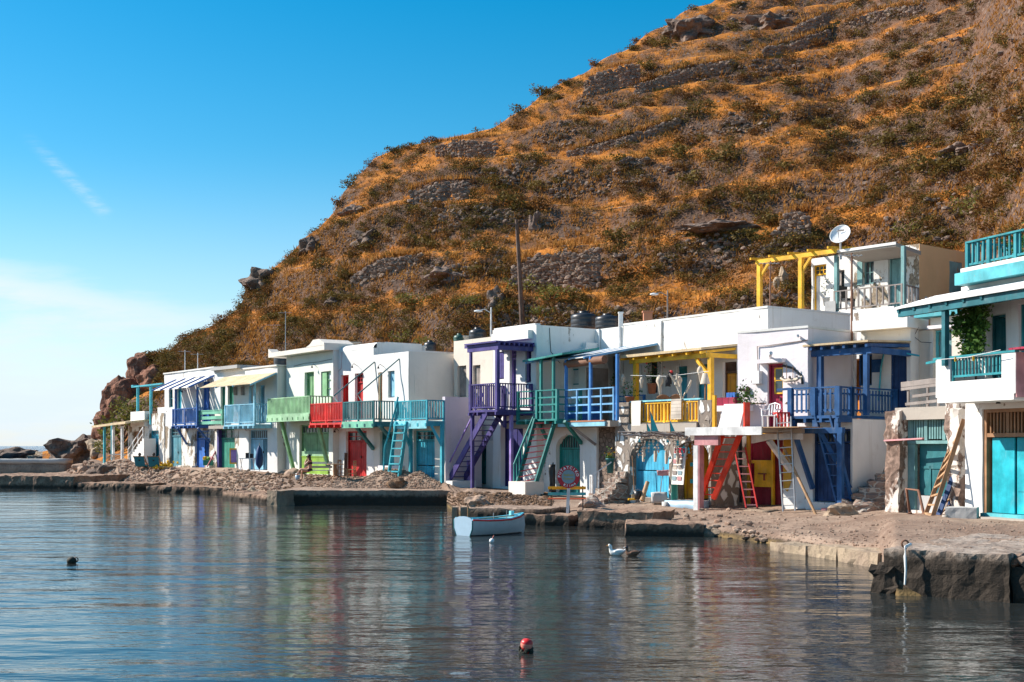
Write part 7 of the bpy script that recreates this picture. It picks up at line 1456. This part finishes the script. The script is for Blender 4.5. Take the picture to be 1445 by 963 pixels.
t.part('branches', m, 'shell'); t.part('foot', MB().cyl((0, 0), .16, -.05, .1), 'greywood')
for k, (px, py, hsz, d, lb) in enumerate(((879, 537, .5, -1.0, 'pale hanging gourd behind the blue railing'), (905.5, 540, .42, -.5, 'small pale gourd hanging left of the dark doorway'), (931, 543, .75, -.4, 'large pale bottle gourd hanging right of the dark doorway'), (959, 540, .5, -.6, 'pale gourd hanging before the first turquoise upper door'), (988, 528, .6, -.4, 'pale driftwood piece hanging before the second turquoise upper door'))):
    t = Thing('hanging_gourd', lb, 'ornament', Ih.W(px, py, d), 0, 'hanging gourds'); t.part('gourd', MB().lathe((0, 0, 0), [(.001, -.6 * hsz), (.03, -.5 * hsz), (.06, -.1 * hsz), (.17 * hsz + .03, .18 * hsz), (.16 * hsz, .38 * hsz), (.04, .5 * hsz), (.001, .52 * hsz)], 12), 'shell'); t.part('string', MB().tube([(0, 0, .5 * hsz), (0, 0, .5 * hsz + .5)], .008, 4), 'wire')
t = Thing('clothes_line', 'line with dark rags and a red toy hanging under the yellow porch', 'clothes line', Ih.W(930, 530, -.3)); b0, b1 = Ih.W(890, 530, -.3) - t.o.location, Ih.W(1000, 524, -.3) - t.o.location; t.part('line', MB().tube([b0, (b0 + b1) / 2 - Vector((0, 0, .12)), b1], .01, 4), 'whitemetal')
m = MB()
for px, py in ((944, 534), (947, 528), (943, 538)): q = Ih.W(px, py, -.3) - t.o.location; m.rough(q.x - .1, q.x + .1, q.y - .03, q.y + .03, q.z - .22, q.z + .1, .08, .07, px)
t.part('rag', m, 'cloth'); q = Ih.W(947, 525, -.3) - t.o.location; t.part('red_bit', MB().blob(q, .07, 2, .2, 1), 'red')
pot(920, 556, Ih, -2.3, 'terracotta', 'terracotta pot with a red geranium in the dark doorway', .45, .2, n=90, spread=.4, flower='red', up=.4); pot(889, 570, Ih, -.9, 'terracotta', 'pot of pink flowers beside the yellow post', .3, .2, n=90, spread=.5, flower='buoypink', up=.2); pot(867, 552, Hh, -3.0, 'terracotta', 'small leafy pot in front of the dark upper doorway', .25, .14, n=30)
t = Thing('lamp_shade_stand', 'pale fabric shade on a stand by the right yellow post', 'lamp', Ih.W(995, 564, -.3)); t.part('shade', MB().lathe((0, 0, .6), [(.2, 0), (.09, .42), (.001, .43)], 14), 'shell'); t.part('stand', MB().tube([(0, 0, 0), (0, 0, .6)], .03), 'wood')
# terrace of the pinkish house
h = Jh; zt_ = h.L(1020, 604, 2.3)[1]
def on_j(px, d): return h.world(h.L(px, 604, d)[0], -d, zt_)
t = Thing('display_board', 'pale pink panel leaning against an orange board on the concrete terrace', 'panel', on_j(1032, 2.0), math.atan2(h.t.y, h.t.x)); w_ = (h.L(1048, 590, 2)[0] - h.L(1015, 590, 2)[0]) / 2; t.part('panel', MB().add([(-w_, -.1, .02), (w_ - .08, -.1, .02), (w_, .12, .86), (-w_ + .1, .12, .86), (-w_, -.06, .02), (w_ - .08, -.06, .02), (w_, .16, .86), (-w_ + .1, .16, .86)], [(0, 1, 2, 3), (7, 6, 5, 4), (0, 4, 5, 1), (1, 5, 6, 2), (2, 6, 7, 3), (3, 7, 4, 0)]), 'pinkwhite'); t.part('side_board', MB().box(w_ + .02, w_ + .08, -.02, .3, .0, .9), 'redladder'); t.part('post', MB().box(-w_ - .5, -w_ - .38, .2, .32, .0, 1.2), 'yellow')
t = Thing('planter', 'red trough with dark spiky succulents on the shelf by the crimson door', 'planter', h.world(h.x(1043), -.45, h.z(1043, 573)), math.atan2(h.t.y, h.t.x)); t.part('trough', MB().box(-.6, .3, -.2, .2, 0, .3), 'crimson'); t.part('blue_tub', MB().box(-.15, .25, -.15, .15, .301, .48), 'bluedoor'); t.part('yellow_end', MB().box(-.68, -.602, -.2, .2, 0, .3), 'yellow'); r = random.Random(4); t.part('plants', MB().leaves([(.55 + r.gauss(0, .2), r.gauss(0, .15), abs(r.gauss(.25, .2))) for _ in range(420)], .09, r), 'leaf')
t = Thing('plastic_chair', 'white plastic armchair by the crimson upper door', 'chair', on_j(1088, .95), RAD(-35)); t.part('seat', MB().box(-.24, .24, -.24, .24, .42, .45), 'plasticwhite')
for x in (-.22, .22):
    for y in (-.22, .24): t.part('leg', MB().bar((x, y, 0), (x * 1.05, y, .43), .05), 'plasticwhite')
    t.part('armrest', MB().tube([(x * 1.15, -.22, .43), (x * 1.2, -.2, .64), (x * 1.2, .2, .66)], .03), 'plasticwhite')
m = MB()
for k in range(5): x = -.18 + .09 * k; m.bar((x, .24, .45), (x * 1.1, .34, .86 - .03 * abs(k - 2)), .045, .02)
m.tube([(-.24, .3, .66), (-.2, .35, .84), (0, .36, .9), (.2, .35, .84), (.24, .3, .66)], .028); t.part('backrest', m, 'plasticwhite')
t = Thing('red_stool', 'red slatted stool next to the white plastic chair', 'stool', on_j(1103, 1.0), RAD(10)); t.part('seat', MB().box(-.25, .25, -.2, .2, .5, .55), 'red')
for x in (-.2, -.07, .07, .2): t.part('leg', MB().box(x - .025, x + .025, -.2, -.16, 0, .5).box(x - .025, x + .025, .16, .2, 0, .5), 'red')
t = Thing('driftwood_ship', 'driftwood boat ornament hanging right of the crimson door', 'ornament', h.W(1115, 538, .15), math.atan2(h.t.y, h.t.x)); t.part('hull', MB().loft([[(-.45, 0, .1), (-.45, .02, .1), (-.42, 0, .16)], [(-.2, -.06, -.04), (-.2, .06, -.04), (-.2, 0, .1)], [(.25, -.06, -.02), (.25, .06, -.02), (.25, 0, .1)], [(.5, 0, .12), (.5, .02, .12), (.5, 0, .17)]]), 'shell'); t.part('mast', MB().tube([(-.15, 0, .05), (-.15, 0, .62)], .014).tube([(.12, 0, .05), (.12, 0, .55)], .014), 'wood'); t.part('crew', MB().blob((-.3, -.03, .16), .05, 1, .3, 1).blob((0, -.03, .14), .06, 1, .3, 2).blob((.3, -.03, .16), .05, 1, .3, 3), 'greywood')
for k, (px, py, lb) in enumerate(((1064, 539, 'round dark shell hung left of the meter box'), (1055, 551, 'brown buoy hung low on the pinkish wall'), (1047, 550, 'dark driftwood fish on the pinkish wall'), (1052, 559, 'small dark tile on the pinkish wall'))):
    t = Thing('wall_ornament', lb, 'ornament', h.W(px, py, .06), 0, 'ornaments on the pinkish wall'); t.part('body', MB().blob((0, 0, 0), ((.1, .05, .1), (.1, .06, .17), (.16, .04, .06), (.09, .03, .06))[k], 2, .25, k), 'darkwood'); t.part('hook', MB().tube([(0, .06, .12), (0, -.02, .12)], .01), 'iron')
# ladders
def jw(px, py, d): return h.W(px, py, d)
ladder('red_ladder', 'wide bright red ladder stair leaning on the concrete terrace', jw(988.5, 703, 1.7), jw(1020, 612, 1.7), jw(1007, 704, 1.55), jw(1045, 612, 1.55), 9, 'redladder', 'redladder', .17, .2, .04, .14)
ladder('ladder', 'narrow ladder with red lower rails under the terrace', jw(1053, 718, .9), jw(1036, 632, .35), jw(1069, 718, .75), jw(1052, 632, .2), 8, 'red', 'pinkwood', .05, .07, .04)
ladder('ladder', 'grey metal ladder standing before the dark red doors', jw(1105, 722, 1.5), jw(1096, 590, 1.32), jw(1122, 721, 1.4), jw(1116, 588, 1.22), 11, 'steel', 'steel', .045, .06, .03)
t = Thing('wooden_pole', 'long brown pole leaning beside the grey metal ladder', 'pole', jw(1152, 728, 1.6)); q = jw(1106, 632, 1.15) - t.o.location; t.part('pole', MB().tube([(0, 0, 0), q], .05, 8), 'rawwood'); t.part('tip', MB().tube([q, q * 1.02], .045, 8), 'wood')
t = Thing('stone_step', 'long stone step before the dark red doors', 'step', jw(1062, 726, 1.3), math.atan2(h.t.y, h.t.x)); t.part('step', MB().rough(-1.0, .9, -.4, .6, -.4, .16, .2, .06, 6), 'tanrock'); t.part('crack_stone', MB().rough(.92, 1.3, -.3, .4, -.4, .08, .15, .07, 8), 'stairstone')
h = Lh
def lw(px, py, d): return h.W(px, py, d)
ladder('ladder', 'brown wooden ladder leaning on the ruined garage pillar', lw(1304.5, 731, 1.2), lw(1345, 622, .35), lw(1313.5, 738, 1.9), lw(1360, 592, .75), 9, 'wood', 'rawwood', .06, .12, .05, .1)
ladder('ladder', 'dark blue ladder behind the brown wooden ladder', lw(1323, 731, 1.05), lw(1350, 660, .6), lw(1340, 716, .55), lw(1353, 668, .5), 5, 'kdoor', 'rawwood', .07, .14, .05)
t = Thing('rusty_frame', 'rusty bent pipe frame in front of the ruined garage', 'frame', lw(1290, 725, .9)); p = [lw(*a, .9) - t.o.location for a in ((1284, 726), (1279, 690), (1296, 692), (1304, 727))]; t.part('pipe', MB().tube(p, .045, 8), 'rust'); t.part('foot', MB().tube([p[0], p[0] + Vector((.5, -.3, -.02)), p[3] + Vector((.1, -.1, 0))], .03), 'rust')
for sg, (a, b) in enumerate((((1286, 724), (1276, 728)), ((1304, 727), (1296, 735)))): t.part('leg', MB().tube([lw(*a, .9) - t.o.location, lw(*b, 1.2) - t.o.location], .035), 'rust')
t = Thing('concrete_block', 'grey concrete block at the foot of the ruined pillar', 'block', lw(1362, 741, 1.5), RAD(-28)); t.part('block', MB().rough(-.5, .34, -.3, .35, -.3, .5, .14, .02, 7, 3, False), 'greyconc'); t.part('chipped_corner', MB().rough(-.56, -.4, -.34, -.2, -.3, .3, .1, .05, 9), 'concrete')
# roofs: tanks, aerials, lamps, chimneys
def tank(hs, px, py, d, r, hh_, mat, label, grp='water tanks on the roofs'):
    t = Thing('water_tank', label, 'water tank', hs.W(px, py, -d), 0, grp); t.part('body', MB().lathe((0, 0, 0), [(.001, 0), (r, 0), (r, .18 * hh_), (r * .98, .22 * hh_), (r, .26 * hh_), (r, .5 * hh_), (r * .98, .54 * hh_), (r, .58 * hh_), (r, .72 * hh_), (r * .9, .86 * hh_), (r * .4, .96 * hh_), (.001, hh_)], 24), mat); t.part('lid', MB().lathe((0, 0, 0), [(r * .38, .93 * hh_), (r * .38, 1.08 * hh_), (.001, 1.09 * hh_)], 16), mat)
tank(Ih, 824, 464, 6.2, .68, .82, 'tank', 'largest black water tank, left one behind the long white parapet'); tank(Ih, 857, 465, 6.2, .62, .72, 'tank', 'smaller black water tank right of the largest one')
tank(Gh, 674, 483, 2.5, .45, .7, 'tank', 'black water tank beside the thin lamp pole behind the purple porch'); tank(Gh, 648, 488, 2.6, .3, .6, 'greentank', 'dark green water tank behind the beige wall'); tank(Fh, 607, 500, 5.0, .35, .7, 'tank', 'black water tank behind the cream side wall'); tank(Ch, 398, 518, 3.2, .5, .9, 'tank', 'black water tank behind the light blue balcony house')
def chim(hs, px, py, d, w_, hh_, mat, label): t = Thing('chimney', label, 'chimney', hs.W(px, py, -d), 0, 'chimneys and vents on the roofs'); t.part('stack', MB().box(-w_ / 2, w_ / 2, -w_ / 2, w_ / 2, -.3, hh_), mat); t.part('cap', MB().box(-w_ * .62, w_ * .62, -w_ * .62, w_ * .62, hh_ + .002, hh_ + .07), mat)
chim(Fh, 594, 499, 3.2, .45, .32, 'white', 'small white chimney above the cream side wall'); chim(Gh, 660, 486, 2.2, .4, .36, 'beige', 'beige chimney between the roof tanks'); chim(Ih, 876, 463, 5.4, .2, .7, 'white', 'thin white vent pipe between the black tanks'); chim(Eh, 499, 494, 2.5, .7, .35, 'concrete', 'low concrete vent on the red balcony house roof'); chim(Ih, 914, 453, 4.5, .4, .38, 'terracotta', 'pile of roof tiles on the long white roof')
def pole(p, hh_, label, kind, mat='whitemetal', r=.03, lean=0):
    t = Thing({'lamp': 'street_lamp', 'aerial': 'tv_aerial', 'pole': 'utility_pole'}[kind], label, {'lamp': 'street lamp', 'aerial': 'aerial', 'pole': 'utility pole'}[kind], p); t.part('pole', MB().tube([(0, 0, -.5), (lean * .5, 0, hh_ / 2), (lean, 0, hh_)], [r * 1.2, r, r * .8], 8), mat)
    if kind == 'aerial':
        m = MB().bar((-.5, 0, hh_ - .1), (.4, 0, hh_ - .1), .02)
        for k in range(6): m.bar((-.45 + .15 * k, -.25, hh_ - .1), (-.45 + .15 * k, .25, hh_ - .1), .012)
        t.part('antenna', m, 'steel')
    if kind == 'lamp': t.part('arm', MB().tube([(0, 0, hh_ - .3), (-.35, 0, hh_ - .1), (-.55, 0, hh_ - .15)], .022), mat); t.part('lamp_head', MB().blob((-.68, 0, hh_ - .2), (.24, .13, .07), 2, .1, 1, True), 'plasticwhite')
    return t
s_ = lambda Y: Y / F
pole(P(693, 480, 66), 46 * 66 / F, 'thin pale street lamp behind the purple porch roof', 'lamp', 'whitewood', .05); pole(P(942, 450, 64), 40 * 64 / F, 'street lamp with a flat head above the long white wall', 'lamp', 'greywood', .04)
pole(P(261, 526, 88), 1.6, 'tv aerial on the roof of the blue striped house', 'aerial'); pole(P(279, 526, 88), 1.4, 'second tv aerial right of the first on the far roof', 'aerial'); pole(P(403, 505, 80), 3.0, 'thin mast above the green balcony house', 'aerial', 'steel'); pole(P(387, 505, 80), 2.2, 'short mast left of the thin one', 'aerial', 'rust', .025); pole(P(1087, 445, 55), 2.4, 'rusty tv aerial above the corner of the long white wall', 'aerial', 'rust', .035)
pole(P(1202, 475, 46), 3.1, 'brown pipe mast above the ultramarine porch', 'aerial', 'rust', .04)
up = pole(P(738, 468, 70), 158 * 70 / F, 'tall dark leaning wooden utility pole behind the purple house', 'pole', 'darkwood', .13, -.36); up.part('crossarm', MB().bar((-.9, 0, 158 * 70 / F - .25), (.3, 0, 158 * 70 / F - .25), .09), 'darkwood')
top = P(729, 311, 70)
for k, (b_, lb) in enumerate(((P(1120, 215, 95), 'upper power line from the utility pole up across the slope'), (P(1150, 250, 92), 'lower power line from the utility pole across the slope'), (P(600, 470, 78), 'power line from the utility pole down to the left'))):
    o = MB().tube([top - top, (b_ - top) * .33 - Vector((0, 0, .9)), (b_ - top) * .66 - Vector((0, 0, .9)), b_ - top], .012, 4).build('power_line', 'wire', loc=top); tag(o, lb, 'power line', 'power lines')
# satellite dish on the roof of the sloping house
dq = P(1187, 348, 58); t = Thing('satellite_dish', 'big white satellite dish on the roof of the weathered house', 'satellite dish', dq, (RAD(0), 0, 0)); R0 = 14.5 * 58 / F; m = MB(); ax = Vector((-.55, -.75, .45)).normalized(); e1 = ax.cross(Vector((0, 0, 1))).normalized(); e2 = e1.cross(ax) * -1
c = Vector((0, 0, R0 * 1.05)); rings = []
for k in range(7): rr_ = R0 * k / 6; rings.append([tuple(c + e1 * math.cos(a) * (rr_ + .001) + e2 * math.sin(a) * (rr_ + .001) * 1.0 + ax * (.3 * R0 * (k / 6) ** 2)) for a in [i * math.pi / 14 for i in range(28)]])
t.part('reflector', MB().loft(rings, False), 'plasticwhite'); t.part('rim', MB().tube([rings[-1][i % 28] for i in range(29)], .02, 5, False), 'whitemetal'); t.part('mast', MB().tube([(0, .05, -.6), (0, .12, R0)], .05), 'steel'); t.part('feed_arm', MB().tube([c - e2 * R0 * .9 * (1 if e2.z > 0 else -1), c + ax * R0 * .9], .02).blob(c + ax * R0 * .9, .07, 1, .1, 1), 'steel'); q = c + ax * .17 * R0 + e2 * .45 * R0 * (1 if e2.z > 0 else -1) + e1 * 0; t.part('emblem', MB().bar(q + ax * .03 - e1 * .16, q + ax * .03 + e1 * .16, .02, .06), 'greywood')
pot(1166, 432, Nh, 1.4, 'whitemetal', 'spindly plant in a pot on the weathered house terrace', .4, .18, n=40, spread=.4, up=.5)
t = Thing('armchair', 'black chair behind the wooden railing of the weathered house', 'chair', Nh.W(1194, 436, 1.0), RAD(30)); t.part('seat', MB().box(-.3, .3, -.3, .3, .35, .47), 'black'); t.part('backrest', MB().box(-.3, .3, .22, .32, .47, 1.1), 'black')
for x in (-.26, .26): t.part('leg', MB().box(x - .03, x + .03, -.28, -.22, 0, .35).box(x - .03, x + .03, .22, .28, 0, .35), 'black')
# vine on the near house, plants behind its roof railing, clothes line
h = Mh; t = Thing('climbing_vine', 'dark green climbing vine hanging under the near petrol porch', 'vine', h.W(1372, 500, .4)); r = random.Random(8); b0 = t.o.location; V_ = []
for _ in range(1500):
    k = r.random(); px = lerp(1362, 1386, r.random()) + (12 * (1 - k) - 2 if r.random() < .5 else -9 * abs(k - .45)) + r.gauss(0, 3.2); py = lerp(432, 503, k) + r.gauss(0, 2); V_.append(h.W(px, py, .45 + r.gauss(0, .2)) - b0)
for _ in range(260): px = 1352 + r.gauss(0, 4); V_.append(h.W(px, 462 + r.gauss(0, 9), .75 + r.gauss(0, .1)) - b0)
t.part('leaves', MB().leaves(V_, .14, r), 'leaf'); t.part('stem', MB().tube([h.W(1378, 560, .2) - b0, h.W(1376, 500, .35) - b0, h.W(1374, 440, .4) - b0], .035), 'twig')
for k, (px, fl, lb) in enumerate(((1408, None, 'leafy bush behind the left half of the roof railing'), (1436, 'buoypink', 'flowering bush behind the right half of the roof railing'))):
    t = Thing('potted_bush', lb, 'bush', h.world(h.x(px), 1.1, h.z(1380, 376) - .3)); r = random.Random(k + 40); t.part('leaves', MB().leaves([(r.gauss(0, .4), r.gauss(0, .25), .25 + abs(r.gauss(.35, .3))) for _ in range(420)], .13, r), 'potleaf'); t.part('pot', MB().lathe((0, 0, 0), [(.001, 0), (.22, 0), (.28, .4), (.001, .38)], 14), 'terracotta')
    if fl: t.part('flowers', MB().leaves([(r.gauss(0, .4), r.gauss(0, .25), .3 + abs(r.gauss(.35, .3))) for _ in range(60)], .1, r), fl)
t = Thing('chimney_pipe', 'small metal flue pipe above the near roof railing', 'flue', h.world(h.x(1391), 2.5, h.z(1380, 376) + 1.0)); t.part('pipe', MB().cyl((0, 0), .11, -1.2, .35), 'steel'); t.part('cap', MB().cyl((0, 0), .14, .36, .44), 'steel')
t = Thing('clothes_line', 'thin line with yellow pegs along the near petrol balcony', 'clothes line', h.W(1330, 506, 1.5)); b0 = t.o.location; a, b = h.W(1322, 508, 1.5) - b0, h.W(1412, 494, 1.5) - b0; t.part('line', MB().tube([a, (a + b) / 2 - Vector((0, 0, .06)), b], .01, 4), 'whitemetal')
for px, py in ((1348, 508), (1373.5, 507)): q = h.W(px, py, 1.51) - b0; t.part('peg', MB().box(q.x - .02, q.x + .03, q.y - .01, q.y + .01, q.z - .05, q.z + .08), 'yellow')
lamp_arm(h, 1421, 565, .3)
